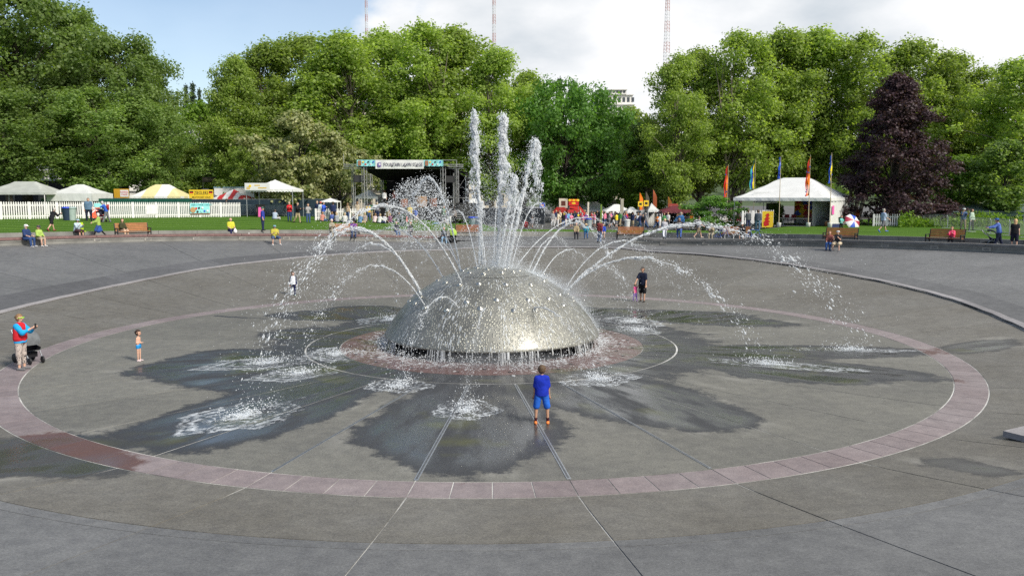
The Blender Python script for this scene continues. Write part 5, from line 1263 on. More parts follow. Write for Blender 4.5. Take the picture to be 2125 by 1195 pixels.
# ------------------------------------------------------------------ bins
def bin_(u, v, label, body=(.25,.33,.33), lid=(.02,.06,.5), h=1.05, name='recycling_bin'):
    q = hit(u, v)[0]; o = empty(name, q, label, 'bin', 'bins on the lawn', random.uniform(0, 6)); b = MB(); b.lathe([(.24, 0), (.26, .05), (.33, h-.12), (.34, h-.1)], 14); b.build('body', paint(body, .4), o, True)
    l = MB(); l.lathe([(.36, h-.1), (.37, h-.04), (.26, h+.02), (.0, h+.03)], 14); l.build('lid', paint(lid, .4), o, True); return o
bin_(139, 458, 'dark blue bin with blue lid near the runner in black', (.03,.05,.09)); bin_(150, 458, 'clear plastic bag bin beside the dark blue bin', (.4,.5,.48), (.3,.4,.4))
bin_(979, 474, 'blue lidded bin right of the stage, left of a grey one', (.2,.26,.3)); bin_(987, 474, 'grey blue bin beside the one with a blue lid', (.1,.13,.17), (.05,.1,.4))
bin_(1222, 474, 'translucent bin with blue lid behind the person in straw hat', (.35,.42,.42)); bin_(1327, 475, 'grey green bin with blue lid above the empty brown bench', (.25,.35,.33)); bin_(1301, 477, 'white bagged bin left of the grey green one', (.68,.7,.68), (.6,.62,.6))
bin_(836, 470, 'dark green bin at the foot of the stage', (.02,.05,.035), (.03,.06,.04))

# ================================================================== STAGE
SD = 88
def PX(u, v, d=SD): return P3(u, v, d)
gz = ground_z(PX(860, 450).x, PX(860, 450).y)
so = PX(862, 400); stage = empty('concert_stage', (so.x, so.y, gz), 'black roofed concert stage with grey truss towers and banner', 'stage', None, 0.)
def loc(p): p = Vector(p); return p-Vector((so.x, so.y, gz))
def truss(mb, a, b_, w=.3, n=None, r=.028):
    a, b_ = Vector(a), Vector(b_); d = (b_-a); L_ = d.length; d = d/L_; x = d.orthogonal().normalized(); y = d.cross(x); n = n or max(3, int(L_/.55))
    cs = [(x*sx+y*sy)*w/2 for sx, sy in ((-1,-1),(1,-1),(1,1),(-1,1))]
    for c in cs: mb.tube(a+c, b_+c, r, None, 5)
    for i in range(n):
        p, q = a+d*L_*i/n, a+d*L_*(i+1)/n
        for k in range(4): mb.tube(p+cs[k], q+cs[(k+1) % 4], r*.6, None, 3, False)
M_ALU = mat('aluminium truss', (.5,.5,.5), .4, .1, 6, .03, metal=.7)
xl, xr = loc(PX(758, 400)).x, loc(PX(920, 400)).x; xo, xp = loc(PX(733, 400)).x, loc(PX(948, 400)).x; ht = loc(PX(860, 346)).z; hb = loc(PX(860, 333)).z
for nm, x, y, z1 in (('tower', xl, -.3, ht), ('tower', xr, -.3, ht), ('tower', xo, .4, ht-.2), ('tower', xp, .2, ht-.2), ('tower', xr+.9, 5.5, ht-.6), ('tower', xl-.2, 5.5, ht-.6), ('tower', xl+1.0, 5.8, ht-.8)):
    mb = MB(); truss(mb, (x, y, 0), (x, y, z1), .36 if y < 0 else .26); mb.build(nm, M_ALU, stage)
mb = MB(); truss(mb, (xo-.9, .1, ht), (xp+.7, .1, ht), .3); mb.build('front_beam', M_ALU, stage)
mb = MB(); mb.tube((xl-.6, -.1, hb), (xp, -.1, hb), .03); mb.tube((xo-.9, .1, ht), (xo-.9, .1, ht+1.3), .025); mb.tube((xp, -.1, ht), (xp, -.1, hb), .03); mb.build('banner_rail', M_ALU, stage)
M_STBLK = cloth((.012,.012,.014))
rx0, rx1 = xl-.5, loc(PX(970, 400)).x
mb = MB(); mb.add([(rx0, -.6, ht-.05), (xr+.4, -.6, ht-.05), (rx1+.2, 6, ht-1.35), (rx0+1.6, 6, ht-1.35), (rx0, -.6, ht+.05), (xr+.4, -.6, ht+.05), (rx1+.2, 6, ht-1.25), (rx0+1.6, 6, ht-1.25)], [(3,2,1,0),(4,5,6,7),(0,1,5,4),(1,2,6,5),(2,3,7,6),(3,0,4,7)]); mb.build('roof', M_STBLK, stage)
mb = MB(); mb.add([(xr+.3, -.2, ht-.1), (rx1, 2.2, ht-.55), (rx1+.1, 2.3, ht-1.1), (rx1-.3, 2.2, ht-.75), (xr+1.4, .2, ht-.5)], [(0,1,2,3,4)]); mb.build('roof_flap', M_STBLK, stage)
mb = MB(); c = 16; mb.add([(xl+1.5+(rx1-xl-1.5)*i/c, 6.1+.12*sin(i*2.4), z) for z in (0, ht-1.3) for i in range(c+1)], [(i, i+1, c+2+i, c+1+i) for i in range(c)]); mb.build('back_drape', M_STBLK, stage, True)
mb = MB(); c = 8; mb.add([(rx1-.1, .8+5.2*i/c, z) for z in (0, ht-1.0) for i in range(c+1)], [(i, i+1, c+2+i, c+1+i) for i in range(c)]); mb.build('side_drape', M_STBLK, stage)
dh = 1.35
MB().box(((xl+rx1)/2+.2, 2.9, dh-.06), (rx1-xl-.4, 5.9, .12)).build('deck', mat('stage deck', (.035,.032,.03)), stage)
mb = MB(); c = 20; mb.add([(xl+.4+(rx1-xl-.6)*i/c, -.08+.04*sin(i*2.9), z) for z in (0, dh-.12) for i in range(c+1)], [(i, i+1, c+2+i, c+1+i) for i in range(c)]); mb.build('skirt', M_STBLK, stage, True)
mb = MB()
for x in np.linspace(xr+.5, rx1+.6, 6): mb.tube((x, .3, dh-.3), (x, .3, dh+.95), .022)
mb.tube((xr+.5, .3, dh+.95), (rx1+.6, .3, dh+.95), .022); mb.tube((xr+.5, .3, dh+.4), (rx1+.6, .3, dh+.4), .018); mb.build('guard_rail', M_ALU, stage)
for k in range(6): MB().box((xp-.1, -.2-.22*k, dh-.2*(k+1)), (1.1, .24, .05)).build('step', M_ALU, stage)
mb = MB(); mb.tube((rx1-.2, 1.0, 0), (rx1-.2, 1.0, ht-.9), .05); mb.tube((rx1-1.6, .9, dh+1), (rx1-.3, 1.0, ht-1.2), .02); mb.tube((xr+1.0, 1.8, 0), (xr+1.0, 1.8, ht-.6), .06); mb.build('side_pole', M_ALU, stage)
def banner_on(u0, u1, v0, v1, m, nm):
    a, b_ = loc(PX(u0, v1)), loc(PX(u1, v0)); mb = MB(); c = 18
    mb.add([(a.x+(b_.x-a.x)*i/c, -.62+.03*sin(i*1.3)+.02*sin(i*3.1), z) for z in (a.z, (a.z+b_.z)/2, b_.z) for i in range(c+1)], [(j*(c+1)+i, j*(c+1)+i+1, (j+1)*(c+1)+i+1, (j+1)*(c+1)+i) for j in range(2) for i in range(c)]); return mb.build(nm, m, stage, True), a, b_
bo, a, b_ = banner_on(782, 881, 333, 351, V_WHITE, 'name_banner'); tw = b_.x-a.x
o = textmesh('FOUNTAIN LAWN STAGE', .5, paint((.03,.02,.08)), bo, ((a.x+b_.x)/2+.35, -.69, (a.z+b_.z)/2-.04)); o.scale.x = tw*.8/max(.1, o.dimensions.x)
MB().box((a.x+.4, -.68, (a.z+b_.z)/2-.04), (.36, .01, .42), 0).build('emblem', paint((.16,.1,.35)), bo); MB().box((a.x+.44, -.69, (a.z+b_.z)/2-.0), (.18, .01, .2), 0).build('emblem', WHT, bo)
for u0, u1 in ((744, 782), (881, 921)):
    so_, a, b_ = banner_on(u0, u1, 333, 346, TEAL, 'sponsor_banner'); zc = (a.z+b_.z)/2
    MB().box((a.x+.3, -.68, zc), (.34, .01, .5)).build('emblem', paint((.3,.14,.08)), so_)
    for k, m in enumerate((YEL, RED, INK, WHT, BLUEP)): MB().lathe([(.09, 0), (.09, .012)], 10).build('logo_mark', m, so_, loc=(a.x+.65+.26*k, -.67, zc+.12*(-1)**k)).rotation_euler = (pi/2, 0, 0)
def speaker(x, y, z, w, h, label, hang=True):
    o = empty('loudspeaker', (so.x+x, so.y+y, gz+z), label, 'speaker'); MB().box((0, 0, 0), (w, .7, h)).build('cabinet', M_BLACK, o); MB().box((0, -.36, 0), (w*.86, .02, h*.88)).build('grille', mat('speaker grille', (.03,.03,.032), .7), o)
    if hang: MB().tube((0, 0, h/2), (0, 0, h/2+1.1), .03).build('hanger', M_BLACK, o)
a = loc(PX(745, 371)); speaker(a.x, .3, a.z, 1.0, .75, 'black loudspeaker hanging left of the stage')
a = loc(PX(934, 372)); speaker(a.x, .6, a.z, .9, .7, 'black loudspeaker hanging right of the stage')
a = loc(PX(930, 452)); speaker(a.x+2.2, -.4, .9, 2.6, 1.75, 'large black speaker box at the right foot of the stage', False)
# band gear on deck
for k, (u, w, h, m, lb) in enumerate([(835, 1.0, .8, M_WOOD_R, 'brown drum on the stage deck, left'), (872, 1.4, 1.1, mat('tan wood', (.28,.16,.08)), 'tan wooden music cabinet on the stage deck'), (897, .9, .9, M_WOOD_R, 'reddish drum right of the tan cabinet on stage')]):
    a = loc(PX(u, 430)); o = empty('stage_instrument', (so.x+a.x, so.y+1.2, gz+dh), lb, 'instrument'); MB().lathe([(w*.42, 0), (w*.46, h*.5), (w*.42, h)], 14).build('shell', m, o); MB().lathe([(w*.43, h), (w*.43, h+.03)], 14).build('head', paint((.6,.5,.4)), o)

# ================================================================== WHITE TENT ON THE RIGHT
f1 = hit(1722, 471)[0]; rz = radians(-36); w, dep = 9.2, 9.0
f0 = f1-Vector((cos(rz), sin(rz), 0))*w; nrm = Vector((-sin(rz), cos(rz), 0)); c = (f0+f1)/2+nrm*dep/2; zt_ = f1.z-.02; eave = P3(1722, 411, f1.y+CAM_D).z-zt_
pk = P3(1650, 369, c.y+CAM_D).z-zt_
wt = canopy(c.x, c.y, zt_, rz, w, dep, eave, pk, w*.3, V_WHITE, 'large white tent with open front and painted panels inside', 'white_tent', 0, True, .3, False, ((1, 0, V_WHITE),), legm=M_STEEL, curve=1.08)
mb = MB(); c_ = 14; mb.add([(-w/2+w*.36+w*.63*i/c_, dep/2-.1+.05*sin(i*2.6), z) for z in (.02, eave*.5, eave-.02) for i in range(c_+1)], [(j*(c_+1)+i, j*(c_+1)+i+1, (j+1)*(c_+1)+i+1, (j+1)*(c_+1)+i) for j in range(2) for i in range(c_)]); mb.build('back_wall', V_WHITE, wt, True)
mb = MB(); c_ = 6; mb.add([(-w/2+w*.62+(w*.3)*i/c_, -dep/2+2.2+.05*sin(i*2), z) for z in (.02, eave-.1) for i in range(c_+1)], [(i, i+1, c_+2+i, c_+1+i) for i in range(c_)]); 
MB().box((w*.06, 0, .012), (w*1.02, dep*1.02, .02)).build('floor_mat', mat('grey tent floor', (.16,.17,.17)), wt)
mb = MB(); c_ = 6; mb.add([(w/2-1.9+.8*i/c_, -dep/2+1.0+3.6*i/c_, z) for z in (.02, eave-.15) for i in range(c_+1)], [(i, i+1, c_+2+i, c_+1+i) for i in range(c_)]); mb.build('inner_curtain', V_WHITE, wt, True)
MB().box((w/2+.02, -dep/2+.9, 1.55), (.02, .65, .8)).build('pink_notice', PINK, wt)
# painted panels inside
def tlp(x, y, z=0): p = Vector((x, y, 0)); p.rotate(Matrix.Rotation(rz, 3, 'Z')); return Vector((c.x+p.x, c.y+p.y, zt_+z))
for k, (x, cols, lb) in enumerate([(-w*.02, (RED, BLUEP, RED), 'left yellow painted panel with red figures in the white tent'), (w*.10, (BLUEP, RED, BLUEP), 'middle yellow painted panel with blue and red figures'), (w*.22, (BLUEP, BLUEP, RED), 'right yellow painted panel with blue figures in the white tent')]):
    o = empty('painted_screen', tlp(x, dep/2-1.2), lb, 'panel', None, rz); MB().box((0, 0, 1.65), (1.5, .05, 2.0)).build('board', YEL, o)
    for q in range(6):
        random.seed(100*k+q); cx, cz = (-.38 if q % 2 else .35)+random.uniform(-.1, .1), 1.0+.62*(q//2)+random.uniform(-.08, .08); mb = MB(); nn = 11; pts = [(cx+(.30+.13*sin(i*3.3+q))*cos(2*pi*i/nn), -.035-.004*q, cz+(.27+.1*cos(i*2.6+k))*sin(2*pi*i/nn)) for i in range(nn)]
        mb.sheet(pts, .006); mb.build('painted_figure', cols[q % 3], o)
    for sx in (-.6, .6): MB().box((sx, .06, .35), (.05, .05, .7)).build('leg', M_BLACK, o)
def chair(p, rz_, m, label, group='red chairs in the white tent'):
    o = empty('folding_chair', p, label, 'chair', group, rz_); MB().box((0, 0, .45), (.48, .45, .06)).build('seat', m, o); MB().box((0, .22, .74), (.48, .05, .44), 0, -.12).build('backrest', m, o)
    for sx in (-.2, .2):
        for sy in (-.18, .2): MB().tube((sx, sy, 0), (sx, sy, .45), .015).build('leg', M_STEEL, o)
for k in range(5): chair(tlp(-w*.22+w*.075*k+(.6 if k > 2 else 0), dep/2-2.6), rz, paint((.38,.04,.06)), ['leftmost red chair by the speaker in the white tent', 'second red chair from the speaker in the white tent', 'middle red chair below the left painted panel', 'red chair below the middle painted panel', 'rightmost red chair inside the white tent'][k])
for k in range(4):
    q = hit(1519+10*k, 468)[0]; chair(q+Vector((0, 2.2, 0)), pi*.9, paint((.16,.02,.04)), ['first maroon chair by the picket fence left of the tent', 'second maroon chair from the picket fence', 'third maroon chair left of the man in grey hoodie', 'maroon chair nearest the man in grey hoodie'][k], 'maroon chairs beside the white tent')
o = empty('speaker_stand', tlp(-w*.32, 1.2), 'black speaker on a stand inside the tent left', 'speaker', None, rz); MB().box((0, 0, 1.75), (.42, .36, .66)).build('cabinet', M_BLACK, o); MB().tube((0, 0, .05), (0, 0, 1.45), .03).build('pole', M_BLACK, o)
for q in range(3): MB().tube((0, 0, .7), (.5*cos(q*2.1), .5*sin(q*2.1), .02), .018).build('leg', M_BLACK, o)
o = empty('folding_table', tlp(w*.12, -dep/2+1.2), 'long low table at the open front of the white tent', 'table', None, rz); MB().box((0, 0, .72), (2.8, .7, .04)).build('table_top', paint((.45,.42,.38)), o)
for sx in (-1.2, 1.2): 
    for sy in (-.28, .28): MB().tube((sx, sy, 0), (sx*.95, sy, .7), .02).build('leg', M_STEEL, o)
o = empty('drum', tlp(w*.40, -dep/2+1.4), 'dark round drum on its side by the tent corner', 'drum', None, rz); dd = MB(); dd.lathe([(.38, -.25), (.42, 0), (.38, .25)], 16); dd.build('shell', mat('dark wood', (.05,.03,.025)), o, True, loc=(0, 0, .42)).rotation_euler = (pi/2, 0, 0); dd = MB(); dd.lathe([(.36, -.02), (.36, .01)], 16); dd.build('head', paint((.03,.03,.03)), o, loc=(0, -.26, .42)).rotation_euler = (pi/2, 0, 0)
o = empty('drum', tlp(w*.45, -dep/2+1.0), 'small orange brown drum beside the dark drum', 'drum', None, rz); dd = MB(); dd.lathe([(.22, 0), (.28, .25), (.24, .5)], 14); dd.build('shell', M_WOOD, o, True); dd = MB(); dd.lathe([(.25, .5), (.25, .53)], 14); dd.build('head', paint((.6,.5,.4)), o)
# name sign at the tent front
a, b_ = P3(1564, 421, f0.y+CAM_D-.5), P3(1612, 421, f0.y+CAM_D-.5); h = P3(1564, 400, f0.y+CAM_D-.5).z-a.z; cc = (a+b_)/2; sw = (b_-a).length
o = empty('tent_sign', (cc.x, cc.y, cc.z), 'white name sign hanging at the front of the white tent', 'sign', None, rz*.4); MB().box((0, 0, h/2), (sw, .03, h)).build('panel', V_WHITE, o); MB().tube((-sw*.62, 0, h*1.05), (sw*.66, 0, h*1.05), .025).build('hanging_rail', M_WHITE, o)
for tx_, s_, zz_, k in (('Northwest Folklife', .16, .78, .7), ('Rhythm Tent', .26, .42, .78)):
    t_ = textmesh(tx_, s_, paint((.05,.08,.16)), o, (.05, -.02, h*zz_)); t_.scale.x = sw*k*.92/max(.05, t_.dimensions.x)
MB().box((.05, -.018, h*.12), (sw*.82, .004, h*.07)).build('print_line', paint((.2,.24,.3)), o)
# flag poles
def flag(u, v_base, v_top, vf0, vf1, cols, label, wpx=11, dx=-1):
    q, dpt = hit(u, v_base); top = P3(u, v_top, dpt).z-q.z; o = empty('flag_pole', q, label, 'flag', 'tall banner flags before the white tent'); MB().tube((0, 0, .0), (random.uniform(-.15, .15), 0, top), .045, .02, 8).build('pole', mat('bamboo pole', (.45,.38,.26)), o)
    bk = MB(); bk.lathe([(.17, 0), (.2, .42), (.2, .44)], 12); bk.build('bucket', M_WHITE, o, True)
    z1, z0 = P3(u, vf0, dpt).z-q.z, P3(u, vf1, dpt).z-q.z; w_ = wpx*.72/FPX*dpt; n = 14
    for k, m in enumerate(cols):
        mb = MB(); x0, x1 = dx*w_*k/len(cols), dx*w_*(k+1)/len(cols); vs = []
        for i in range(n+1):
            f = i/n; z = z1+(z0-z1)*f; sh = .25+.75*min(1, f*2.2); wv = .07*sin(f*9+k+u)
            vs += [(x0*sh+.03*dx, wv, z-.02*k), (x1*sh+.03*dx+.05*sin(f*13+u)*dx, wv+.08*sin(f*7+u), z-.05*k)]
        mb.add(vs, [(2*i, 2*i+1, 2*i+3, 2*i+2) for i in range(n)]); mb.build('flag_cloth', m, o, True)
    mb = MB(); 
    for i in range(7): mb.ball((dx*w_*random.uniform(.0, 1.1), random.uniform(-.08, .08), z0+(z1-z0)*random.uniform(.0, .75)), .07, 5, 4)
    mb.build('pompom_trim', paint((.03,.08,.4)), o)
OR, BL, YE = paint((.8,.2,.01)), paint((.02,.08,.5)), paint((.75,.62,.03)); TQ = paint((.05,.45,.5))
flag(1508, 471, 342, 345, 411, (OR, RED), 'orange flag left of the white tent', 10, -1); flag(1562, 472, 330, 332, 392, (YE, BL, TQ), 'yellow and blue flag over the tent left slope', 11, -1); flag(1616, 472, 325, 327, 371, (BL,), 'narrow dark blue flag above the tent peak', 6, -1)
flag(1677, 472, 322, 326, 406, (OR, OR, RED), 'orange flag hanging in front of the white tent', 11, -1); flag(1722, 473, 318, 321, 380, (YE, BL), 'blue and yellow flag at the right tent corner', 8, -1)
q = hit(1588, 472)[0]; o = empty('painted_board', q, 'yellow board with red figure beside the man in grey hoodie', 'panel', None, face_rz(q.x, q.y)); MB().box((.2, 0, .75), (1.0, .06, 1.5)).build('board', YEL, o)
for k in range(4): 
    mb = MB(); nn = 11; mb.sheet([(.05+.05*k+(.26-.03*k)*cos(2*pi*i/nn)*(1+.4*sin(i*2+k)), -.035-.003*k, .3+.28*k+.18*sin(2*pi*i/nn)*(1+.3*cos(i*3))) for i in range(nn)], .006); mb.build('painted_figure', RED, o)
# table with goods, umbrella, cooler by the tent right corner
q = hit(1790, 470)[0]; o = empty('market_table', q+Vector((0, 2.5, 0)), 'dark table with goods right of the white tent', 'table', None, face_rz(q.x, q.y)); MB().box((0, 0, .75), (3.4, .8, .05)).build('table_top', mat('dark wood', (.05,.03,.025)), o)
for sx in (-1.5, 1.5): MB().box((sx, 0, .37), (.08, .6, .74)).build('leg', M_BLACK, o)
def umbrella(u, v, r, cols, label, tilt, rz_):
    q = hit(u, v)[0]; o = empty('umbrella', q, label, 'umbrella', None, rz_); n = 8; rt = Matrix.Rotation(tilt, 3, 'X'); ctr = Vector((0, 0, r*.62))
    for k in range(n):
        mb = MB(); vs = []; st = 5
        for i in range(st+1):
            a_ = i/st*1.15
            for e in (k, k+1):
                t = 2*pi*e/n; rr_ = r*sin(a_)/sin(1.15)*(.94 if 0 else 1); vs.append(ctr+rt @ Vector((rr_*cos(t), rr_*sin(t), r*.55*(cos(a_)-.35))))
        mb.add(vs, [(2*i, 2*i+1, 2*i+3, 2*i+2) for i in range(st)]); mb.build('canopy_gore', cols[k % len(cols)], o)
    MB().tube(ctr+rt @ Vector((0, 0, r*.38)), ctr+rt @ Vector((0, 0, -r*.75)), .012).build('shaft', M_BLACK, o)
umbrella(1768, 472, .78, (WHT, BLUEP, WHT, paint((.3,.02,.05))), 'blue and white umbrella lying on the lawn by the tent', radians(62), .3)
umbrella(199, 455, .8, (WHT, paint((.7,.08,.02))), 'red and white umbrella on the lawn behind the stroller man', radians(35), .6)
q = hit(1727, 473)[0]; o = empty('cooler_box', q, 'white and navy cool box on the lawn by the tent corner', 'box', None, 0); MB().box((.3, .3, .18), (1.0, .5, .36)).build('body', paint((.03,.04,.12)), o); MB().box((.3, .3, .4), (1.04, .54, .08)).build('lid', M_WHITE, o)

# ================================================================== MARKET UNDER THE MAPLE
MD = 104
tent_px(1255, 1312, 438, 424, 100, 4, 'white market stall left of the grey pillar', V_WHITE, .2, zb=1.6, walls=((1,0,V_WHITE),(0,1,V_WHITE)))
tent_px(1302, 1326, 438, 430, 96, 3, 'small white domed stall by the grey green bin', V_WHITE, .3, zb=1.6, walls=((1,0,V_WHITE),(0,1,V_WHITE)))
tent_px(1345, 1368, 436, 421, 94, 3, 'pointed grey white stall beside the crowd flags', mat('pale grey vinyl', (.55,.57,.56)), 0, zb=1.6, walls=((-1,0,cloth((.3,.34,.4))),(0,1,V_WHITE)))
tent_px(1374, 1448, 438, 427, 92, 3.5, 'low maroon canopy stall among the market stalls', V_MAROON, .3, zb=1.6, walls=((0,1,V_BLACK),))
tent_px(1408, 1440, 434, 425, 94, 3, 'black canopy stall behind the maroon one', V_BLACK, .1, zb=1.6)
tent_px(1178, 1212, 437, 428, 106, 3, 'red awning of the food stand under the maple', V_RED, .6, zb=1.6, val=.3, scallop=False, legs=True)
tent_px(1148, 1182, 439, 430, 108, 3, 'dark red awning left of the red food stand', paint((.3,.02,.02)), .5, zb=1.6, scallop=False)
tent_px(1206, 1262, 436, 419, 112, 5, 'large bright white stall roof behind the food stands', V_WHITE, .4, zb=1.6, walls=((0,1,V_WHITE),(-1,0,V_WHITE)))
o, w, h, zc = board(1180, 1201, 417, 427, 106, RED, 'red food sign with yellow shapes above the red awning'); MB().ball((0, -.02, zc), h*.3, 8, 5, (1.6, .1, .8)).build('painted_food', YEL, o)
for k in range(5): MB().ball((-w*.4+w*.2*k, -.02, zc+h*.6), .2, 6, 4, (1, .3, .8)).build('painted_food', OR if k % 2 else YEL, o)
o, w, h, zc = board(1160, 1178, 412, 432, 110, M_CREAM, 'cream stand front left of the red food sign'); MB().box((0, -.03, zc), (w*.5, .03, h*.5)).build('serving_window', mat('dark serving window', (.1,.03,.02)), o)
for k, (u0, u1, v0, v1, m, lb) in enumerate([(1324,1334,418,429,YEL,'yellow stall sign left of the dark flag'), (1336,1346,416,428,YEL,'yellow stall sign below the dark flag'), (1387,1407,423,436,paint((.3,.05,.04)),'dark red stall sign above the maroon canopy'), (1316,1335,436,446,WHT,'white printed panel under the yellow stall signs'), (1120,1131,421,431,BLUEP,'small blue sign left of the food stands')]):
    o, w, h, zc = board(u0, u1, v0, v1, 93+k, m, lb); MB().box((0, -.03, zc), (w*.55, .012, h*.4)).build('print', INK if k in (0, 1, 3) else paint((.5,.2,.15)), o)
for k, (u, d_, vt, m, lb) in enumerate([(1327,96,400,OR,'thin orange banner flag in the market, leftmost'), (1340,95,398,mat('dark print', (.06,.05,.03)),'dark printed banner flag in the market'), (1355,97,394,mat('rust cloth', (.3,.07,.02)),'rust red banner flag in the market'), (1386,96,408,mat('brown orange cloth', (.35,.14,.02)),'brown orange banner flag beside the dark red sign')]):
    x, y = W(u, d_); z1 = P3(u, vt, d_).z; o = empty('banner_flag', (x, y, 1.6), lb, 'flag', 'banner flags among the market stalls'); MB().tube((0, 0, 0), (0, 0, z1-1.6), .03).build('pole', M_BLACK, o)
    mb = MB(); n = 10; vs = []; 
    for i in range(n+1): f = i/n; vs += [(.03, .05*sin(f*6), (z1-1.6)*(1-f*.62)), (.03+.42*min(1, f*3+.2), .12*sin(f*5+k), (z1-1.6)*(1-f*.62)-.05)]
    mb.add(vs, [(2*i, 2*i+1, 2*i+3, 2*i+2) for i in range(n)]); mb.build('flag_cloth', m, o, True)
for u, vt, m, d_, w_, lb in [(1291,413,mat('grey concrete pillar', (.33,.31,.25)),97,.34,'grey concrete pillar in the market crowd'), (1248,425,mat('moss green post', (.13,.22,.03)),88,.16,'mossy green post in front of the crowd'), (1221,420,M_CREAM,104,.2,'cream post beside the large white stall')]:
    x, y = W(u, d_); h = P3(u, vt, d_).z-1.6; o = MB().box((0, 0, h/2), (w_, w_, h)).box((0, 0, .06), (w_*1.5, w_*1.5, .12)).box((0, 0, h), (w_*1.1, w_*1.1, .06)).build('market_post', m, loc=(x, y, 1.6)); tag(o, lb, 'post')
# parked white vans glimpsed behind
def van(u, d_, label, m):
    x, y = W(u, d_); o = empty('parked_van', (x, y, 1.7), label, 'van', 'vans behind the market'); b = MB(); b.add([(-2.4,-1,.4),(2.4,-1,.4),(2.4,-1,1.2),(1.6,-1,1.35),(1.1,-1,2.1),(-2.4,-1,2.2),(-2.4,1,.4),(2.4,1,.4),(2.4,1,1.2),(1.6,1,1.35),(1.1,1,2.1),(-2.4,1,2.2)], [(0,1,2,3,4,5),(11,10,9,8,7,6)]+[(i,6+i,6+(i+1)%6,(i+1)%6) for i in range(6)]); b.build('body', m, o)
    for wx in (-1.5, 1.5):
        for wy in (-1, 1): MB().lathe([(.34, -.1), (.36, 0), (.34, .1)], 14).build('wheel', M_BLACK, o, loc=(wx, wy, .36)).rotation_euler = (pi/2, 0, 0)
    MB().box((.3, -1.01, 1.6), (1.2, .02, .5)).build('side_window', M_GLASSD, o)
van(1262, 122, 'white van parked behind the large white stall', M_WHITE); van(1190, 126, 'white van parked behind the food stands', M_WHITE)
# pavilion with green roof at the right edge
a = P3(1880, 441, 96); zp = 2.3; w = 17.; x0, y0 = W(1925, 88); o = empty('pavilion', (x0+7, y0+2, zp), 'low pavilion with green metal roof at the right edge', 'building', None, radians(-6)); eh = P3(2050, 441, 86).z-zp; ph = P3(2050, 424, 90).z-zp
M_GROOF = mat('green metal roof', (.09,.13,.125), .45, .15, 2, .1); mb = MB()
n = 12
for k in range(n):
    xa, xb = -9+18*k/n+.01, -9+18*(k+1)/n-.01; m_ = MB(); ta = 2.2 if k == 0 else 0
    m_.add([(xa, -3.5, eh), (xb, -3.5, eh), (xb, .6, ph), (xa+ta*.6, .6, ph), (xa, -3.5, eh+.06), (xb, -3.5, eh+.06), (xb, .6, ph+.06), (xa+ta*.6, .6, ph+.06)], [(3,2,1,0),(4,5,6,7),(0,1,5,4),(1,2,6,5),(2,3,7,6),(3,0,4,7)]); m_.build('roof_panel', M_GROOF, o)
MB().box((0, -3.3, eh-.2), (18, .2, .4)).build('fascia', mat('green fascia', (.06,.1,.095)), o)
for k in range(5): MB().box((-8+3.6*k, -3.2, (eh-.4)/2), (.3, .3, eh-.4)).build('column', mat('grey column', (.3,.33,.34)), o)
MB().box((0, 1.2, eh/2), (17.6, .2, eh)).build('back_wall', mat('dark interior', (.05,.05,.055)), o); MB().box((-2, -1.4, .55), (9, .5, 1.1)).build('counter', mat('grey counter', (.2,.22,.22)), o)
for k in range(9): MB().ball((-7.6+1.9*k, -3.46, eh-.28), .07, 6, 4).build('bulb', paint((.8,.7,.4)), o)
# ================================================================== PEOPLE
def surfnet(fn, lo, hi, h):
    """surface nets: quads where the signed distance fn(P) crosses zero"""
    lo = np.asarray(lo, float); n = np.ceil((np.asarray(hi)-lo)/h).astype(int)+1
    ax = [lo[i]+h*np.arange(n[i]) for i in range(3)]
    G = np.stack(np.meshgrid(*ax, indexing='ij'), -1).reshape(-1, 3); D = fn(G).reshape(n)
    S = D < 0; c = [slice(0, -1), slice(1, None)]
    cnt = np.zeros(n-1, int); acc = np.zeros((*(n-1), 3))
    for a in range(3):
        for o1 in (0, 1):
            for o2 in (0, 1):
                i0 = [None]*3; i1 = [None]*3; off = [0, 0, 0]; oth = [k for k in range(3) if k != a]
                i0[a], i1[a] = c[0], c[1]; i0[oth[0]] = i1[oth[0]] = c[o1]; i0[oth[1]] = i1[oth[1]] = c[o2]; off[oth[0]], off[oth[1]] = o1, o2
                d0, d1 = D[tuple(i0)], D[tuple(i1)]; x = (d0 < 0) != (d1 < 0); t = np.where(x, d0/np.where(x, d0-d1, 1), 0)
                cnt += x; v = np.zeros((*t.shape, 3)); v[..., oth[0]] = off[oth[0]]; v[..., oth[1]] = off[oth[1]]; v[..., a] = t; acc += v*x[..., None]
    act = cnt > 0; idx = -np.ones(n-1, int); idx[act] = np.arange(act.sum())
    ii = np.argwhere(act); V = lo+h*(ii+acc[act]/cnt[act][:, None]); F = []
    for a in range(3):
        b_, c_ = (a+1) % 3, (a+2) % 3; sl0 = [slice(1, -1)]*3; sl0[a] = slice(0, -1); sl1 = list(sl0); sl1[a] = slice(1, None)
        s0, s1 = S[tuple(sl0)], S[tuple(sl1)]; e = np.argwhere(s0 != s1)
        if not len(e): continue
        inside = s0[tuple(e.T)]; e = e.copy(); e[:, b_] += 1; e[:, c_] += 1
        q = []
        for db, dc in ((-1, -1), (0, -1), (0, 0), (-1, 0)):
            p = e.copy(); p[:, b_] += db; p[:, c_] += dc; q.append(idx[tuple(p.T)])
        q = np.stack(q, 1); q[~inside] = q[~inside][:, ::-1]; F.append(q)
    F = np.concatenate(F) if F else np.zeros((0, 4), int); F = F[(F >= 0).all(1)]
    return V, F
def cap_sd(P, a, b_, r0, r1):
    a = np.asarray(a, float); d = np.asarray(b_, float)-a; t = np.clip(((P-a)@d)/max(1e-9, d@d), 0, 1); return np.linalg.norm(P-a-t[:, None]*d, axis=1)-(r0+(r1-r0)*t)
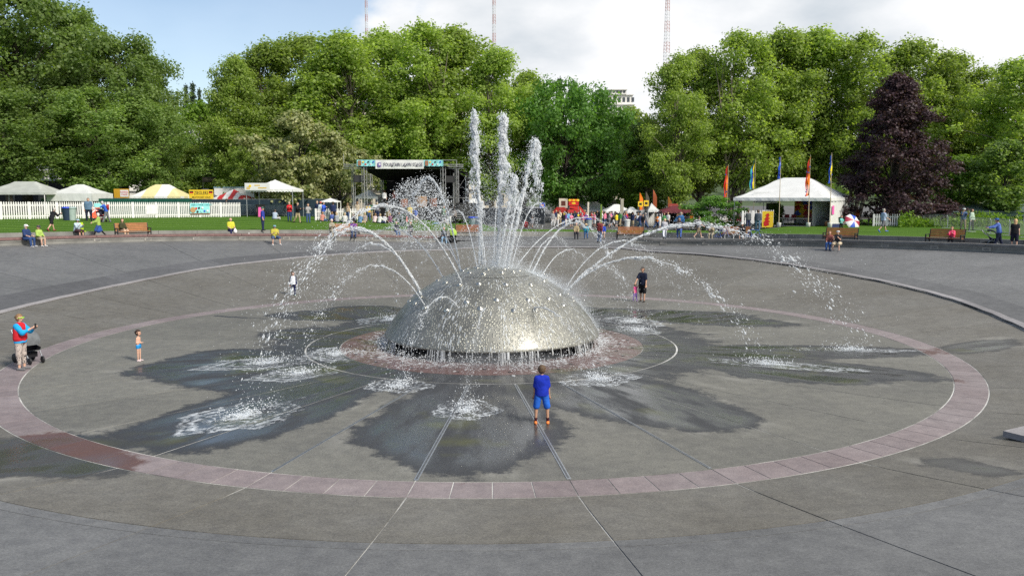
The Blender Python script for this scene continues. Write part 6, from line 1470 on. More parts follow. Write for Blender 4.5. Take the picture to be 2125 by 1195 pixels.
def smin(a, b_, k): h = np.maximum(k-np.abs(a-b_), 0)/k; return np.minimum(a, b_)-h*h*k*.25
def union(P, caps, k):
    D = None
    for c in caps:
        d = cap_sd(P, *c); D = d if D is None else smin(D, d, k)
    return D
POSE = dict(
    stand=dict(), stand2=dict(hl=6, hr=-6, al=8, ar=-4, el=12, er=20, bl=10, br=9), phone=dict(al=38, ar=32, el=75, er=80, bl=8, br=8), crossed=dict(al=28, ar=28, el=95, er=95, bl=4, br=4, inw=.5),
    walk=dict(hl=26, hr=-18, kl=8, kr=22, al=-22, ar=24, el=25, er=30), walk2=dict(hl=-20, hr=24, kl=28, kr=6, al=22, ar=-24, el=35, er=20), run=dict(hl=30, hr=-35, kl=20, kr=70, al=-35, ar=30, el=70, er=75, lean=14),
    sit=dict(sit=1, hl=86, hr=84, kl=84, kr=78, al=22, ar=22, el=50, er=50, inw=.35), sitx=dict(sit=1, hl=88, hr=82, kl=62, kr=88, al=28, ar=26, el=85, er=85, inw=.55), sitphone=dict(sit=1, hl=86, hr=86, kl=86, kr=84, al=35, ar=35, el=85, er=85, lean=10, inw=.35),
    ground=dict(sit=2, hl=82, hr=72, kl=20, kr=40, al=20, ar=20, el=30, er=30, lean=8), groundx=dict(sit=2, hl=95, hr=95, kl=100, kr=100, spread=.12, al=35, ar=35, el=50, er=50, lean=14, inw=.3),
    lie=dict(sit=2, hl=84, hr=88, kl=4, kr=8, lean=-68, al=-30, ar=-20, el=10, er=10), reach=dict(al=30, ar=55, el=20, er=25, hl=8, hr=-8, lean=10), bend=dict(lean=34, al=55, ar=50, el=20, er=25, hl=18, hr=-6, kl=12), push=dict(lean=12, al=52, ar=52, el=25, er=25, hl=18, hr=-12, kr=10))
def skeleton(h, hs=1., w=1., sit=0, hl=0, hr=0, kl=0, kr=0, al=2, ar=2, bl=8, br=8, el=10, er=10, lean=0, spread=.0, inw=0., turn=0, lift=0., look=0.):
    J = {}; R = radians
    def rot(a): return np.array((0., -sin(R(a)), -cos(R(a))))
    leg = .245*h; up = np.array((0., -sin(R(lean)), cos(R(lean)))); x = np.array((1., 0, 0))
    P = np.zeros(3)
    for s_, hf, kf, nm in ((-1, hr, kr, 'r'), (1, hl, kl, 'l')):
        hip = P+x*s_*.052*h*w; sp = x*s_*(.012*h+spread*h)
        k_ = hip+rot(hf)*leg+sp; an = k_+rot(hf-kf)*leg*.98+sp*.2
        fl = np.array((0., -1, 0)) if sit < 2 and abs(hf-kf) < 40 else rot(hf-kf+75)
        J['hip'+nm], J['knee'+nm], J['ank'+nm] = hip, k_, an; J['toe'+nm] = an+fl*.09*h*(1.05 if h > 1.2 else .95)+np.array((s_*.012*h, 0, -.018*h if sit < 2 else 0)); J['heel'+nm] = an-fl*.022*h+np.array((0, 0, -.018*h if sit < 2 else 0))
    J['pel'] = P+up*.02*h; J['waist'] = P+up*.11*h; J['chest'] = P+up*.22*h; J['neck'] = P+up*.30*h
    hu = up if abs(lean) < 40 else np.array((0., -.3 if lean > 0 else .5, .86)); hu = hu+np.array((0, -.12-look, 0)); hu /= np.linalg.norm(hu)
    J['head'] = J['neck']+hu*(.055+.052*hs)*h
    for s_, f, ab, e, nm in ((-1, ar, br, er, 'r'), (1, al, bl, el, 'l')):
        sh = P+up*.268*h+x*s_*.086*h*w**.8; J['sh'+nm] = sh
        d = rot(f+lean*.4)*cos(R(ab))+x*s_*sin(R(ab)); d /= np.linalg.norm(d); E_ = sh+d*.165*h; J['elb'+nm] = E_
        d2 = rot(f+e+lean*.4)-x*s_*inw*min(1, e/60)+x*s_*.08; d2 /= np.linalg.norm(d2); Wr = E_+d2*.145*h; J['wri'+nm] = Wr; J['hand'+nm] = Wr+d2*.05*h; J['hd'+nm] = d2
    allz = min(J[k][2] for k in ('toel', 'toer', 'heell', 'heelr', 'ankl', 'ankr'))
    base = -allz+.022*h if sit < 2 else .075*h*w
    off = np.array((0., 0., base+lift))
    if sit == 1: off[1] = -np.mean([J['toel'][1], J['toer'][1]])
    for k in J:
        if not k.startswith('hd'): J[k] = J[k]+off
    J['h'], J['hs'], J['w'], J['look'] = h, hs, w, look
    return J
def body_caps(J, fingers=False):
    h, w, hs = J['h'], J['w'], J['hs']; C = []; HR = .062*h*hs
    for s_ in 'lr':
        C += [(J['hip'+s_], J['knee'+s_], .048*h*w, .032*h), (J['knee'+s_], J['ank'+s_], .032*h, .021*h), (J['heel'+s_], J['toe'+s_], .02*h, .017*h),
              (J['sh'+s_], J['elb'+s_], .028*h*w**.5, .023*h), (J['elb'+s_], J['wri'+s_], .023*h, .016*h), (J['hip'+s_]*.9+J['pel']*.1, J['sh'+s_]*.62+J['chest']*.38, .054*h*w, .045*h*w)]
        d = J['hd'+s_]; C.append((J['wri'+s_], J['wri'+s_]+d*.035*h, .015*h, .019*h))
        if fingers:
            side = np.cross(d, (0, 0, 1.)); side = side/np.linalg.norm(side) if np.linalg.norm(side) > .1 else np.array((1., 0, 0)); dn = np.cross(side, d)
            for q, L_ in enumerate((.034, .042, .045, .038)):
                b0 = J['wri'+s_]+d*.04*h+side*(q-1.5)*.0125*h; m_ = b0+d*L_*.55*h+dn*.003*h; C += [(b0, m_, .0062*h, .0058*h), (m_, m_+d*L_*.4*h+dn*.012*h, .0058*h, .005*h)]
            b0 = J['wri'+s_]+d*.016*h-side*.016*h; C.append((b0, b0+d*.028*h-side*.018*h, .0075*h, .006*h))
        else: C.append((J['wri'+s_]+d*.03*h, J['hand'+s_]+d*.02*h, .017*h, .011*h))
    C += [(J['pel'], J['chest'], .062*h*w, .062*h*w), (J['chest'], J['neck'], .05*h, .03*h), (J['neck'], J['head'], .027*h, .03*h)]
    return C
def head_caps(J):
    h = J['h']; HR = .058*h*J['hs']; hd = J['head']; f = np.array((0., -1, 0))
    return [(hd+np.array((0, .1, .18))*HR, hd+np.array((0, -.12, -.35))*HR, HR*.98, HR*.7), (hd+f*HR*.92+np.array((0, 0, .05))*HR, hd+f*HR*1.02+np.array((0, 0, -.18))*HR, HR*.1, HR*.17),
            (hd+np.array((.92, .1, -.1))*HR, hd+np.array((.95, .1, .1))*HR, HR*.14, HR*.16), (hd+np.array((-.92, .1, -.1))*HR, hd+np.array((-.95, .1, .1))*HR, HR*.14, HR*.16), (hd+np.array((0, -.55, -.72))*HR, hd+np.array((0, -.6, -.7))*HR, HR*.25, HR*.25)]
def bounds(C, pad):
    P = np.array([p for c in C for p in (c[0], c[1])]); return P.min(0)-pad, P.max(0)+pad
SKIN = {'fair': mat('skin fair', (.56,.34,.25), .55, .06, 10, .05), 'tan': mat('skin tan', (.42,.24,.16), .55, .06, 10, .05), 'dark': mat('skin brown', (.2,.11,.07), .55, .06, 10, .05)}
def part_mesh(name, C, k, h, m, inter=None):
    C = [c for c in C]; lo, hi = bounds(C, max(max(c[2], c[3]) for c in C)+3*h)
    def fn(P):
        D = union(P, C, k)
        return D if inter is None else np.maximum(D, inter(P))
    V, F = surfnet(fn, lo, hi, h)
    if not len(F): return None
    me = bpy.data.meshes.new(name); me.from_pydata(V.tolist(), [], F.tolist()); me.polygons.foreach_set('use_smooth', [True]*len(F)); me.materials.append(m); return me
def clothes(J, top, sleeve, bottom, legs, vox, hairc, hair, shoe, infl=.013, fingers=False, skin='fair', socks=None):
    """list of (part name, mesh) ; first entry is the body"""
    h, w = J['h'], J['w']; out = []; k = .03*h
    body = part_mesh('person', body_caps(J, fingers)+head_caps(J), .014*h if fingers else .022*h, vox, SKIN[skin]); out.append(('person', body))
    g = infl*h
    if top:
        C = [(J['pel']-(J['waist']-J['pel'])*.5, J['chest'], .07*h*w+g, .055*h*w+g), (J['chest'], J['neck']*.9+J['chest']*.1, .048*h+g, .03*h+g)]
        for s_ in 'lr':
            C.append((J['hip'+s_]*1.06-J['pel']*.06-(J['waist']-J['pel'])*.35, J['sh'+s_]*.62+J['chest']*.38, .05*h*w+g, .043*h*w+g))
            if sleeve > 0: C.append((J['sh'+s_], J['sh'+s_]+(J['elb'+s_]-J['sh'+s_])*min(1, sleeve*2), .03*h*w**.5+g, .025*h+g))
            if sleeve > .5: C.append((J['elb'+s_], J['elb'+s_]+(J['wri'+s_]-J['elb'+s_])*(sleeve-.5)*2, .025*h+g, .019*h+g*.8))
        up_ = (J['chest']-J['pel'])/np.linalg.norm(J['chest']-J['pel']); hem = -.052*h
        out.append(('shirt', part_mesh('shirt', C, .04*h, vox, cloth(top), lambda P: hem-(P-J['pel'])@up_)))
    if bottom:
        C = [(J['pel']+(J['waist']-J['pel'])*.1, J['pel']-(J['waist']-J['pel'])*.2, .066*h*w+g*.8, .066*h*w+g*.8)]
        for s_ in 'lr':
            C.append((J['hip'+s_], J['hip'+s_]+(J['knee'+s_]-J['hip'+s_])*min(1, legs*2), .053*h*w+g*.8, (.036+(.012 if legs <= .5 else 0))*h+g*.8))
            if legs > .5: C.append((J['knee'+s_], J['knee'+s_]+(J['ank'+s_]-J['knee'+s_])*(legs-.5)*2, .036*h+g*.7, .025*h+g*.7))
        out.append(('trousers' if legs > .8 else 'shorts', part_mesh('trousers' if legs > .8 else 'shorts', C, .02*h, vox, cloth(bottom))))
    if shoe:
        for s_ in 'lr': out.append(('shoe', part_mesh('shoe', [(J['heel'+s_], J['toe'+s_], .024*h, .021*h), (J['ank'+s_], J['heel'+s_], .022*h, .024*h)], .02*h, min(vox, .022), cloth(shoe))))
    if socks:
        for s_ in 'lr': out.append(('sock', part_mesh('sock', [(J['ank'+s_]*.72+J['knee'+s_]*.28, J['ank'+s_], .026*h, .024*h)], .02*h, min(vox, .02), cloth(socks))))
    hd = J['head']; HR = .058*h*J['hs']
    if hair != 'bald' and hairc:
        C = [(hd+np.array((0, .16, .3))*HR, hd+np.array((0, .22, -.1))*HR, HR*1.04, HR*.98)]
        if hair == 'long': C += [(hd+np.array((.3, .5, 0))*HR, hd+np.array((.35, .75, -1.7))*HR, HR*.6, HR*.5), (hd+np.array((-.3, .5, 0))*HR, hd+np.array((-.35, .75, -1.7))*HR, HR*.6, HR*.5)]
        if hair == 'bob': C += [(hd+np.array((.55, .3, 0))*HR, hd+np.array((.6, .3, -.8))*HR, HR*.5, HR*.5), (hd+np.array((-.55, .3, 0))*HR, hd+np.array((-.6, .3, -.8))*HR, HR*.5, HR*.5)]
        if hair in ('bun', 'tail'): C += [(hd+np.array((0, 1.15, .35))*HR, hd+np.array((0, 1.35, .1 if hair == 'bun' else -1.2))*HR, HR*.38, HR*.3)]
        def face(P):
            q = (P-hd)/HR; return np.minimum(-q[:, 1]-.25, .5-q[:, 2])*HR
        out.append(('hair', part_mesh('hair', C, .02*h, min(vox, .024), mat('hair_%d%d%d' % tuple(int(c*99) for c in hairc), hairc, .6, .25, 30, .4), face)))
    return out
def hat_mesh(J, kind, m, root):
    hd = J['head']; HR = .058*J['h']*J['hs']; mb = MB(); z = .35*HR
    cr = [(HR*1.12, z-.1*HR), (HR*1.12, z+.25*HR), (HR*.85, z+.72*HR), (HR*.2, z+.86*HR)]
    if kind == 'brim': mb.lathe([(HR*2.1, z-.12*HR), (HR*2.0, z-.04*HR), (HR*1.14, z)] + cr[1:], 16, (hd[0], hd[1]+.08*HR, hd[2]))
    else:
        mb.lathe(cr, 14, (hd[0], hd[1]+.08*HR, hd[2])); s_ = -1 if kind == 'cap' else 1
        mb.add([(hd[0]-.8*HR, hd[1]+s_*.75*HR, hd[2]+z), (hd[0]+.8*HR, hd[1]+s_*.75*HR, hd[2]+z), (hd[0]+.55*HR, hd[1]+s_*1.9*HR, hd[2]+z-.15*HR), (hd[0]-.55*HR, hd[1]+s_*1.9*HR, hd[2]+z-.15*HR)] + [(hd[0]-.8*HR, hd[1]+s_*.75*HR, hd[2]+z+.1*HR), (hd[0]+.8*HR, hd[1]+s_*.75*HR, hd[2]+z+.1*HR), (hd[0]+.55*HR, hd[1]+s_*1.9*HR, hd[2]+z-.07*HR), (hd[0]-.55*HR, hd[1]+s_*1.9*HR, hd[2]+z-.07*HR)], [(0,1,2,3),(7,6,5,4),(0,4,5,1),(1,5,6,2),(2,6,7,3),(3,7,4,0)])
    return mb.build('hat', m, root, True)
def person(pos, facing, label, pose='stand', h=1.72, top=(.1,.1,.1), sleeve=.45, bottom=(.03,.04,.08), legs=1., hair='short', hairc=(.05,.03,.02), shoe=(.03,.03,.03), skin='fair', vox=.032, hat=None, hatc=(.2,.2,.2), w=1., hs=1., fingers=False, group=None, extra=None, socks=None, **kw):
    """facing: degrees, 0 = towards the camera (-Y), 90 = towards +X, 180 = away"""
    pz = dict(POSE[pose]); pz.update(kw); J = skeleton(h, hs, w, **pz)
    parts = clothes(J, top, sleeve, bottom, legs, vox, hairc, 'short' if (hat and hair == 'bald') else hair, shoe, fingers=fingers, skin=skin, socks=socks)
    root = link('person', parts[0][1], None, pos, radians(facing)); tag(root, label, 'person', group)
    for nm, me in parts[1:]:
        if me: link(nm, me, root)
    if hat: hat_mesh(J, hat, cloth(hatc), root)
    if fingers:
        hd = J['head']; HR = .058*h*hs
        for sx in (-1, 1): MB().ball((hd[0]+sx*.36*HR, hd[1]-.9*HR, hd[2]+.08*HR), HR*.12, 6, 4).build('eye', M_BLACK, root)
        MB().box((hd[0], hd[1]-.93*HR, hd[2]-.45*HR), (HR*.5, HR*.12, HR*.09)).build('mouth', mat('lips', (.35,.12,.1)), root)
    if extra: extra(root, J)
    return root, J
def bag(root, J, m, kind='backpack', name=None):
    h = J['h']; c = (J['chest']+J['waist'])/2
    mb = MB()
    if kind == 'backpack': mb.box((c[0], c[1]+.125*h, c[2]+.02*h), (.17*h, .1*h, .25*h)); nm = 'backpack'
    elif kind == 'shoulder': mb.ball((J['hipl'][0]+.09*h, J['hipl'][1]+.02*h, J['hipl'][2]+.03*h), .075*h, 8, 6, (.7, 1, 1)); mb.tube(J['shr'], (J['hipl'][0]+.08*h, J['hipl'][1]-.05*h, J['hipl'][2]+.07*h), .008*h); nm = 'shoulder_bag'
    else: hnd = J['handl']; mb.lathe([(.0, -.2*h), (.07*h, -.19*h), (.085*h, -.1*h), (.03*h, -.01*h), (.012*h, .0)], 8, tuple(hnd)); nm = 'carrier_bag'
    o = mb.build(nm, m, None, True); o.matrix_world = Matrix.Translation(root.location) @ Matrix.Rotation(root.rotation_euler.z, 4, 'Z'); o.location = root.location; o.rotation_euler = root.rotation_euler
    tag(o, name, 'bag'); return o

# ------------------------------------------------------------------ foreground figures (one by one)
def at(u, v): return hit(u, v)[0]
F = dict(fingers=True, vox=.0145)
r, J = person(at(1124, 879), 178, 'boy in royal blue shirt and blue shorts watching the dome, seen from behind', 'stand', 1.36, (.012,.03,.36), .42, (.02,.11,.5), .44, 'short', (.09,.055,.03), (.75,.22,.06), 'tan', hs=1.12, socks=(.05,.008,.012), bl=11, br=11, al=2, ar=4, spread=.03, **F)
r, J = person(at(46, 767), 86, 'woman in red vest and blue sleeves holding up a phone', 'phone', 1.7, (.015,.3,.62), .8, (.42,.36,.33), .82, 'bun', (.22,.13,.06), (.16,.16,.17), 'fair', w=1.1, hs=1.0, al=48, ar=46, el=70, er=74, inw=.5, **F)
J2 = J; h = J['h']
vest = part_mesh('vest', [(J['pel']-(J['waist']-J['pel'])*.1, J['chest'], .062*h*1.1+.022*h, .055*h*1.1+.022*h), (J['chest'], J['neck']*.75+J['chest']*.25, .05*h+.022*h, .036*h+.024*h)] + [(J['hip'+s_]+(J['sh'+s_]-J['hip'+s_])*.2, J['sh'+s_]*.62+J['chest']*.38, .054*h*1.1+.022*h, .047*h*1.1+.02*h) for s_ in 'lr'], .03*h, .02, cloth((.5,.02,.03)))
link('vest', vest, r)
mb = MB()
for k in range(170):
    s_ = random.choice('lr'); f = random.random(); a_ = random.uniform(0, 6.28); kn, an, hp = J['knee'+s_], J['ank'+s_], J['hip'+s_]
    p, rr_ = (hp+(kn-hp)*f, (.053+(.036-.053)*f)*h+.0115*h) if random.random() < .6 else (kn+(an-kn)*f*.62, (.036+(.025-.036)*f*.62)*h+.0105*h)
    mb.ball((p[0]+cos(a_)*rr_, p[1]+sin(a_)*rr_, p[2]), .011, 5, 3, (1, 1, 1.5))
mb.build('leggings_print', cloth((.02,.02,.025)), r)
mb = MB(); hd = J['head']; HR = .058*h; mb.box((hd[0], hd[1]-.95*HR, hd[2]+.12*HR), (1.5*HR, .15*HR, .32*HR)); mb.box((hd[0]+.95*HR, hd[1]-.3*HR, hd[2]+.15*HR), (.06*HR, 1.3*HR, .2*HR)); mb.box((hd[0]-.95*HR, hd[1]-.3*HR, hd[2]+.15*HR), (.06*HR, 1.3*HR, .2*HR)); mb.build('sunglasses', paint((.3,.65,.03)), r)
ph = (J['handl']+J['handr'])/2; o = MB().box((0, 0, 0), (.075, .012, .15)).box((0, .007, 0), (.068, .004, .135)).build('phone', M_BLACK); M4 = Matrix.Rotation(radians(86), 4, 'Z'); o.location = r.location+(M4 @ Vector(ph+np.array((0, -.03, .04)))); o.rotation_euler = (0, 0, radians(86)); tag(o, 'dark phone held up by the woman in red vest', 'phone')
r, J = person(at(289, 749), 82, 'toddler girl in bright blue swim pants standing alone', 'phone', .95, None, 0, (.03,.3,.7), .12, 'bun', (.04,.02,.012), (.72,.6,.62), 'fair', hs=1.5, al=-8, ar=-4, el=95, er=95, inw=.7, **F)
r, J = person(at(609, 614), 18, 'running boy in white shirt with navy sleeves and navy trousers', 'walk', 1.22, (.72,.74,.8), 0, (.02,.025,.09), 1., 'short', (.05,.025,.015), (.6,.75,.7), 'fair', hs=1.2, hl=-8, hr=-30, kl=2, kr=48, al=6, ar=-8, el=12, er=10, **F)
h = J['h']
for s_ in 'lr':
    me = part_mesh('sleeve', [(J['sh'+s_], J['elb'+s_], .031*h+.012*h, .025*h+.012*h), (J['elb'+s_], J['wri'+s_], .025*h+.012*h, .019*h+.01*h)], .02*h, .016, cloth((.02,.025,.09))); link('sleeve', me, r)
pm = at(1333, 626); r, J = person(pm, -28, 'man in navy polo and black shorts leading a toddler by the hand', 'stand2', 1.72, (.012,.016,.035), .42, (.012,.012,.014), .48, 'short', (.03,.018,.012), (.06,.05,.045), 'tan', hs=1.0, ar=38, br=14, er=8, lean=3, **F)
r, J = person(at(1318, 625), 20, 'toddler in pink top and lilac trousers beside the man in navy', 'walk', .86, (.75,.1,.3), .15, (.36,.2,.6), 1., 'short', (.06,.03,.02), (.5,.3,.5), 'fair', hs=1.45, hl=8, hr=-8, kl=0, kr=12, al=140, bl=20, el=5, ar=10, **F)
# stroller
def stroller(p, rz, label, fab, hood, s=1.):
    o = empty('stroller', p, label, 'stroller', None, rz); o.scale = (s, s, s); wh = MB()
    wh.lathe([(.13, -.035), (.15, -.02), (.15, .02), (.13, .035)], 16)
    hub = MB(); hub.lathe([(.0, -.02), (.095, -.03), (.095, .03), (.0, .02)], 10)
    wm = hm = None
    for x, y, k in ((-.27, .36, 1.), (.27, .36, 1.), (-.2, -.4, .75), (.2, -.4, .75)):
        a = wh.build('wheel', M_BLACK, o, True) if wm is None else link('wheel', wm, o); wm = a.data; a.location = (x, y, .15*k); a.rotation_euler = (0, pi/2, 0); a.scale = (k,)*3
        b_ = hub.build('rim', M_STEEL, a) if hm is None else link('rim', hm, a); hm = b_.data
    fr = MB()
    for sx in (-.24, .24): fr.path([(sx*.85, -.4, .14), (sx, -.1, .48), (sx, .36, .78), (sx, .55, 1.02)], .016, 6); fr.path([(sx, .36, .15), (sx, -.05, .5)], .016, 6)
    fr.tube((-.24, .55, 1.02), (.24, .55, 1.02), .02, None, 8); fr.build('frame', M_STEEL, o)
    st = MB(); st.add([(-.2,-.3,.42),(.2,-.3,.42),(.2,.05,.38),(-.2,.05,.38),(-.2,.3,.85),(.2,.3,.85),(-.22,-.3,.5),(-.22,.05,.55),(.22,-.3,.5),(.22,.05,.55)], [(0,1,2,3),(3,2,5,4),(0,3,7,6),(2,1,8,9),(3,4,7),(2,9,5)]); st.build('seat', fab, o)
    hd = MB(); vs = []; n = 8
    for i in range(n+1):
        a_ = radians(-15+125*i/n)
        for e, sx in enumerate((-.25, -.15, .15, .25)): vs.append((sx, .12-cos(a_)*.42*(.85 if e in (0, 3) else 1), .68+sin(a_)*.36*(.75 if e in (0, 3) else 1)))
    hd.add(vs, [(4*i+e, 4*i+e+1, 4*i+e+5, 4*i+e+4) for i in range(n) for e in range(3)]); hd.build('hood', hood, o, True)
    MB().box((0, .1, .26), (.38, .46, .16)).build('basket', fab, o); return o
stroller(at(62, 752), radians(55), 'black stroller with grey hood behind the woman in red vest', cloth((.015,.015,.018)), cloth((.13,.14,.15)))
# ------------------------------------------------------------------ people round the rim and on the lawn
NAVY, BLK, KHAKI, JEAN, WHITEC, GREYC = (.02,.03,.08), (.014,.014,.016), (.36,.29,.18), (.05,.09,.2), (.7,.7,.7), (.25,.25,.26)
BF = .38
def ctr(p): return math.degrees(atan2(-p.x, p.y))           # degrees so that -Y faces the dome
def sitter(u, v, label, dturn=0, fwd=0., **k):
    p = at(u, v); p = p-Vector((p.x, p.y, 0)).normalized()*fwd; k.setdefault('pose', 'sit'); return person(p, ctr(p)+dturn, label, **k)
def seat_person(u, v_feet, label, dturn=0, fwd=0., **k): return sitter(u, v_feet, label, dturn, fwd, **k)
seat_person(73, 513, 'man in white cap and navy shirt sitting on the red capped wall', 20, top=(.025,.045,.12), sleeve=.6, bottom=(.03,.06,.16), hair='short', hairc=(.6,.6,.58), hat='cap', hatc=WHITEC, shoe=(.5,.5,.52), w=1.2)
r, J = seat_person(94, 512, 'woman in lime sweater and shorts sitting beside the man in white cap', 8, top=(.3,.42,.1), sleeve=.95, bottom=(.3,.26,.2), legs=.45, hair='bob', hairc=(.35,.2,.1), hat='cap', hatc=(.05,.05,.09), shoe=WHITEC, h=1.62); bag(r, J, cloth(BLK), 'shoulder', 'black handbag of the woman in lime sweater')
seat_person(173, 494, 'person in pale blue jacket and sun visor in a folding chair', 20, top=(.4,.5,.56), sleeve=.95, bottom=(.06,.03,.035), legs=.5, hair='short', hat='cap', hatc=(.35,.5,.6), h=1.62, w=1.25, shoe=(.5,.4,.35), pose='sitphone')
q = at(173, 494); o = empty('camp_chair', q+Vector((q.x, q.y, 0)).normalized()*.42, 'lime green camp chair under the person with sun visor', 'chair', None, radians(ctr(q))); MB().box((0, 0, .42), (.55, .5, .04)).build('seat', cloth((.4,.55,.03)), o); MB().box((0, .26, .72), (.55, .04, .55), 0, -.15).build('backrest', cloth((.4,.55,.03)), o)
for sx in (-.25, .25):
    for sy in (-.22, .24): MB().tube((sx, sy, 0), (-sx*.3, sy, .42), .013).build('leg', M_BLACK, o)
r, J = person(at(206, 494), -75, 'white-haired woman in lime cardigan and blue skirt walking', 'walk', 1.62, (.3,.42,.1), .95, (.04,.08,.24), .5, 'bob', (.6,.58,.55), BLK, al=30, ar=45, el=40, er=25); me = part_mesh('skirt', [(J['pel'], (J['kneel']+J['kneer'])/2, .12, .17)], .03, .03, cloth((.03,.08,.3))); link('skirt', me, r)
me = part_mesh('tights', [(J['knee'+s_], J['ank'+s_], .06, .042) for s_ in 'lr'], .01, .025, cloth(BLK)); link('tights', me, r)
r, J = seat_person(262, 494, 'woman in olive jacket seated on the left orange bench', 15, BF, top=(.05,.05,.025), sleeve=1., bottom=(.5,.36,.26), legs=.9, hair='bob', hairc=(.1,.06,.04), h=1.64, shoe=(.5,.36,.26)); bag(r, J, cloth((.55,.45,.3)), 'shoulder', 'cream shoulder bag of the woman in olive jacket')
person(at(108, 481), 155, 'runner in black jacket and black shorts with bare legs', 'run', 1.62, (.016,.017,.02), 1., BLK, .4, 'short', (.4,.38,.36), (.2,.03,.04), hl=22, hr=-20, kl=8, kr=20, lean=24, al=30, ar=30, el=80, er=80)
r, J = person(at(185, 459), 25, 'large man in grey blue shirt and dark trousers beside the umbrella', 'stand2', 1.8, (.09,.16,.24), .42, (.02,.025,.05), 1., 'short', (.12,.08,.06), w=1.45); bag(r, J, cloth(BLK), 'backpack', 'dark backpack of the large man in grey blue shirt')
r, J = person(at(222, 462), -70, 'grey-haired man with red backpack leaning over a stroller', 'push', 1.74, (.03,.1,.45), .42, (.16,.17,.19), 1., 'short', (.5,.5,.5), w=1.15, lean=22); bag(r, J, cloth((.3,.03,.04)), 'backpack', 'red backpack on the man leaning over a stroller')
stroller(at(209, 461), radians(60), 'stroller with printed fabric in front of the man with red backpack', cloth((.3,.08,.1)), cloth((.03,.03,.05)))
person(at(471, 449), 180, 'person in black hoodie filming the stands, facing away', 'phone', 1.74, (.015,.017,.025), 1., (.1,.11,.13), 1., 'short', (.06,.035,.02), (.5,.5,.5))
r, J = seat_person(486, 493, 'man in neon yellow shirt sitting with a white carrier bag', 5, top=(.5,.5,.05), sleeve=.42, bottom=(.025,.03,.09), hair='bald', hairc=None, w=1.3); bag(r, J, cloth(WHITEC), 'carrier', 'white carrier bag of the man in neon yellow')
person(at(546, 480), 95, 'man in blue shirt and green cap standing with hands in pockets', 'stand', 1.74, (.03,.05,.28), .5, (.02,.03,.07), 1., 'short', (.3,.25,.2), hat='cap', hatc=(.03,.12,.1), w=1.15)
seat_person(575, 509, 'man in yellow shirt and cap with crossed arms on the wall', 0, pose='sitx', top=(.4,.36,.06), sleeve=.42, bottom=(.06,.09,.17), legs=.48, hair='short', hat='cap', hatc=(.15,.3,.36), shoe=WHITEC, w=1.35, kl=78, kr=80, hl=82, hr=82, spread=.05)
person(at(570, 456), 175, 'person in pale blue shirt sitting on the grass, back turned', 'groundx', 1.7, (.35,.42,.52), .42, (.4,.4,.42), .8, 'short', (.06,.05,.04))
person(at(601, 460), 20, 'man in red jacket and jeans standing by the canopy leg', 'crossed', 1.72, (.5,.02,.03), 1., (.03,.06,.15), 1., 'short', (.3,.28,.26))
person(at(618, 463), 70, 'man in black jacket and khaki trousers checking his phone', 'walk', 1.78, BLK, 1., KHAKI, 1., 'short', (.1,.08,.07), al=35, ar=30, el=70, er=75, hl=14, hr=-12)
person(at(640, 463), 25, 'woman in grey striped top and jeans with long hair', 'phone', 1.66, (.3,.3,.31), .6, JEAN, 1., 'long', (.22,.13,.07))
person(at(659, 456), -20, 'person in dark navy jacket beside the small white canopy', 'stand2', 1.72, NAVY, 1., JEAN, 1., 'short', (.4,.3,.2))
person(at(666, 457), 30, 'person in pale shirt with red cap beside the small canopy', 'stand', 1.68, (.5,.55,.58), .6, KHAKI, 1., 'short', hat='cap', hatc=(.6,.08,.05))
person(at(672, 458), 60, 'person in bright blue jacket near the short picket fence', 'crossed', 1.68, (.04,.1,.5), 1., (.2,.25,.32), 1., 'short')
person(at(692, 459), 185, 'person in navy jacket and black shorts, back turned by the small canopy', 'stand', 1.74, NAVY, 1., BLK, .45, 'short', w=1.2)
person(at(668, 460), 165, 'woman with long brown hair sitting on the grass in a pink top', 'groundx', 1.62, (.5,.22,.18), .3, JEAN, 1., 'long', (.25,.12,.06))
r, J = seat_person(694, 494, 'grey-haired man in khaki seated at the left end of the bench', 12, BF, pose='sitx', top=(.26,.24,.18), sleeve=1., bottom=(.3,.25,.16), hair='short', hairc=(.6,.6,.6))
seat_person(733, 494, 'person in purple shirt reading on the bench', -5, BF, pose='sitphone', top=(.13,.04,.24), sleeve=.42, bottom=(.03,.05,.13), hair='short', hat='cap', hatc=BLK, w=1.15)
seat_person(828, 494, 'woman in black cardigan and white top on the lawn wall', 15, top=(.02,.022,.03), sleeve=1., bottom=(.08,.14,.28), hair='short', hairc=(.35,.18,.08), h=1.62)
seat_person(848, 494, 'woman in dark clothes next to the one in black cardigan', -20, top=(.03,.028,.03), sleeve=1., bottom=(.05,.05,.06), hair='bob', hairc=(.25,.15,.09), h=1.6)
r, J = seat_person(922, 507, 'woman in dark cardigan and pale jeans at the wall end', 0, top=(.05,.055,.065), sleeve=1., bottom=(.2,.32,.45), hair='bob', hairc=(.3,.24,.2), shoe=WHITEC, h=1.64, spread=.03)
stroller(at(940, 504), radians(15), 'lime green stroller beside the woman in pale jeans', cloth((.02,.02,.02)), cloth((.28,.42,.07)))
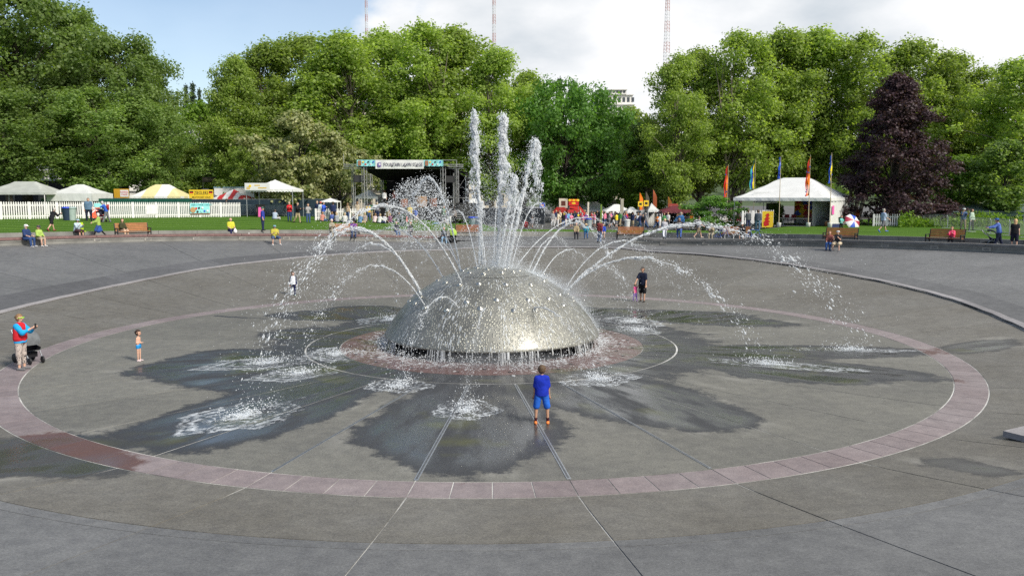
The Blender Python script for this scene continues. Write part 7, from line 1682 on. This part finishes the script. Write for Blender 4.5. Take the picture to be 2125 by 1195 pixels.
# people by the stage
person(at(851, 463), 178, 'person in yellow shirt and black shorts watching the stage', 'stand2', 1.74, (.6,.46,.03), .42, BLK, .5, 'short', (.35,.25,.15), w=1.1)
person(at(863, 463), 170, 'child in blue shirt beside the person in yellow', 'stand', 1.4, (.04,.1,.45), .42, (.3,.2,.16), .5, 'short', hs=1.1)
person(at(842, 463), 190, 'person in red orange top sitting by the person in yellow', 'groundx', 1.6, (.55,.07,.03), .5, BLK, 1., 'short')
person(at(921, 464), 75, 'person in green shirt standing right of the stage front', 'crossed', 1.76, (.1,.22,.12), .42, (.03,.05,.05), 1., 'short', (.15,.08,.04))
person(at(932, 466), 185, 'person in long black coat and white leggings by the stage', 'stand', 1.66, BLK, 1., WHITEC, 1., 'long', (.02,.02,.02))
person(at(943, 466), 180, 'person in grey brown coat next to the black coat', 'stand', 1.66, (.2,.17,.16), 1., BLK, 1., 'long', (.05,.04,.035))
person(at(913, 466), -80, 'person in grey lying stretched on the grass before the stage', 'lie', 1.7, (.3,.3,.31), .5, (.15,.25,.38), 1., 'short')
pa2 = P3(798, 425, 89.5); person((pa2.x, pa2.y, gz+dh), 180, 'musician in white shirt on the left of the stage deck', 'stand', 1.74, WHITEC, .5, BLK, 1., 'short'); pa2 = P3(818, 425, 90); person((pa2.x, pa2.y, gz+dh), 10, 'musician in dark red on the stage deck', 'phone', 1.74, (.2,.06,.05), .5, BLK, 1., 'short')
# crowd seated and standing before the stage
LAWN = [(700,462,'groundx',(.25,.27,.3),'grey'),(722,458,'stand',(.4,.3,.2),'tan'),(735,463,'groundx',(.02,.02,.025),'black'),(747,464,'groundx',(.1,.2,.35),'denim blue'),(757,462,'ground',(.3,.25,.22),'brown'),(765,459,'stand2',(.6,.4,.03),'mustard'),(777,463,'groundx',(.7,.55,.55),'pale pink'),(787,464,'groundx',(.6,.62,.6),'white'),(797,464,'ground',(.55,.55,.58),'light grey'),(770,456,'stand',(.03,.1,.05),'dark green'),(742,457,'stand',(.45,.38,.28),'beige'),(810,463,'groundx',(.15,.05,.1),'plum'),(716,463,'groundx',(.5,.5,.48),'cream'),(826,462,'groundx',(.08,.08,.1),'charcoal'),(690,461,'ground',(.06,.1,.3),'blue'),(783,456,'stand2',(.12,.12,.14),'slate'),(804,457,'stand',(.3,.32,.34),'silver grey')]
for u, v, ps, c_, nm in LAWN:
    person(at(u, v), random.choice((180, 165, 195, 150, 210)), 'person in %s top %s in the crowd left of the stage' % (nm, 'sitting on the grass' if 'ground' in ps else 'standing'), ps, random.uniform(1.6, 1.75), c_, random.choice((.42, 1.)), random.choice((JEAN, BLK, KHAKI, NAVY)), 1., random.choice(('short', 'bob', 'long')), random.choice(((.05,.03,.02), (.2,.12,.06), (.4,.3,.18))), vox=.04, group='crowd before the stage')
person(at(1091, 473), 170, 'person in red sitting on the grass right of the water columns', 'ground', 1.7, (.35,.05,.06), .5, (.5,.35,.28), .5, 'short'); person(at(1102, 473), 190, 'person in grey sitting in a low chair right of the water columns', 'sit', 1.7, (.2,.21,.23), .5, (.5,.35,.28), .45, 'short')
# right half of the rim
seat_person(1196, 497, 'bald man in plaid shirt on the wall behind the arcs', 5, top=(.3,.24,.14), sleeve=1., bottom=(.03,.03,.04), hair='bald', hairc=None)
seat_person(1216, 496, 'person in turquoise jacket and straw hat', 5, pose='sitphone', top=(.02,.3,.42), sleeve=1., bottom=(.05,.1,.22), hat='brim', hatc=(.6,.45,.25), hair='short', h=1.62)
r, J = person(at(1244, 503), 160, 'man in dark red shirt and jeans walking on the promenade', 'walk2', 1.76, (.16,.03,.03), .95, (.08,.13,.24), 1., 'short', (.2,.15,.13), hl=10, hr=-10)
person(at(1251, 496), -10, 'woman in bright blue jacket sitting behind the man in dark red', 'sit', 1.6, (.02,.06,.4), 1., (.5,.36,.3), .5, 'short', (.03,.02,.02))
person(at(1294, 477), 100, 'person in grey shirt carrying a white bagged bin', 'walk', 1.74, (.2,.2,.22), .9, BLK, 1., 'short')
person(at(1379, 497), 175, 'blond woman in striped shirt and white trousers walking away', 'walk2', 1.66, (.42,.42,.46), .95, (.65,.68,.75), 1., 'short', (.55,.42,.25))
person(at(1409, 497), 165, 'person in long dark brown coat walking away', 'walk', 1.66, (.04,.028,.025), 1., (.05,.1,.3), 1., 'bob', (.25,.16,.1), w=1.3); person(at(1412, 490), 180, 'man in blue jacket walking beyond the brown coat', 'walk2', 1.74, (.03,.1,.25), 1., NAVY, 1., 'short', (.3,.25,.2), w=1.2)
r, J = person(at(1449, 496), 100, 'man in plaid shirt and khaki shorts with black backpack', 'walk', 1.78, (.28,.28,.3), .42, (.2,.16,.11), .48, 'short', (.04,.03,.02), (.4,.35,.3), w=1.05); bag(r, J, cloth(BLK), 'backpack', 'black backpack on the man in plaid shirt')
seat_person(1475, 499, 'man in cap and khaki trousers seated behind the left bicycle', 0, BF, pose='sitphone', top=(.3,.26,.18), sleeve=1., bottom=(.32,.28,.2), hat='cap', hatc=(.35,.32,.26), shoe=(.3,.1,.08))
seat_person(1540, 499, 'man in white cap and black jacket seated between bicycles', 5, BF, top=(.02,.022,.028), sleeve=1., bottom=(.02,.02,.02), legs=.5, hat='cap', hatc=WHITEC, shoe=WHITEC, w=1.2, pose='sitphone')
person(at(1552, 477), 178, 'person in grey hoodie with white print facing the tent', 'crossed', 1.74, (.09,.1,.11), 1., (.03,.04,.09), 1., 'short', (.08,.05,.03)); person(at(1572, 480), 165, 'man in slate hoodie and jeans by the yellow board', 'stand2', 1.78, (.06,.075,.1), 1., (.09,.16,.24), 1., 'short', (.08,.05,.03), w=1.15)
seat_person(1717, 521, 'person in jeans seated behind the man in dark shirt on the right wall', 10, pose='sit', top=(.2,.07,.06), sleeve=1., bottom=(.04,.1,.3), hair='long', hairc=(.2,.08,.05), h=1.62)
seat_person(1732, 522, 'man in dark grey shirt and white cap sitting on the right wall', 0, pose='sitphone', top=(.035,.037,.045), sleeve=.42, bottom=(.45,.38,.28), legs=.5, hat='capback', hatc=(.6,.6,.6), shoe=(.1,.11,.13), w=1.25, spread=.03)
person(at(1745, 479), 15, 'child in turquoise top playing on the lawn by the umbrella', 'stand2', 1.2, (.15,.45,.42), .5, BLK, 1., 'bob', (.15,.08,.04), hs=1.2, al=30, ar=40)
person(at(1832, 483), 95, 'grey-haired man in pale blue shirt and grey shorts striding', 'walk', 1.78, (.35,.42,.58), .45, (.14,.14,.16), .5, 'short', (.35,.33,.3), (.06,.14,.45), w=1.15)
person(at(1778, 466), -20, 'seller in orange top behind the goods table', 'stand', 1.7, (.4,.1,.04), .42, BLK, 1., 'short')
seat_person(1976, 509, 'boy in pink jacket sitting on the rightmost bench', 10, BF, pose='sitphone', top=(.75,.08,.17), sleeve=.95, bottom=(.03,.03,.04), hair='short', hairc=(.3,.15,.06), h=1.5)
person(at(1998, 478), -10, 'man in blue shirt and cap taking photographs on the lawn', 'phone', 1.76, (.06,.1,.2), .42, (.25,.2,.14), .95, 'short', hat='cap', hatc=(.5,.55,.55), hl=10, hr=-12, al=60, ar=60, el=80, er=80); person(at(2015, 479), 30, 'person in pale green jacket and black trousers on the lawn', 'stand2', 1.7, (.38,.48,.4), 1., BLK, 1., 'tail', (.05,.03,.02))
person(at(2072, 514), -110, 'man in periwinkle sweater and blue cap pushing a stroller', 'push', 1.78, (.1,.17,.48), 1., (.02,.025,.05), 1., 'short', hat='cap', hatc=(.03,.1,.35)); stroller(at(2057, 513), radians(65), 'black stroller pushed by the man in periwinkle sweater', cloth((.02,.025,.03)), cloth((.03,.04,.05)))
person(at(2104, 515), 150, 'blond woman in black dress at the right edge', 'stand2', 1.68, BLK, .2, (.015,.015,.03), .5, 'long', (.55,.35,.18), skin='fair', w=1.1)
# ------------------------------------------------------------------ market crowd: copies of a few figures with their own colours
PROTOS = []
for ps, hh, sl, lg, hr in (('stand', 1.72, .42, 1., 'short'), ('walk', 1.7, 1., 1., 'bob'), ('stand2', 1.76, 1., 1., 'short'), ('phone', 1.64, .6, .5, 'long'), ('crossed', 1.74, .42, .5, 'short'), ('walk2', 1.66, .95, 1., 'long')):
    PROTOS.append(clothes(skeleton(hh, **POSE[ps]), (.5,.5,.5), sl, (.1,.1,.1), lg, .045, (.05,.03,.02), hr, (.03,.03,.03)))
TOPC = [('navy', NAVY), ('white', WHITEC), ('black', BLK), ('red', (.45,.03,.03)), ('yellow', (.7,.55,.03)), ('grey', GREYC), ('sky blue', (.15,.35,.6)), ('pink', (.65,.2,.3)), ('green', (.06,.2,.07)), ('orange', (.65,.2,.03)), ('cream', (.6,.53,.4)), ('purple', (.14,.05,.22))]
BOTC = [('jeans', JEAN), ('black trousers', BLK), ('khaki trousers', KHAKI), ('white trousers', (.6,.6,.6)), ('grey trousers', (.14,.14,.15))]
HAIRC = [(.04,.025,.018), (.18,.1,.05), (.4,.28,.14), (.35,.34,.33)]
combos = [(t, b_) for t in TOPC for b_ in BOTC]; random.seed(31); random.shuffle(combos); used = []
for k in range(60):
    (tn, tcol), (bn, bcol) = combos[k]
    for _ in range(30):
        u = random.uniform(1140, 1302) if k < 46 else random.uniform(1305, 1440); d_ = random.uniform(91, 104) if k < 46 else random.uniform(84, 91)
        if all(abs(u-a)*d_/FPX > .4 or abs(d_-b2) > .8 for a, b2 in used): break
    used.append((u, d_)); x, y = W(u, d_); P_ = PROTOS[k % len(PROTOS)]
    where = 'by the red food awning' if u < 1200 else 'under the maple' if u < 1255 else 'near the grey pillar' if u < 1302 else 'among the market stalls'
    root = link('person', P_[0][1], None, (x, y, 1.6), random.uniform(0, 6.28)); s_ = random.uniform(.93, 1.05); root.scale = (s_,)*3
    lg = bn if P_[2][0] == 'trousers' else bn.replace('trousers', 'shorts').replace('jeans', 'denim shorts')
    tag(root, 'person in %s top and %s in the crowd %s' % (tn, lg, where), 'person', 'market crowd')
    for nm, me in P_[1:]:
        c_ = link(nm, me, root); col_ = tcol if nm == 'shirt' else bcol if nm in ('trousers', 'shorts') else HAIRC[k % 4] if nm == 'hair' else (.03,.03,.03)
        c_.material_slots[0].link = 'OBJECT'; c_.material_slots[0].material = cloth(col_)
# ------------------------------------------------------------------ bicycles
def bicycle(p, rz, label, frame, rimc):
    o = empty('bicycle', p, label, 'bicycle', 'bicycles on the promenade', rz)
    for x in (-.52, .52):
        t = MB(); t.path([(.33*cos(2*pi*i/20), 0, .33*sin(2*pi*i/20)) for i in range(21)], .02, 6); w_ = t.build('wheel', rimc if x > 0 else M_BLACK, o, True, loc=(x, 0, .35))
        s_ = MB()
        for i in range(12): s_.tube((0, 0, 0), (.32*cos(i*pi/6), 0, .32*sin(i*pi/6)), .004, None, 3, False)
        s_.build('spokes', M_STEEL, w_)
    f = MB(); bb, st, hd = (-.08, 0, .33), (-.22, 0, .78), (.34, 0, .82); ra, fa = (-.52, 0, .35), (.52, 0, .35)
    for a, b_ in ((bb, st), (bb, hd), (st, hd), (bb, ra), (st, ra)): f.tube(a, b_, .019, None, 6)
    f.build('frame', frame, o); MB().path([hd, (.4, 0, .6), fa], .018, 6).build('fork', frame, o); MB().tube(hd, (.31, 0, 1.0), .016).tube((.31, -.28, 1.02), (.31, .28, 1.02), .014).build('handlebar', M_BLACK, o)
    sd_ = MB(); sd_.ball((-.26, 0, .92), .13, 8, 5, (1, .55, .3)); sd_.tube(st, (-.25, 0, .9), .015); sd_.build('saddle', M_BLACK, o, True); cr = MB(); cr.path([(-.08+.09*cos(2*pi*i/12), .04, .33+.09*sin(2*pi*i/12)) for i in range(13)], .008, 4); cr.tube((-.08, .05, .33), (.02, .05, .2), .01); cr.build('crank', M_STEEL, o); return o
q = at(1498, 501); bicycle(q, radians(ctr(q)), 'blue bicycle with white front wheel on the promenade', paint((.03,.08,.35)), M_WHITE); q = at(1563, 500); bicycle(q, radians(ctr(q)+12), 'blue bicycle with black wheels right of the seated man', paint((.05,.13,.45)), M_BLACK)
# gull in front of the lawn wall
q = at(522, 493); o = MB(); o.ball((0, 0, .16), .11, 8, 6, (1.7, .8, .8)); o.ball((-.17, 0, .27), .055, 6, 5); o.tube((-.12, 0, .18), (-.17, 0, .27), .05, .04); o.tube((.15, 0, .17), (.3, 0, .14), .05, .01); o.tube((-.21, 0, .265), (-.26, 0, .255), .012, .004, 4); o.tube((.02, .03, .1), (.02, .03, 0), .008); o.tube((.02, -.03, .1), (.02, -.03, 0), .008)
g_ = o.build('gull', M_WHITE, None, True, loc=q, rz=.4); tag(g_, 'white gull standing on the promenade by the lawn wall', 'bird')
w_ = MB(); w_.ball((.03, 0, .2), .1, 8, 5, (1.8, .9, .45)); w_.build('wings', paint((.35,.37,.4)), g_, True)
